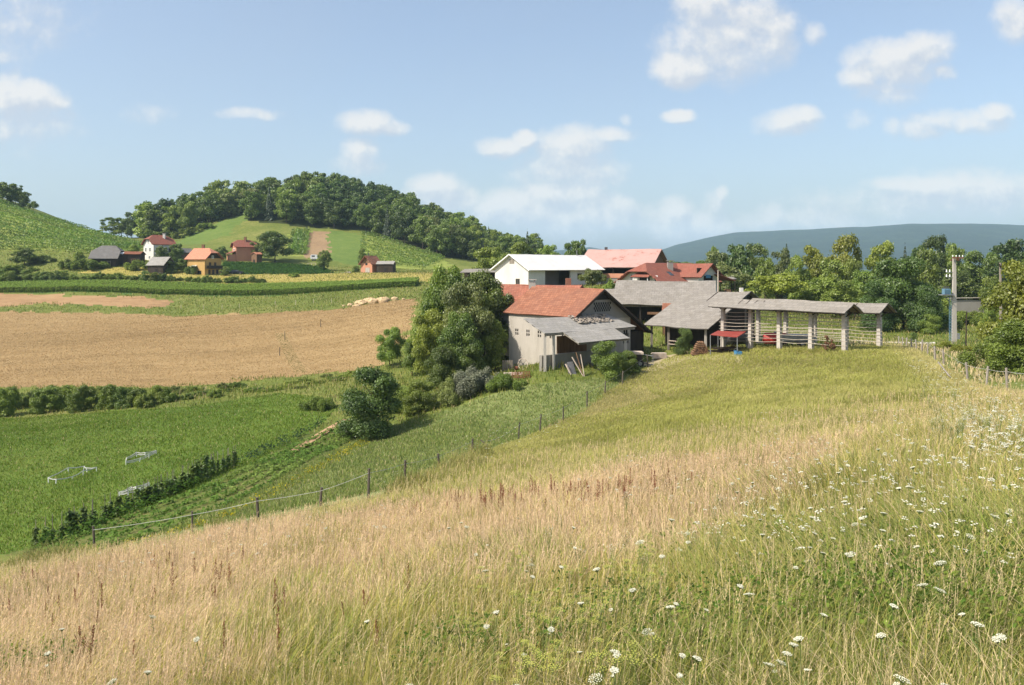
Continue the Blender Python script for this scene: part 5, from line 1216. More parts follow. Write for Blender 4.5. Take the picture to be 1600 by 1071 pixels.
tr = mb.build('transformer', M['teal'], t)
for x in (-1.25, -1.0, -.75): mb = MB(); mb.tube([(g.x + x, g.y, zp + .74), (g.x + x, g.y, zp + 1.05)], [.07, .04], 7); mb.build('bushing', M['metal_dark'], tr)
for z in (zp + 2.4, zp + 3.0):
    for x in (-.95, -.55): mb = MB(); mb.tube([(g.x + x, g.y, z - .16), (g.x + x, g.y, z + .16)], [.09, .05], 8); mb.build('insulator', M['white'], t)
mb = MB(); mb.bar((g.x - .95, g.y, zp + 2.2), (g.x - .2, g.y, zp + 2.2), .07); mb.bar((g.x - .95, g.y, zp + 2.8), (g.x - .2, g.y, zp + 2.8), .07); mb.build('bracket', M['metal'], t)
mb = MB(); xl = g.x - .5
for y in (-.2, .2): mb.bar((xl, g.y + y, g.z + .3), (xl, g.y + y, zp), .05)
k = g.z + .5
while k < zp: mb.bar((xl, g.y - .2, k), (xl, g.y + .2, k), .035); k += .35
mb.build('ladder', M['teal'], t)
mb = MB(); mb.box((g.x + .42, g.y - .1, g.z + .9), (.15, 0, 0), (0, .15, 0), (0, 0, .35)); mb.build('meter_box', M['metal'], t)
g = at(1565, 78); t = thing('wooden_pole', 'plain grey wooden pole standing among the bushes near the right edge', 'pole', g); zt = -(411 - HZ) * 78 / F
mb = MB(); mb.tube([g - UP * .4, V3(g.x - .12, g.y, zt)], [.17, .12], 8); mb.build('shaft', M['wood_grey'], t); mb = MB(); mb.bar((g.x - .35, g.y - .15, zt - .35), (g.x + .2, g.y - .15, zt - .35), .09)
for x in (-.3, .15): mb.tube([(g.x + x, g.y - .15, zt - .3), (g.x + x, g.y - .15, zt - .08)], [.05, .04], 6)
mb.build('crossarm', M['wood_dark'], t)
g = at(1509, 92); t = thing('short_stake', 'leaning thin dark pole right of the concrete pole', 'pole', g); mb = MB(); mb.tube([g - UP * .3, g + V3(.1, 0, 4.2)], [.08, .06], 6); mb.build('shaft', M['wood_dark'], t)
# low grey building on the far side, with pale earth above it
A = P(1518, 464, 165); f = frame(A, (1, 0)); g = at(1518, 165); t = thing('bunker_building', 'low flat grey building with a white door block on the clearing behind the concrete pole', 'building', g)
mb = MB(); mb.box((A.x - .5, A.y, (A.z - .6 + g.z - .8) / 2), (4.6, 0, 0), (0, 2, 0), (0, 0, (A.z - .6 - g.z + .8) / 2)); mb.build('wall', M['plaster_grey'], t)
mb = MB(); mb.slab([f(-5.4, -2.3, -.45), f(4.4, -2.3, -.3), f(4.4, 2.3, .05), f(-5.4, 2.3, -.1)], .15); mb.build('roof', M['concrete'], t)
mb = MB(); mb.box((A.x + 2.6, A.y - 2.06, (A.z - .75 + g.z) / 2), (.6, 0, 0), (0, .05, 0), (0, 0, (A.z - .75 - g.z) / 2)); mb.build('door', M['white'], t)

# ------------------------------------------------------------------ fences
def fence(label, posts, hs, mat, tape_fracs, group=None, rad=.055, seed=1, taper=1, broken=()):
    rr = random.Random(seed); c = posts[len(posts) // 2]
    t = thing('tape_fence', label, 'fence', c); tops = []
    for i, (p, ph) in enumerate(zip(posts, hs)):
        lean = V3(rr.uniform(-.10, .10), rr.uniform(-.05, .05), 0) * ph
        if i in broken: lean = V3(-.75, .2, -.45)
        mb = MB(); r0 = rad * rr.uniform(.85, 1.2)
        mb.tube([p - UP * .3, p + lean * .5 + UP * ph * .5 + V3(rr.uniform(-.015, .015), 0, 0), p + lean + UP * ph], [r0 * 1.05, r0, r0 * .92], 7); mb.build('post', M[mat], t); tops.append((p, lean, ph))
    for fr in tape_fracs:
        for i in range(len(posts) - 1):
            (p, l, a), (q, l2, b) = tops[i], tops[i + 1]
            A_, B_ = p + l * fr + UP * a * fr - V3(0, rad, 0), q + l2 * fr + UP * b * fr - V3(0, rad, 0); n = 8; sag = .02 + .004 * (B_ - A_).length + (.25 if i in broken or i + 1 in broken else 0)
            pts = [A_ * (1 - k / n) + B_ * (k / n) - UP * sag * 4 * (k / n) * (1 - k / n) for k in range(n + 1)]
            vs = []; w = .009
            for x in pts: vs += [x + UP * w + V3(0, .003, 0), x - UP * w + V3(0, .003, 0), x - UP * w - V3(0, .003, 0), x + UP * w - V3(0, .003, 0)]
            fs = []
            for k in range(n):
                o = k * 4
                for m_ in range(4): fs.append((o + m_, o + (m_ + 1) % 4, o + 4 + (m_ + 1) % 4, o + 4 + m_))
            mb = MB(); mb.add(vs, fs); mb.build('tape', M['tape'], t)
    return t
FP = [(148, 38), (300, 37.5), (404, 37), (500, 37), (575, 37), (632, 41), (686, 47), (737, 52), (768, 55), (810, 60.5), (843, 64), (880, 68), (917, 72), (945, 76), (972, 80), (993, 84), (1012, 88)]
fence('long white tape fence on dark posts climbing across the picture to the farm', [at(u, d) for u, d in FP], [1.4, 1.25, 1.3, 1.2, 1.6, 1.4, 1.15, 1.3, 1.1, 1.3, 1.4, 1.2, 1.4, 1.2, 1.3, 1.2, 1.4], 'post', (.88,), seed=3, rad=.06, broken=(8,))
RP = [(1404, 95), (1410, 92), (1416, 89), (1424, 85), (1432, 81), (1440, 77), (1449, 74), (1461, 69), (1475, 64), (1512, 53), (1541, 48), (1574, 43), (1622, 38.5), (1700, 33)]
fence('grey-posted tape fence along the right side of the meadow', [at(u, d) for u, d in RP], [1.1] * 5 + [1.25, 1.2, 1.3, 1.35, 1.3, 1.3, 1.35, 1.3, 1.3], 'post_grey', (.86,), seed=5, rad=.07)
a, b = at(1466, 62), at(1484, 55); mb = MB(); mb.tube([a + UP * .55, b + UP * .25], .05, 6); tag(mb.build('fallen_rail', M['post_grey']), 'fallen fence rail lying in the grass by the right fence', 'rail')
for i, (u, v, ph) in enumerate(((445, 531, 1.6), (437, 556, 1.4), (501, 511, 1.5))):
    g = G(u, v, 110); t = MB(); t.tube([g - UP * .2, g + UP * ph], [.07, .05], 6); tag(t.build('field_post', M['post']), ['dark post standing in the middle of the stubble', 'lower dark post nearest the hedge in the stubble', 'short post in the upper stubble below the hay'][i], 'post')
for i, (u, d) in enumerate(((283, 203), (318, 202), (347, 201), (374, 200), (430, 199), (462, 197), (490, 195), (518, 193))):
    g = at(u, d); t = MB(); t.tube([g - UP * .2, g + UP * 1.15], [.055, .05], 6); tag(t.build('field_stake', M['wood_pale']), 'thin pale stake in the row along the upper edge of the stubble field', 'stake', 'stakes along the stubble edge')
for i, (u, d) in enumerate(((430, 219.5), (470, 219), (512, 219), (560, 217), (600, 216.5))):
    g = at(u, d); t = MB(); t.tube([g - UP * .2, g + UP * 1.3], [.06, .05], 6); tag(t.build('field_stake', M['wood_pale']), 'thin pale stake in front of the corn', 'stake', 'stakes in front of the corn')
# low white tape pens on the pasture
def pen(label, u, v, pts, ph, double=False, seed=0):
    c = G(u, v); t = thing('tape_pen', label, 'pen', c); rr = random.Random(seed); tops = []
    for x, y in pts:
        q = V3(c.x + x, c.y + y, h(c.x + x, c.y + y)); l = V3(rr.uniform(-.1, .1), rr.uniform(-.1, .1), 0); hh = ph * rr.uniform(.75, 1.15)
        mb = MB(); mb.tube([q - UP * .1, q + l + UP * hh], .035, 6); mb.build('stake', M['white'], t); tops.append((q, l, hh))
    for fr in ((.96, .55) if double else (.95,)):
        mb = MB()
        for i in range(len(tops)):
            (p, l, a), (q, l2, b) = tops[i], tops[(i + 1) % len(tops)]
            A_, B_ = p + l * fr + UP * a * fr, q + l2 * fr + UP * b * fr; m_ = (A_ + B_) / 2 - UP * .06
            mb.bar(A_, m_, .02, .075); mb.bar(m_, B_, .02, .075)
        mb.build('tape', M['tape'], t)
    return t
pen('largest white tape pen on the pasture, heart-shaped with one loose end', 115, 745, [(-1.0, -1.9), (-1.15, 1.3), (-.2, 1.9), (.5, 1.2), (1.25, 1.3), (.75, .1), (.55, -1.2), (-.2, -2.3)], .42, seed=1)
pen('white tape pen on the pasture farthest from the vegetable rows', 215, 718, [(-.95, -.3), (-.5, .9), (.3, .8), (.95, 1.6), (.95, .2), (.6, -1.0), (-.3, -1.5)], .38, True, 2)
pen('smallest white tape pen, beside the bean rows', 210, 770, [(-.7, -.8), (-.65, .7), (0, .35), (.7, .9), (.65, -.6), (0, -.9)], .4, True, 3)

# ------------------------------------------------------------------ hay
def hay(name, label, c, n, sp, s0, seed):
    rr = random.Random(seed); g = np.random.default_rng(seed); Vs, Qs, b = [], [], 0
    core = MB()
    for k in range(n):
        x, y = rr.gauss(0, sp[0]), rr.gauss(0, sp[1]); s = s0 * rr.uniform(.5, 1.1) * math.exp(-(x / sp[0]) ** 2 * .25)
        p = V3(c.x + x, c.y + y, h(c.x + x, c.y + y) + s * .35)
        nu, nv = 10, 6; vs = []
        for j in range(nv + 1):
            for i in range(nu):
                a, e = 2 * math.pi * i / nu, -math.pi / 2 + math.pi * j / nv; q = 1 + rr.uniform(-.16, .16)
                vs.append(p + V3(math.cos(a) * math.cos(e) * s * q * 1.25, math.sin(a) * math.cos(e) * s * q, math.sin(e) * s * .8 * q))
        fs = [(j * nu + i, j * nu + (i + 1) % nu, (j + 1) * nu + (i + 1) % nu, (j + 1) * nu + i) for j in range(nv) for i in range(nu)]
        core.add(vs, fs)
    return tag(core.build(name, M['straw']), label, 'hay')
hay('hay_heap', 'long heap of loose pale hay at the top of the stubble field', at(588, 184), 26, (4.2, .9), 1.0, 2)
hay('hay_heap', 'small brownish clump of hay at the left foot of the long hay heap', at(558, 181), 5, (.6, .4), .5, 5)
# ------------------------------------------------------------------ the far hamlet
def house(name, label, cat, u, vr, d, yaw, Lh, hw, slope, wallmat, roofmat, gablemat=None, hip=(0, 0), over=.6, eave=.5, wins=(), chim=None, ug=None, group=None):
    """ridge end A at (u, vr, d), ridge running at yaw; wins: (side, s, z above ground, w, h, frame, pane, name)"""
    A = P(u, vr, d); r = (math.cos(math.radians(yaw)), math.sin(math.radians(yaw))); f = frame(A, r)
    rv, gv = Vector((r[0], r[1], 0)), Vector((r[1], -r[0], 0))
    mid = f(Lh / 2, 0); gz = min(h(f(0, -hw).x, f(0, -hw).y), h(f(0, hw).x, f(0, hw).y), h(mid.x, mid.y)); zg = gz - A.z
    t = thing(name, label, cat, (mid.x, mid.y, gz), 0, group)
    gable_walls(t, f, Lh, hw, hw, slope, zg, wallmat, gablemat=gablemat, hipcut=(1 if hip[0] else 0, 1 if hip[1] else 0))
    rf = gable_roof(t, f, Lh, hw, hw, slope, roofmat, over, eave, .18, hip, .05)
    for sd, s, z, w, hh, fm, pn, nm in wins:
        if sd == 'N': window(t, f(0, s, zg + z), gv, -rv, w, hh, fm, pn, .12, name=nm)
        elif sd == 'F': window(t, f(Lh, s, zg + z), gv, rv, w, hh, fm, pn, .12, name=nm)
        elif sd == 'L': window(t, f(s, -hw, zg + z), rv, -gv, w, hh, fm, pn, .12, name=nm)
        elif sd == 'R': window(t, f(s, hw, zg + z), rv, gv, w, hh, fm, pn, .12, name=nm)
    if chim: chimney(rf, f(chim[0], chim[1], -slope * abs(chim[1])), .8, 1.3, 'brick' if len(chim) < 3 else chim[2])
    return t, f, zg, rv, gv
WN = 'window'
# white house, gable to the left front
t, f, zg, rv, gv = house('village_house', 'white two-storey house with red half-hipped roof under the vineyard', 'house', 232, 367, 285, 50, 7.6, 3.8, .82, 'plaster_white', 'tile_red', hip=(1.6, 1.6), over=.8,
    wins=[('N', -2.0, 4.3, 1.2, 1.5, 'white', 'glass', WN), ('N', 1.2, 4.3, 1.3, 1.5, 'white', 'glass', WN), ('N', -.2, 7.0, .9, 1.2, 'white', 'glass', WN), ('N', .8, 1.5, 1.2, 1.2, 'white', 'glass', WN), ('R', 2.2, 4.0, 1.1, 2.0, 'wood_dark', 'glass', WN), ('R', 6.2, 4.0, 1.4, 2.0, 'wood_dark', 'glass', WN)], chim=(5.2, 1.2, 'plaster_white'))
mb = MB(); mb.slab([f(.5, 5.8, zg + 2.9), f(7.2, 5.8, zg + 2.9), f(7.2, 3.85, zg + 2.9), f(.5, 3.85, zg + 2.9)], .18); mb.build('terrace', M['concrete'], t)
for x in (.8, 2.9, 5.0, 7.0): mb = MB(); p = f(x, 5.6); mb.bar((p.x, p.y, p.z + zg - 1.2), (p.x, p.y, p.z + zg + 2.72), .3); mb.build('pillar', M['plaster_white'], t)
mb = MB(); mb.bar(f(.5, 5.75, zg + 3.9), f(7.2, 5.75, zg + 3.9), .07); mb.bar(f(.5, 5.75, zg + 3.4), f(7.2, 5.75, zg + 3.4), .05); mb.build('railing', M['metal'], t)
# dark roofed barn
t, f, zg, rv, gv = house('old_barn', 'old barn with dark half-hipped roof behind the hedge', 'barn', 151, 384, 268, 8, 7.5, 4.4, .85, 'wood_dark', 'slate_dark', hip=(1.6, 1.4), over=.9, eave=.8, wins=[('R', 3.4, 1.4, 1.1, 1.2, 'wood_grey', 'dark', WN), ('R', 5.4, 1.2, 1.0, 2.0, 'wood_grey', 'dark', 'door')])
mb = MB(); p = f(8.2, 1.6, -2.4); mb.slab([p + V3(-.7, -.6, -.3), p + V3(.9, -.5, -.5), p + V3(.9, .7, .1), p + V3(-.6, .6, .25)], .08); mb.build('loose_sheet', M['sheet_white'], t)
house('rusty_shed', 'low shed with rusty brown roof right of the old dark barn', 'shed', 196, 393, 270, 4, 5.6, 2.2, .35, 'wood_dark', 'rust', over=.3, eave=.5, wins=[('R', 3.5, 1.3, 1.4, 1.9, 'wood_brown', 'dark', 'door')])
house('grey_shed', 'grey-roofed shed half hidden in bushes left of the orange-roofed house', 'shed', 264, 401.5, 258, 172, 5.2, 3.6, .70, 'wood_dark', 'slate', over=.5, eave=.4, wins=[('L', 2.2, 1.2, .9, 1.2, 'wood_dark', 'dark', WN)])
house('garden_hut', 'small brown hut between the bushes behind the orange-roofed house', 'hut', 283, 388, 292, 40, 3.2, 1.8, .8, 'wood_brown', 'slate_dark', over=.4, eave=.3, wins=[('N', 0, 1.2, .8, 1.6, 'wood_dark', 'dark', 'door')])
# yellow house with orange roof
t, f, zg, rv, gv = house('village_house', 'yellow house with bright orange roof and dark wooden balconied gable', 'house', 333, 388, 262, 157, 7.4, 3.7, .86, 'plaster_yellow', 'tile_salmon', gablemat='wood_dark', hip=(1.5, 0), over=.9, eave=.6,
    wins=[('L', 5.2, 2.7, .0001 + .9, .9, 'white', 'glass', WN), ('L', 2.2, .9, 1.5, 1.1, 'wood_dark', 'dark', 'garage_door'), ('N', -1.4, 3.4, 1.0, 1.6, 'wood_brown', 'glass', WN), ('N', .9, 3.4, 1.0, 1.6, 'wood_brown', 'glass', WN), ('N', -1.7, .9, 1.0, 1.8, 'wood_brown', 'glass', WN), ('N', 0, .9, 1.0, 1.8, 'wood_brown', 'glass', WN), ('N', 1.8, .9, 1.0, 1.8, 'wood_brown', 'glass', WN), ('N', -.2, 5.9, .9, 1.0, 'white', 'glass', WN)], chim=(4.6, .4))
mb = MB(); mb.wall(f(-.9, -3.6), f(-.9, 3.6), f(0, 0).z + zg + 2.2, f(0, 0).z + zg + 3.1, .1); mb.build('balcony', M['wood_dark'], t)
mb = MB(); mb.slab([f(-.9, -3.5, zg + 2.2), f(-.9, 3.5, zg + 2.2), f(-.03, 3.5, zg + 2.2), f(-.03, -3.5, zg + 2.2)], .12); mb.build('balcony_floor', M['wood_dark'], t)
mb = MB(); mb.sheet(f(5.2, -5.3, zg + 2.7), f(3.2, -5.3, zg + 2.7), f(3.2, -3.75, zg + 3.2), f(5.2, -3.75, zg + 3.2), .08, 4, 3, .01, 3); mb.build('awning', M['white'], t)
# far red house
t, f, zg, rv, gv = house('village_house', 'reddish house with sweeping red roof and red porch roof, farthest up the lane', 'house', 366, 375, 305, 32, 7.2, 3.3, .74, 'plaster_pinkish', 'tile_red', hip=(1.2, 1.2), over=.8, wins=[('N', -.9, 4.2, 1.1, 1.3, 'white', 'glass', WN), ('N', 1.2, 4.2, 1.0, 1.3, 'white', 'glass', WN), ('N', .8, 1.2, 1.1, 1.3, 'white', 'glass', WN)], chim=(4, .5))
mb = MB(); mb.sheet(f(-3.2, -4.6, zg + 2.6), f(-3.2, 3.4, zg + 2.6), f(-.03, 3.0, zg + 3.9), f(-.03, -3.8, zg + 3.9), .12, 6, 3, .02, 3); mb.build('porch_roof', M['tile_red'], t)
for y in (-4.2, -1.4): mb = MB(); p = f(-2.9, y); mb.bar((p.x, p.y, p.z + zg - .8), (p.x, p.y, p.z + zg + 2.55), .2); mb.build('post', M['wood_dark'], t)
mb = MB(); mb.wall(f(-2.7, -.4), f(-2.7, 3.0), f(0, 0).z + zg - 1, f(0, 0).z + zg + 2.45, .2); mb.wall(f(-2.7, 3.0), f(-.1, 3.0), f(0, 0).z + zg - 1, f(0, 0).z + zg + 2.6, .2); mb.build('porch_wall', M['plaster_pinkish'], t)
house('garden_hut', 'small hut with an orange front beside the thin tree, right of the red house', 'hut', 397, 394, 300, 60, 2.6, 1.4, .5, 'wood_brown', 'tile_salmon', over=.3, eave=.3, wins=[('N', 0, .9, .8, 1.2, 'wood_dark', 'dark', 'door')])
# chalet and green shed
t, f, zg, rv, gv = house('chalet', 'small chalet with steep roof and pale front wall on the meadow edge', 'chalet', 572.5, 399.5, 278, 62, 4.6, 2.5, 1.02, 'plaster_pinkish', 'tile_orange', gablemat='wood_brown', over=.9, eave=.6, wins=[('N', .5, .95, 1.9, 1.7, 'plaster', 'plaster', 'door'), ('N', 0, 3.1, .9, .8, 'wood_dark', 'dark', WN)])
mb = MB(); mb.bar(f(.9, .2, .05), f(.9, .2, .9), .35); mb.build('chimney', M['metal_dark'], t)
house('garden_shed', 'shed with pale grey roof, overgrown at the front, beside the chalet', 'shed', 616, 408, 277, 176, 5.6, 2.4, .40, 'wood_dark', 'slate', over=.3, eave=.3, wins=[('L', 2.5, 1.1, 1.0, 1.4, 'wood_dark', 'dark', 'door')])
# small pale trailer / greenhouse on the slope
g = at(491, 312); t = thing('site_trailer', 'small white caravan-like trailer on the slope below the tilled plot', 'trailer', g); mb = MB()
prof = [(-1.15, .7), (1.15, .7), (1.15, 1.9), (.8, 2.35), (-.8, 2.35), (-1.15, 1.9)]; vs = [g + V3(x, -.8, z) for x, z in prof] + [g + V3(x, .8, z) for x, z in prof]; vs = [g + V3((v.x - g.x) * 1.15, v.y - g.y, v.z - g.z) for v in vs]
mb.add(vs, [tuple(range(6)), tuple(range(6, 12))[::-1]] + [(i, i + 6, (i + 1) % 6 + 6, (i + 1) % 6) for i in range(6)]); mb.build('trailer_body', M['car_white'], t)
mb = MB(); mb.box(g + V3(-.2, -.82, 1.75), (.6, 0, 0), (0, .02, 0), (0, 0, .28)); mb.build('window', M['glass'], t)
for x in (-.5, .5): wheel(t, g + V3(x, -.7, .4), (0, 1, 0), .38, .2)
# bed frame like bench on the slope
g = at(487, 300); t = thing('wooden_rack', 'low wooden rack on the grass below the white trailer', 'rack', g); mb = MB(); mb.bar(g + V3(-1.5, 0, .9), g + V3(1.6, 0, .95), .14)
mb.build('beam', M['wood_pale'], t)
for x in (-1.4, 0, 1.5): mb = MB(); mb.bar(g + V3(x, 0, -.2), g + V3(x, 0, .9), .14); mb.build('leg', M['wood_pale'], t)
hay('white_heap', 'small whitish heap on the grass left of the chalet', at(543, 276), 5, (1.0, .4), .55, 9)
bpy.data.objects['white_heap'].data.materials[0] = M['stone']; bpy.data.objects['white_heap']['category'] = 'heap'
# cars
def car(label, u, d, yaw, mat):
    g = at(u, d); a = math.radians(yaw); ex = V3(math.cos(a), math.sin(a), 0); ey = V3(-math.sin(a), math.cos(a), 0)
    t = thing('parked_car', label, 'car', g)
    Q = lambda x, y, z: g + ex * x + ey * y + UP * z
    prof = [(-2.1, .35), (2.1, .35), (2.15, .7), (1.9, .88), (1.0, .98), (-1.9, 1.0), (-2.15, .8)]; k = len(prof); mb = MB()
    mb.add([Q(x, -.82, z) for x, z in prof] + [Q(x, .82, z) for x, z in prof], [tuple(range(k)), tuple(range(k, 2 * k))[::-1]] + [(i, i + k, (i + 1) % k + k, (i + 1) % k) for i in range(k)]); mb.build('body', M[mat], t)
    lo, hi = [(-1.75, .98), (1.0, .96)], [(-1.35, 1.42), (.35, 1.44)]; vs = [Q(lo[0][0], -.76, .99), Q(lo[1][0], -.76, .97), Q(lo[1][0], .76, .97), Q(lo[0][0], .76, .99), Q(hi[0][0], -.6, 1.42), Q(hi[1][0], -.6, 1.44), Q(hi[1][0], .6, 1.44), Q(hi[0][0], .6, 1.42)]
    mb = MB(); mb.add(vs, [(3, 2, 1, 0), (0, 1, 5, 4), (1, 2, 6, 5), (2, 3, 7, 6), (3, 0, 4, 7)]); mb.build('cabin_glass', M['glass'], t)
    mb = MB(); mb.slab([Q(-1.38, -.62, 1.48), Q(.38, -.62, 1.48), Q(.38, .62, 1.48), Q(-1.38, .62, 1.48)], .06); mb.build('roof', M[mat], t)
    for x in (-1.3, 1.3):
        for y in (-.75, .75): wheel(t, Q(x, y, .33), ey, .33, .2)
car('white car parked on the pale lane by the yellow house', 348, 268, 10, 'car_white')
car('dark car parked at the crop edge right of the white car', 370, 266, 5, 'car_dark')
g = at(340, 264); lane = AP((322, 262), (352, 264.5), (395, 266), (396, 268), (350, 268), (322, 266))

# ------------------------------------------------------------------ vines, corn
def vine_row(label, group, ends, seed, hgt=1.6, step=.55, mat='leaf_vine', leaf=.42, wid=.5):
    g = np.random.default_rng(seed)
    (u0, d0), (u1, d1) = ends; a, b = np.array(((u0 - U0) * d0 / F, d0)), np.array(((u1 - U0) * d1 / F, d1))
    Ln = np.hypot(*(b - a)); n = int(Ln / step) * 7; tt = g.random(n)
    keep = fbm(tt * Ln + seed * 50, np.zeros(n), 3.0, 9) > .12; tt = tt[keep]; n = len(tt)
    x, y = a[0] + (b[0] - a[0]) * tt, a[1] + (b[1] - a[1]) * tt; nx, ny = -(b - a)[1] / Ln, (b - a)[0] / Ln
    o = g.normal(0, wid, n) * .7 + (vnoise(tt * Ln, tt * 0, 9, seed) - .5) * .8
    x, y = x + nx * o, y + ny * o
    z = height(x, y) + .25 + g.random(n) ** .7 * hgt * (.75 + .5 * vnoise(tt * Ln, tt * 0, 4, seed + 3))
    p = np.stack([x, y, z], 1); c = p.mean(0); c[2] = height(c[0:1], c[1:2])[0]
    nr = g.normal(0, .6, (n, 3)) + [0, -.15, .5]; nr /= np.linalg.norm(nr, axis=1)[:, None]
    t_ = np.cross(nr, g.normal(size=(n, 3))); t_ /= np.linalg.norm(t_, axis=1)[:, None]; bb = np.cross(nr, t_); s = leaf * g.uniform(.6, 1.5, n)[:, None]
    V = np.stack([p - t_ * s * .5, p + bb * s * .4, p + t_ * s * .5, p - bb * s * .4], 1).reshape(-1, 3) - c
    me = mesh_np('vine_row', V, quads=np.arange(4 * n).reshape(-1, 4), col=np.repeat(np.repeat(np.clip(g.random(n) * .8 + (vnoise(p[:, 0], p[:, 1], 14, 5) - .4) * .7, 0, 1), 4)[:, None], 3, 1))
    me.materials.append(M[mat]); ob = link('vine_row', me); ob.location = c
    return tag(ob, label, 'vines', group)
for k in range(16):
    vine_row('leafy vine row running along the steep left hillside', 'vine rows of the left hillside', ((-70, 371 - 5.05 * k), (222 - k * .6, 338 - 3.2 * k)), 100 + k, 1.7, .30, leaf=.45, wid=.45)
for k in range(6):
    vine_row('short vine row climbing left of the bare brown plot', 'vine rows beside the brown plot', ((450 + k * 5, 324), (459 + k * 4.6, 384)), 200 + k, 1.7, .55, leaf=.6)
for k in range(9):
    vine_row('vine row of the bright patch below the wood, above the chalet', 'vine rows above the chalet', ((567 - 1.0 * k + (k > 4) * 2, 384 - 8.2 * k), (696 - 3.6 * k, 338 - 4.5 * k)), 300 + k, 1.6, .3, leaf=.42, wid=.4)
def corn():
    g = np.random.default_rng(55); px = np.array(poly_corn); n = 26000
    # denser towards the near edge, which is what shows
    xy = px.min(0) + g.random((n * 3, 2)) * (px.max(0) - px.min(0)); xy = xy[inside(xy[:, 0], xy[:, 1], poly_corn)][:n]
    front = np.array(AP((-300, 228), (0, 228), (200, 226), (400, 219), (560, 216), (648, 215))); k = g.random(9000) * (len(front) - 1.001); i = k.astype(int); fr = (k - i)[:, None]
    e = front[i] * (1 - fr) + front[i + 1] * fr; e[:, 1] += g.exponential(1.0, 9000) + .1
    xy = np.concatenate([xy, e]); n = len(xy); z = height(xy[:, 0], xy[:, 1])
    Vs = []; cs = []
    for q in range(5):
        hb = g.uniform(.2, 1.45, n); a = g.uniform(0, 2 * np.pi, n); l = g.uniform(.5, .9, n)
        if q == 0: hb = np.zeros(n); l = np.zeros(n)
        c, s = np.cos(a), np.sin(a)
        p0 = np.stack([xy[:, 0], xy[:, 1], z + hb], 1); tip = p0 + np.stack([c * l, s * l, (.25 if q else 1.45) * np.ones(n) * (g.uniform(.85, 1.1, n) if q == 0 else 1)], 1); w = .07 if q else .09
        sd = np.stack([-s * w, c * w, 0 * c], 1)
        mid = p0 * .45 + tip * .55 + np.array([0, 0, .22 if q else 0])
        Vs.append(np.stack([p0 - sd, p0 + sd, mid + sd, mid - sd], 1)); Vs.append(np.stack([mid - sd, mid + sd, tip + sd * .3, tip - sd * .3], 1))
        base = np.array([.21, .30, .065]) * g.uniform(.7, 1.3, n)[:, None]; top = np.array([.50, .48, .20]) * g.uniform(.8, 1.1, n)[:, None] if q == 0 else base * 1.1
        cs.append(np.repeat(base[:, None], 4, 1)); cs.append(np.repeat(top[:, None], 4, 1))
    V = np.concatenate(Vs).reshape(-1, 3); Cc = np.concatenate(cs).reshape(-1, 3)
    me = mesh_np('corn_crop', V, quads=np.arange(len(V)).reshape(-1, 4), col=Cc); me.materials.append(M['blade']); tag(link('corn_crop', me), 'strip of tall green corn across the far fields', 'corn', kind='stuff')
corn()
# ------------------------------------------------------------------ grass: every blade a bent strip; uncountable, so one object per meadow
def srgb(*c): return np.array(c, float)
STRAW, PINKY, YELLOW, GREEN, DARK, RUST = srgb(.71, .57, .325), srgb(.71, .535, .35), srgb(.46, .415, .095), srgb(.235, .305, .05), srgb(.11, .16, .03), srgb(.30, .16, .085)
def blades(name, label, X, Y, H, Wd, lean, col, az=None, mat='blade', tipc=None, cat='grass'):
    g = np.random.default_rng(len(X)); n = len(X); Z = height(X, Y) - .03
    a = g.uniform(0, 2 * np.pi, n); la = g.uniform(0, 2 * np.pi, n) if az is None else az + g.normal(0, .9, n)
    b = np.stack([X, Y, Z], 1); sd = np.stack([np.cos(a) * Wd / 2, np.sin(a) * Wd / 2, 0 * X], 1)
    l = np.stack([np.cos(la), np.sin(la), 0 * X], 1) * (lean * H)[:, None]
    up = np.zeros((n, 3)); up[:, 2] = H
    m = b + up * .55 + l * .30; m2 = b + up * .85 + l * .68; t = b + up + l * 1.05
    V = np.stack([b - sd * .8, b + sd * .8, m - sd, m + sd, m2 - sd * .75, m2 + sd * .75, t], 1).reshape(-1, 3)
    k = np.arange(n) * 7
    Q = np.concatenate([np.stack([k, k + 1, k + 3, k + 2], 1), np.stack([k + 2, k + 3, k + 5, k + 4], 1)]); T = np.stack([k + 4, k + 5, k + 6], 1)
    c = np.repeat(col[:, None], 7, 1)
    if tipc is not None: c[:, 4:] = c[:, 4:] * .45 + tipc[:, None] * .55
    me = mesh_np(name, V, quads=Q, tris=T, col=c.reshape(-1, 3)); me.materials.append(M[mat])
    return tag(link(name, me), label, cat, kind='stuff')
def mixcol(w, cols):
    """w: (n,k) weights"""
    w = w / w.sum(1, keepdims=True); return w @ np.stack(cols)
def scatter(n, dmin, dmax, p, umin=-160, umax=1760, seed=0):
    """points on the ground with density falling as distance^-p"""
    g = np.random.default_rng(seed); e = 2 - p; q = g.random(n)
    d = (dmin ** e + q * (dmax ** e - dmin ** e)) ** (1 / e)
    u = g.uniform(umin, umax, n); return (u - U0) * (d + (5 if dmin < 5 else 0)) / F, d
def pick(g, w, cols):
    """one of the colours for each blade, chosen by weight"""
    c = np.cumsum(w / w.sum(1, keepdims=True), 1); i = (g.random(len(w))[:, None] > c).sum(1).clip(0, len(cols) - 1); return np.stack(cols)[i]
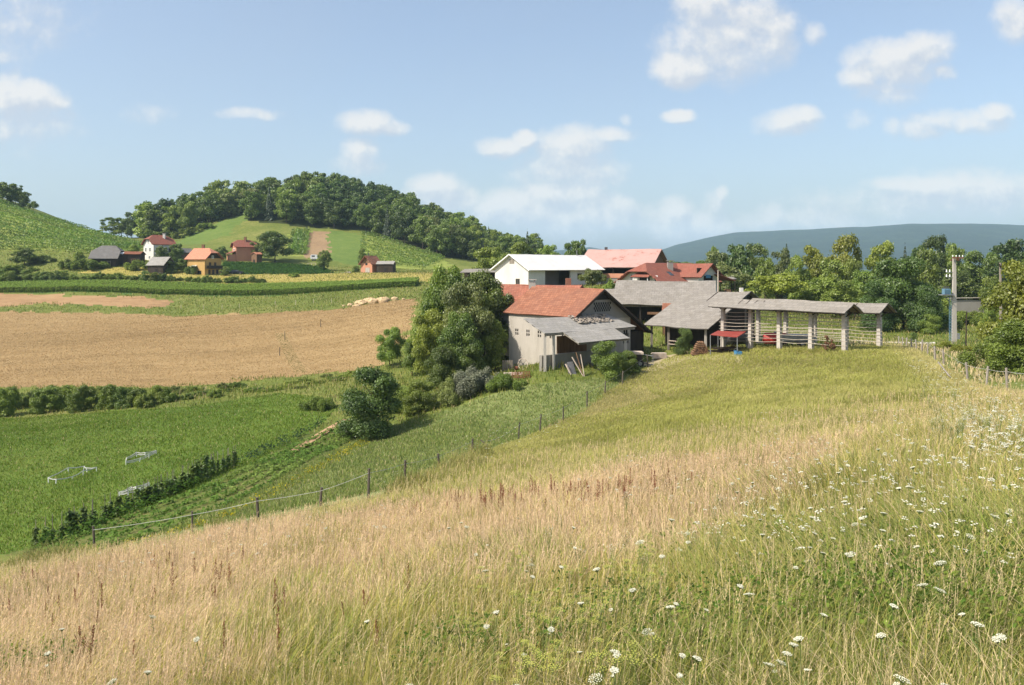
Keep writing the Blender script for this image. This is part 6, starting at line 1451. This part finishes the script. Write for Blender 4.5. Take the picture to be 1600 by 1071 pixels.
def meadow():
    g = np.random.default_rng(3)
    parts = [scatter(800000, 1.2, 96, 1.66, seed=1), scatter(230000, 30, 96, .8, seed=4)]
    X = np.concatenate([p[0] for p in parts]); Y = np.concatenate([p[1] for p in parts])
    ins = inside(X, Y, poly_meadow) | ((Y < 8)); X, Y = X[ins], Y[ins]; n = len(X)
    j = lambda s, k: (fbm(X, Y, s, k, 3) - .5)
    dry = inside(X + j(4, 61) * 5, Y + j(4, 67) * 7, poly_dry).astype(float) * np.clip(1.35 - 1.1 * np.clip((fbm(X, Y, 2.6, 141, 3) - .5) * 6, 0, 1), .25, 1)
    fd = seg_dist(X, Y, fence_xy); rd = seg_dist(X, Y, rfence_xy)
    big, mid_, sm = fbm(X, Y, 11, 71), fbm(X, Y, 3.2, 72), fbm(X, Y, 1.1, 73)
    u = U0 + F * X / Y
    right = np.clip((u - 900) / 500, 0, 1) * np.clip((30 - Y) / 18, 0, 1)
    near = np.clip((13 - Y) / 8, 0, 1) * np.clip((u - 350) / 400, 0, 1)
    tan = np.clip((big - .52) * 6, 0, 1)
    w = np.zeros((n, 6))
    upper = np.clip((Y - 22) / 25, 0, 1) * (1 - dry)
    w[:, 0] = .10 + dry * .52 + tan * .32 * (1 - dry) + .10 * near
    w[:, 1] = .05 + dry * .46
    w[:, 2] = .50 * (1 - dry * .72) + .22 * mid_ + .1 * right
    w[:, 3] = (.34 - .10 * tan) * (1 - dry * .82) + .26 * np.clip((sm - .45) * 4, 0, 1) * (1 - .75 * dry) + .30 * near + .14 * right
    w[:, 3] += .62 * upper; w[:, 0] *= 1 - .45 * upper
    w[:, 4] = .05 + .16 * np.clip((mid_ - .55) * 5, 0, 1) * (1 - dry * .6) + .10 * near
    grn = np.clip((fbm(X, Y, 2.4, 95, 3) - .47) * 7, 0, 1) * np.clip((16 - Y) / 6, 0, 1) * np.clip((u - 250) / 500, 0, 1)
    w[:, 3] += grn * 1.5 + right * .7; w[:, 4] += grn * .9 + right * .25; w[:, 0] *= (1 - .5 * grn) * (1 - .3 * right); w[:, 2] += .3 * near
    w[:, 5] = .02 + .12 * dry * np.clip((mid_ - .5) * 4, 0, 1)
    weedy = np.clip(1.25 - fd / 2.6, 0, 1) * np.clip(fbm(X, Y, 5, 91, 2) * 3 - .6, 0, 1) * (((u < 150) | ((u > 330) & (u < 550)) | ((u > 600) & (u < 765))) * .9 + .1)
    w[:, 4] += weedy * 1.6; w[:, 5] += weedy * .8; w[:, 0] *= 1 - weedy * .8; w[:, 1] *= 1 - weedy * .8; w[:, 2] *= 1 - weedy * .5
    rv_ = np.clip(1 - rd / 3.0, 0, 1); w[:, 0] += rv_ * .8; w[:, 1] += rv_ * .3
    mid_tan = inside(X + j(3, 81) * 4, Y + j(3, 82) * 5, GP((905, 632), (1010, 605), (1020, 625), (930, 652))); w[mid_tan, 0] += .9
    w = np.clip(w, 0, None)
    col = pick(g, w, [STRAW, PINKY, YELLOW, GREEN, DARK, RUST]) * g.uniform(.75, 1.22, n)[:, None]
    far_ = np.clip((Y - 14) / 50, 0, .8)[:, None]; col = col * (1 - far_) + mixcol(w, [STRAW, PINKY, YELLOW, GREEN, DARK, RUST]) * far_
    H = (.30 + .24 * g.random(n)) * (1 - .42 * np.clip((Y - 20) / 40, 0, 1)) 
    H *= 1 - .45 * np.clip(1 - fd / 9, 0, 1) * (Y > 25) * (1 - weedy)
    H += weedy * g.uniform(.15, .75, n)
    H *= np.where(g.random(n) < .10, 1.35, 1) * (.75 + .5 * mid_)
    Wd = np.clip(.0024 + .00043 * Y, .0031, .05) * g.uniform(.7, 1.4, n)
    lod_ = np.clip((fbm(X, Y, 3.0, 131, 3) - .5) * 5, 0, 1); lean = np.abs(g.normal(.26, .22, n)) + .12 * near + .75 * lod_ * g.uniform(.5, 1.1, n)
    H *= .72 + .55 * fbm(X, Y, 1.7, 133, 2); azf = fbm(X, Y, 5, 137, 2) * 9 - 4
    blades('meadow_grass', 'tall dry summer grass of the meadow in the foreground', X, Y, H, Wd, lean, col, az=azf + g.normal(0, .5, n) * (1.4 - lod_), tipc=col * .55 + STRAW * .45 * g.uniform(.7, 1.05, (n, 1)))
    # long bent stems lying through the sward
    X2, Y2 = scatter(24000, 1.6, 26, 1.5, seed=14); k = inside(X2, Y2, poly_meadow) | (Y2 < 8); X2, Y2 = X2[k], Y2[k]; n2 = len(X2)
    blades('meadow_stems', 'long bent straw stems lying through the foreground grass', X2, Y2, g.uniform(.38, .62, n2), .0028 + .00035 * Y2, g.uniform(.6, 1.7, n2), STRAW * g.uniform(.75, 1.1, (n2, 1)), az=fbm(X2, Y2, 4, 151, 2) * 9 + g.normal(0, .6, n2))
    # fine flowering heads of the dry grass: thin stalk with a feathery tuft
    X, Y = scatter(84000, 2.2, 46, 1.45, seed=8); ins = inside(X, Y, poly_meadow) | (Y < 8); X, Y = X[ins], Y[ins]
    j = lambda s, k: (fbm(X, Y, s, k, 3) - .5)
    dry = inside(X + j(4, 61) * 5, Y + j(4, 67) * 7, poly_dry); keep = g.random(len(X)) < np.where(dry, 1.0, .28); X, Y, dry = X[keep], Y[keep], dry[keep]; n = len(X)
    Z = height(X, Y) - .03; H = g.uniform(.45, .75, n); la = g.normal(.4, 1.2, n); ln = np.abs(g.normal(.16, .1, n)) * H
    l = np.stack([np.cos(la) * ln, np.sin(la) * ln, 0 * X], 1); b = np.stack([X, Y, Z], 1); top = b + l; top[:, 2] += H
    Wd = np.clip(.0022 + .0004 * Y, .0025, .02); a = g.uniform(0, 6.28, n); sd = np.stack([np.cos(a) * Wd / 2, np.sin(a) * Wd / 2, 0 * X], 1)
    Vs = [np.stack([b - sd, b + sd, top + sd * .6, top - sd * .6], 1)]; col = np.where(dry[:, None], PINKY, STRAW * .95) * g.uniform(.8, 1.15, (n, 1)); Cs = [np.repeat(col[:, None], 4, 1)]
    for q in range(7):
        f0 = .74 + .042 * q; c = b * (1 - f0) + top * f0; c[:, 2] += 0
        a = g.uniform(0, 6.28, n); r_ = (.024 - .0022 * q) * g.uniform(.6, 1.3, n) * np.clip(.8 + Y / 40, .8, 1.6)
        o = np.stack([np.cos(a) * r_, np.sin(a) * r_, r_ * 1.3], 1); s2 = np.stack([-np.sin(a), np.cos(a), 0 * a], 1) * (.0014 + .00034 * Y)[:, None]
        Vs.append(np.stack([c, c + o * .5 - s2, c + o, c + o * .5 + s2], 1)); Cs.append(np.repeat((col * g.uniform(.85, 1.2, (n, 1)))[:, None], 4, 1))
    V = np.concatenate(Vs).reshape(-1, 3); me = mesh_np('seed_grass', V, quads=np.arange(len(V)).reshape(-1, 4), col=np.concatenate(Cs).reshape(-1, 3)); me.materials.append(M['blade'])
    tag(link('seed_grass', me), 'feathery seed heads of the dry grass in the foreground', 'grass', kind='stuff')
meadow()
def short_grass():
    g = np.random.default_rng(9)
    # pasture and mown slope
    X, Y = scatter(230000, 42, 112, .75, -200, 1000, seed=21); a, b = inside(X, Y, poly_pasture), inside(X, Y, poly_slope); k = a | b; X, Y, a = X[k], Y[k], a[k]; n = len(X)
    bg_, sm = fbm(X, Y, 14, 31), fbm(X, Y, 2.5, 32)
    w = np.zeros((n, 4)); w[:, 0] = .55 + .5 * np.clip((sm - .5) * 4, 0, 1); w[:, 1] = np.where(a, .22, .5) + .5 * np.clip((bg_ - .55) * 5, 0, 1); w[:, 2] = np.where(a, .04, .13); w[:, 3] = .30
    G1 = np.array([.150, .225, .036]); G2 = np.array([.26, .285, .075])
    col = pick(g, w, [G1, G2, STRAW * .7, G1 * .7]) * g.uniform(.75, 1.25, n)[:, None]
    col[~a] = col[~a] * .75 + np.array([.24, .26, .12]) * .35
    H = g.uniform(.10, .22, n) * np.where(a, 1, 1.3) * (.6 + sm); blades('pasture_grass', 'short green grass of the pasture and the mown slope', X, Y, H, .028 + .0003 * Y, g.uniform(.1, .7, n), col)
    # verges and banks: rougher growth at the field edges
    X, Y = scatter(260000, 50, 300, 1.0, -200, 1900, seed=23); jx_ = (fbm(X, Y, 2.5, 161, 2) - .5) * 5; jy_ = (fbm(X, Y, 2.5, 163, 2) - .5) * 8
    k = ~(inside(X, Y, poly_pasture) | inside(X, Y, poly_slope) | inside(X, Y, poly_meadow) | inside(X + jx_, Y + jy_, poly_straw) | inside(X, Y, poly_wood) | inside(X, Y, poly_road) | inside(X, Y, poly_yard) | inside(X + jx_, Y + jy_, poly_bank) | inside(X, Y, poly_veg) | inside(X, Y, poly_soil) | inside(X, Y, poly_crop) | inside(X, Y, poly_corn))
    X, Y = X[k], Y[k]; n = len(X); sm, bg_ = fbm(X, Y, 4, 41), fbm(X, Y, 20, 42)
    yel = inside(X, Y, poly_yellow); rs = (X > 30) & (Y < 125)
    w = np.stack([.5 + sm * .4, .3 + bg_ * .6 + yel * 1.5, .12 + yel * 1.0 + .35 * np.clip((bg_ - .5) * 5, 0, 1), .25 + 0 * X], 1)
    col = pick(g, w, [np.array([.15, .20, .04]), np.array([.30, .29, .085]), STRAW * .7, np.array([.09, .13, .026])]) * g.uniform(.75, 1.25, n)[:, None]
    rs2 = (seg_dist(X, Y, rfence_xy) < 6) & (g.random(len(X)) < .75); col[rs2] = STRAW * .92 * g.uniform(.8, 1.15, (rs2.sum(), 1))
    edge = seg_dist(X, Y, AP((-100, 107), (250, 109), (450, 106), (560, 108), (640, 92), (760, 86), (870, 84)))
    H = g.uniform(.2, .5, n) * (.5 + sm) * np.where(yel, .8, 1) + np.clip(1 - edge / 5, 0, 1) * .55 * g.random(n)
    blades('verge_grass', 'rough grass on the banks and verges between the fields', X, Y, H, .03 + .00045 * Y, g.uniform(.1, .6, n), col)
    # stubble
    X, Y = scatter(220000, 108, 215, 1.0, -150, 700, seed=27); k = inside(X, Y, poly_straw); X, Y = X[k], Y[k]; n = len(X); bg_ = fbm(X * .22, Y * 1.8, 8, 51); sm = fbm(X * .15, Y * 1.8, 3, 52)
    w = np.stack([.3 + bg_, .9 * sm, .10 + .55 * np.clip((bg_ - .52) * 5, 0, 1), .05 + 0 * X], 1)
    col = pick(g, w, [np.array([.43, .30, .155]), np.array([.37, .25, .125]), np.array([.28, .185, .085]), np.array([.24, .21, .08])]) * g.uniform(.85, 1.12, n)[:, None]
    col *= (.70 + .58 * fbm(X * .05, Y * 1.0, 2.4, 171, 3))[:, None]
    tr = seg_dist(X, Y, GP((438, 522), (452, 552), (470, 582)) ) < .9; col[tr] = np.array([.20, .18, .07])
    blades('stubble_straw', 'dry mown hay lying on the big pale field', X, Y, g.uniform(.05, .14, n), .03 + .0004 * Y, g.uniform(.4, 1.5, n), col, cat='hay stubble')
short_grass()
def leafy(name, label, X, Y, H, leaf, col, per=9, cat='vegetables', kind='stuff'):
    g = np.random.default_rng(len(X) + 5); n = len(X) * per; x = np.repeat(X, per); y = np.repeat(Y, per); hh = np.repeat(H, per)
    r = g.random(n) ** .5 * .32; a = g.uniform(0, 6.28, n); x = x + r * np.cos(a); y = y + r * np.sin(a); p = np.stack([x, y, height(x, y) + hh * g.random(n) ** .6], 1)
    nr = g.normal(0, .5, (n, 3)) + [0, 0, .7]; nr /= np.linalg.norm(nr, axis=1)[:, None]; t = np.cross(nr, g.normal(size=(n, 3))); t /= np.linalg.norm(t, axis=1)[:, None]; b = np.cross(nr, t); s = leaf * g.uniform(.6, 1.4, n)[:, None]
    V = np.stack([p - t * s * .5, p + b * s * .38, p + t * s * .5, p - b * s * .38], 1).reshape(-1, 3); c = np.repeat(np.repeat(col, per, 0) * g.uniform(.7, 1.3, (n, 1)), 4, 0)
    me = mesh_np(name, V, quads=np.arange(4 * n).reshape(-1, 4), col=c); me.materials.append(M['blade']); return tag(link(name, me), label, cat, kind=kind)
def along(uv, step, jit, g, d0=40):
    P_ = [G(u, v, d0) for u, v in uv]; xs, ys = [], []
    for a, b in zip(P_, P_[1:]):
        n = max(1, int((b - a).length / step))
        for k in range(n): q = a + (b - a) * (k / n); xs.append(q.x + g.normal(0, jit)); ys.append(q.y + g.normal(0, jit))
    return np.array(xs), np.array(ys)
def herbs():
    g = np.random.default_rng(41); xs_, ys_ = [], []
    for u, v, r_, n in ((1250, 935, .55, 120), (1350, 985, .4, 110), (960, 975, .4, 70), (1490, 1010, .35, 90), (700, 1050, .35, 60), (1150, 880, .7, 90), (860, 1040, .3, 60), (1400, 860, .8, 110), (60, 1060, .3, 50), (1560, 900, .6, 80), (1300, 900, .8, 120), (1420, 950, .5, 120), (1200, 990, .5, 100), (1500, 850, .9, 110), (1050, 1050, .35, 60)):
        c = G(u, v, 1.5); xs_.append(c.x + g.normal(0, r_, n)); ys_.append(c.y + g.normal(0, r_, n))
    X, Y = np.concatenate(xs_), np.concatenate(ys_); leafy('meadow_herbs', 'dark broad-leaved herbs in patches low in the foreground grass', X, Y, g.uniform(.25, .52, len(X)), .045, np.where((g.random(len(X)) < .5)[:, None], np.array([.085, .15, .028]), np.array([.16, .22, .04])), 26, 'herbs')
herbs()
def vegetables():
    g = np.random.default_rng(31)
    # low rows: potatoes and beet
    X, Y = [], []
    for k, off in enumerate((0, 10, 20, 31)):
        x, y = along([(40 + off * 2.4, 864 + off * .1), (120 + off * 1.5, 842 + off * .55), (215 + off, 806 + off * .8), (310 + off, 770 + off * .8), (385 + off, 736 + off * .8), (470 + off * .7, 694 + off * .6), (540 + off * .5, 662 + off * .4)], .22, .16, g); X.append(x); Y.append(y)
    X, Y = np.concatenate(X), np.concatenate(Y); n = len(X); q = fbm(X, Y, 5, 3)
    col = np.where((q > .5)[:, None], np.array([.14, .23, .05]), np.array([.19, .265, .065]))
    leafy('vegetable_rows', 'low leafy vegetable rows on the slope below the fence', X, Y, g.uniform(.15, .42, n), .20, col, 11)
    # grassy lower strip with yellow blossom
    x, y = along([(190, 866), (330, 818), (430, 772), (520, 722), (570, 690)], .10, .45, g); leafy('yellow_weeds', 'yellow flowering weeds along the edge of the vegetable plot', x, y, g.uniform(.15, .4, len(x)), .12, np.where((g.random(len(x)) < .45)[:, None], np.array([.42, .36, .03]), np.array([.16, .20, .04])), 6, 'weeds')
    # beans climbing up poles, one plant each
    protos = []
    for v in range(3):
        r = np.random.default_rng(v); n = 170; z = r.random(n); p = np.stack([r.normal(0, .12, n) * (1.15 - z * .7), r.normal(0, .12, n) * (1.15 - z * .7), z * 1.45 + .05], 1)
        nr = r.normal(0, .6, (n, 3)) + [0, 0, .4]; nr /= np.linalg.norm(nr, axis=1)[:, None]; t = np.cross(nr, r.normal(size=(n, 3))); t /= np.linalg.norm(t, axis=1)[:, None]; b = np.cross(nr, t); s = .17 * r.uniform(.6, 1.4, n)[:, None]
        V = np.stack([p - t * s * .5, p + b * s * .42, p + t * s * .5, p - b * s * .42], 1).reshape(-1, 3); me = mesh_np('leaves', V, quads=np.arange(4 * n).reshape(-1, 4), col=np.repeat(np.repeat(r.random(n), 4)[:, None], 3, 1)); me.materials.append(M['leaf_bean']); protos.append(me)
    mb = MB(); mb.tube([(0, 0, -.2), (.02, 0, 1.7)], .02, 5); stake = bpy.data.meshes.new('pole'); stake.from_pydata(mb.v, [], mb.f); stake.materials.append(M['wood_grey'])
    x, y = along([(60, 856), (130, 828), (215, 795), (300, 758), (372, 727)], .42, .10, g)
    for i, (a, b) in enumerate(zip(x, y)):
        far = i > len(x) * .62
        t = thing('bean_plant', 'single pole of climbing beans at the upper end of the row, bare soil between' if far else 'dark leafy bean plant in the dense lower part of the bean row', 'bean plant', (a, b, h(a, b)), g.uniform(0, 6), 'upper bean poles' if far else 'lower bean plants')
        c = link('leaves', protos[i % 3], None, t); s = g.uniform(.75, 1.1); q_ = g.uniform(.8, 1.4); c.scale = (s * (1.0 if far else 1.3) * q_, s * (1.0 if far else 1.3) * q_, s * (1 if far else .85) * g.uniform(.75, 1.1)); link('pole', stake, None, t)
    x, y = along([(60, 862), (130, 834), (215, 800), (310, 757)], .16, .28, g); leafy('bean_undergrowth', 'dense low leaves along the foot of the bean row', x, y, g.uniform(.5, 1.05, len(x)), .2, np.tile(np.array([.075, .14, .028]), (len(x), 1)), 9)
    # bushy upper rows and bare path
    x, y = along([(380, 724), (420, 704), (470, 682), (510, 660)], .3, .25, g); leafy('herb_row', 'blue-green low row beside the reddish soil path', x, y, g.uniform(.4, .9, len(x)), .2, np.tile(np.array([.06, .10, .045]), (len(x), 1)), 9)
    pts = [G(u, v, 60) for u, v in ((458, 706), (490, 686), (520, 668), (543, 656))]; Vs = []
    for i, p in enumerate(pts):
        d = (pts[min(i + 1, 3)] - pts[max(i - 1, 0)]).normalized(); s = V3(-d.y, d.x, 0) * .45
        for q in (p + s, p - s): Vs.append((q.x, q.y, h(q.x, q.y) + .05))
    me = bpy.data.meshes.new('garden_path'); me.from_pydata(Vs, [], [(2 * i, 2 * i + 1, 2 * i + 3, 2 * i + 2) for i in range(3)]); me.materials.append(M['g_path']); tag(link('garden_path', me), kind='structure')
    # crop in the far dark strip and its neighbours
    gg = np.random.default_rng(2); px = np.array(poly_crop); xy = px.min(0) + gg.random((9000, 2)) * (px.max(0) - px.min(0)); xy = xy[inside(xy[:, 0], xy[:, 1], poly_crop)][:5000]
    leafy('potato_crop', 'dark green crop on the strip in front of the far red house', xy[:, 0], xy[:, 1], gg.uniform(.3, .6, len(xy)), .5, np.tile(np.array([.06, .125, .03]), (len(xy), 1)), 4, 'crop')
vegetables()

# ------------------------------------------------------------------ flowers and stalks of the meadow
def head_mesh(seed, kind):
    r = random.Random(seed); hd, st = MB(), MB()
    if kind == 'carrot':      # one flat white umbel on a bent stem
        hgt = r.uniform(.52, .72); bx, by = r.uniform(-.12, .12), r.uniform(-.08, .08); top = V3(bx, by, hgt)
        st.tube([V3(0, 0, -.05), V3(bx * .3, by * .3, hgt * .5), top], [.004, .0034, .0026], 5)
        R_ = r.uniform(.024, .046); tilt = V3(r.uniform(-.35, .35), r.uniform(-.5, .1), 1).normalized(); ux = tilt.cross(V3(0, 1, 0)).normalized(); uy = tilt.cross(ux)
        for k in range(34):
            q = R_ * math.sqrt((k + .5) / 34); a = k * 2.4; c = top + tilt * (.03 - q * q * 4 + r.uniform(-.003, .003)) + ux * q * math.cos(a) + uy * q * math.sin(a)
            st.tube([top, c - tilt * .004], .0009, 3, False); s = r.uniform(.0036, .0062); m_ = 6; ph = r.uniform(0, 1)
            hd.add([c + tilt * .004] + [c + (ux * math.cos(ph + i * 2 * math.pi / m_) + uy * math.sin(ph + i * 2 * math.pi / m_)) * s * r.uniform(.7, 1.2) for i in range(m_)] + [c - tilt * .004], [(0, 1 + i, 1 + (i + 1) % m_) for i in range(m_)] + [(m_ + 1, 1 + (i + 1) % m_, 1 + i) for i in range(m_)])
        for k in range(3): a = r.uniform(0, 6.28); z = r.uniform(.15, .5); p = V3(bx * z * .6, by * z * .6, z); e = p + V3(math.cos(a) * .09, math.sin(a) * .09, .05); st.bar(p, e, .006, .002)
    elif kind == 'cluster':   # branched stem with many small white heads
        hgt = r.uniform(.6, .8); top = V3(r.uniform(-.1, .1), 0, hgt * .72); st.tube([V3(0, 0, -.05), top * .5, top], [.0045, .004, .003], 5)
        for k in range(15):
            a = r.uniform(0, 6.28); q = r.uniform(.02, .13); c = V3(top.x + q * math.cos(a), q * math.sin(a), hgt * r.uniform(.82, 1.02)); b0 = top * r.uniform(.7, 1); st.tube([b0, c], .0013, 3, False); s = r.uniform(.006, .010); m_ = 7; n = V3(r.uniform(-.5, .5), r.uniform(-.5, .2), 1).normalized(); ux = n.cross(V3(0, 1, 0)).normalized(); uy = n.cross(ux)
            hd.add([c + n * .006] + [c + (ux * math.cos(i * 2 * math.pi / m_) + uy * math.sin(i * 2 * math.pi / m_)) * s * (1 if i % 2 else .75) for i in range(m_)] + [c - n * .004], [(0, 1 + i, 1 + (i + 1) % m_) for i in range(m_)] + [(m_ + 1, 1 + (i + 1) % m_, 1 + i) for i in range(m_)])
    elif kind == 'parsnip':   # yellow-green open umbels
        hgt = r.uniform(.75, 1.0); top = V3(r.uniform(-.08, .08), 0, hgt * .6); st.tube([V3(0, 0, -.05), top], [.006, .004], 5)
        for k in range(6):
            a = r.uniform(0, 6.28); q = r.uniform(.03, .18); c = V3(top.x + q * math.cos(a), q * math.sin(a), hgt * r.uniform(.8, 1.0)); st.tube([top * r.uniform(.6, 1), c], .002, 3, False)
            for i in range(13):
                a2 = i * 2.4; q2 = .055 * math.sqrt(i / 13); p = c + V3(q2 * math.cos(a2), q2 * math.sin(a2), .03 - q2 * q2 * 3); st.tube([c, p], .0008, 3, False); s = .008
                hd.add([p + V3(0, 0, s * .5), p + V3(s, 0, 0), p + V3(0, s, 0), p + V3(-s, 0, 0), p + V3(0, -s, 0), p - V3(0, 0, s * .4)], [(0, 1, 2), (0, 2, 3), (0, 3, 4), (0, 4, 1), (5, 2, 1), (5, 3, 2), (5, 4, 3), (5, 1, 4)])
    elif kind == 'dock':      # rusty brown seed spike
        hgt = r.uniform(.75, 1.05); bx = r.uniform(-.12, .12); st.tube([V3(0, 0, -.05), V3(bx * .4, 0, hgt * .5), V3(bx, 0, hgt)], [.005, .004, .002], 5)
        for k in range(110):
            z = r.uniform(.38, 1); a = r.uniform(0, 6.28); q = .028 * (1.25 - z) * r.uniform(.4, 1.6) + .004; c = V3(bx * z * z + q * math.cos(a), q * math.sin(a), hgt * z); s = r.uniform(.006, .012)
            hd.add([c + V3(0, 0, s), c + V3(s, 0, 0), c + V3(-s * .5, s * .8, 0), c + V3(-s * .5, -s * .8, 0), c - V3(0, 0, s)], [(0, 1, 2), (0, 2, 3), (0, 3, 1), (4, 2, 1), (4, 3, 2), (4, 1, 3)])
        for k in range(5):
            a = r.uniform(0, 6.28); z = r.uniform(.4, .65) * hgt; e = V3(math.cos(a) * .10, math.sin(a) * .08, z + .16)
            st.tube([V3(bx * .3, 0, z), e], .002, 3, False)
            for q in range(14): c = V3(bx * .3, 0, z).lerp(e, r.uniform(.3, 1)); s = .008; hd.add([c + V3(0, 0, s), c + V3(s, 0, 0), c + V3(-s * .5, s * .8, 0), c + V3(-s * .5, -s * .8, 0), c - V3(0, 0, s)], [(0, 1, 2), (0, 2, 3), (0, 3, 1), (4, 2, 1), (4, 3, 2), (4, 1, 3)])
    def mk(mb, nm, mat): me = bpy.data.meshes.new(nm); me.from_pydata(mb.v, [], mb.f); me.materials.append(M[mat]); me.update(); return me
    hm = {'carrot': 'umbel', 'cluster': 'umbel', 'parsnip': 'umbel_green', 'dock': 'stem_red'}[kind]
    return mk(st, 'stem', 'stem_red' if kind == 'dock' else 'stem'), mk(hd, 'seed_head' if kind == 'dock' else 'flower_head', hm)
HEADS = {k: [head_mesh(s * 7 + i * 31, k) for s in range(5)] for i, k in enumerate(('carrot', 'cluster', 'parsnip', 'dock'))}
def plant(kind, name, label, cat, group, u, d, rr, s=1.0):
    g = at(u, d); st, hd = HEADS[kind][rr.randrange(5)]
    t = thing(name, label, cat, g, rr.uniform(0, 6.28), group); s *= rr.uniform(.85, 1.2)
    for me, nm in ((st, 'stem'), (hd, 'seed_head' if kind == 'dock' else 'flower_head')):
        o = link(nm, me, None, t); o.scale = (s, s, s)
    return t
def GH(u, v, hh, dmin=1.8):
    dd = np.exp(np.linspace(math.log(dmin), math.log(150), 900)); x = (u - U0) * dd / F
    g = height(x, dd) + hh + (v - HZ) * dd / F; ok = np.where(g > 0)[0]
    return float(dd[ok[0]]) if len(ok) else None
def spread_px(poly, n, rr, dmin=1.8, hh=.58):
    """n spots on the ground, evenly spread over an area of the view"""
    us, vs = [p[0] for p in poly], [p[1] for p in poly]; out = []
    while len(out) < n:
        u, v = rr.uniform(min(us), max(us)), rr.uniform(min(vs), max(vs))
        if inside(np.array([u]), np.array([v]), poly)[0]:
            q = GH(u, v, hh, dmin)
            if q and q > dmin * 1.02: out.append((u, q))
    return out
rr = random.Random(77)
for k, (poly, n, lab) in enumerate((
    ([(900, 880), (1600, 800), (1600, 1090), (900, 1090)], 58, 'white umbel flower on a tall stem in the near right foreground'),
    ([(640, 880), (900, 860), (900, 1090), (640, 1090)], 16, 'white umbel flower in the near middle of the foreground'),
    ([(1050, 760), (1600, 690), (1600, 800), (1050, 870)], 70, 'white umbel flower standing in the meadow on the right'),
    ([(0, 960), (640, 960), (640, 1090), (0, 1090)], 10, 'white umbel flower among the straw at the lower left'),
    ([(640, 800), (1000, 800), (1000, 880), (640, 900)], 16, 'white umbel flower among the straw grass in the middle'))):
    for u, d in spread_px(poly, n, rr): plant('carrot', 'umbel_flower', lab, 'wildflower', lab, u, d, rr, rr.choice([.72, .9, 1.0, 1.12]))
for poly, n, lab in (([(820, 790), (1010, 780), (1010, 900), (820, 900)], 9, 'branching plant with many small white heads in the middle of the foreground'), ([(1060, 780), (1240, 760), (1240, 880), (1060, 880)], 9, 'branching plant with many small white heads right of the middle'),
                     ([(1400, 590), (1600, 640), (1600, 700), (1470, 680)], 60, 'white flowering plant in the bright patch by the right fence'), ([(330, 820), (760, 700), (780, 720), (360, 850)], 20, 'white flowering weed beside the long tape fence')):
    for u, d in spread_px(poly, n, rr): plant('cluster', 'cluster_flower', lab, 'wildflower', lab, u, d, rr, 1.0 if d < 30 else 1.4)
for u, d in spread_px([(680, 880), (1000, 840), (1040, 1080), (700, 1090)], 34, rr): plant('parsnip', 'parsnip_plant', 'yellow-green umbel plant among the grass low in the middle', 'wildflower', 'yellow-green umbel plants', u, d, rr, .8)
for poly, n, lab in (([(640, 760), (1090, 735), (1090, 760), (640, 800)], 105, 'rusty red dock spike in the band across the middle of the meadow'), ([(0, 880), (420, 830), (420, 880), (0, 960)], 36, 'brown dock spike at the left edge of the meadow below the fence'), ([(80, 900), (640, 860), (640, 960), (80, 1010)], 18, 'reddish dock stalk in the straw at the lower left')):
    for u, d in spread_px(poly, n, rr): plant('dock', 'dock_plant', lab, 'dock plant', lab, u, d, rr, 1.08 if d > 30 else .75)
# the many smaller white heads farther off and along the right fence
def far_flowers():
    g = np.random.default_rng(12); spots = []
    for poly, n in (([(1395, 548), (1440, 560), (1560, 625), (1600, 650), (1600, 720), (1520, 690), (1460, 610)], 420), ([(1180, 640), (1600, 640), (1600, 760), (1180, 760)], 200), ([(1060, 740), (1600, 690), (1600, 850), (1060, 850)], 170), ([(700, 690), (900, 640), (900, 665), (760, 715)], 60), ([(900, 700), (1300, 690), (1300, 760), (900, 790)], 70), ([(150, 850), (640, 790), (640, 830), (150, 900)], 60), ([(1440, 540), (1600, 600), (1600, 640), (1500, 610)], 60)):
        spots += spread_px(poly, n, rr)
    Vs, Ts, b = [], [], 0
    for u, d in spots:
        q = at(u, d); c = q + V3(g.normal(0, .1), g.normal(0, .1), g.uniform(.35, .75)); R_ = g.uniform(.03, .055) * (1 if d < 40 else 1.5)
        for k in range(5):
            a = k * 2.5 + g.random(); p = c + V3(math.cos(a) * R_ * .55, math.sin(a) * R_ * .55, g.uniform(-.01, .02)); s = R_ * .5
            Vs += [p + V3(0, 0, s * .35), p + V3(s, 0, 0), p + V3(-s * .5, s * .85, 0), p + V3(-s * .5, -s * .85, 0)]; Ts += [(b, b + 1, b + 2), (b, b + 2, b + 3), (b, b + 3, b + 1), (b + 1, b + 3, b + 2)]; b += 4
    me = mesh_np('small_flowers', np.array([tuple(v) for v in Vs]), tris=np.array(Ts)); me.materials.append(M['umbel']); tag(link('small_flowers', me), 'scattered small white flower heads over the farther meadow', 'wildflowers', kind='stuff')
far_flowers()
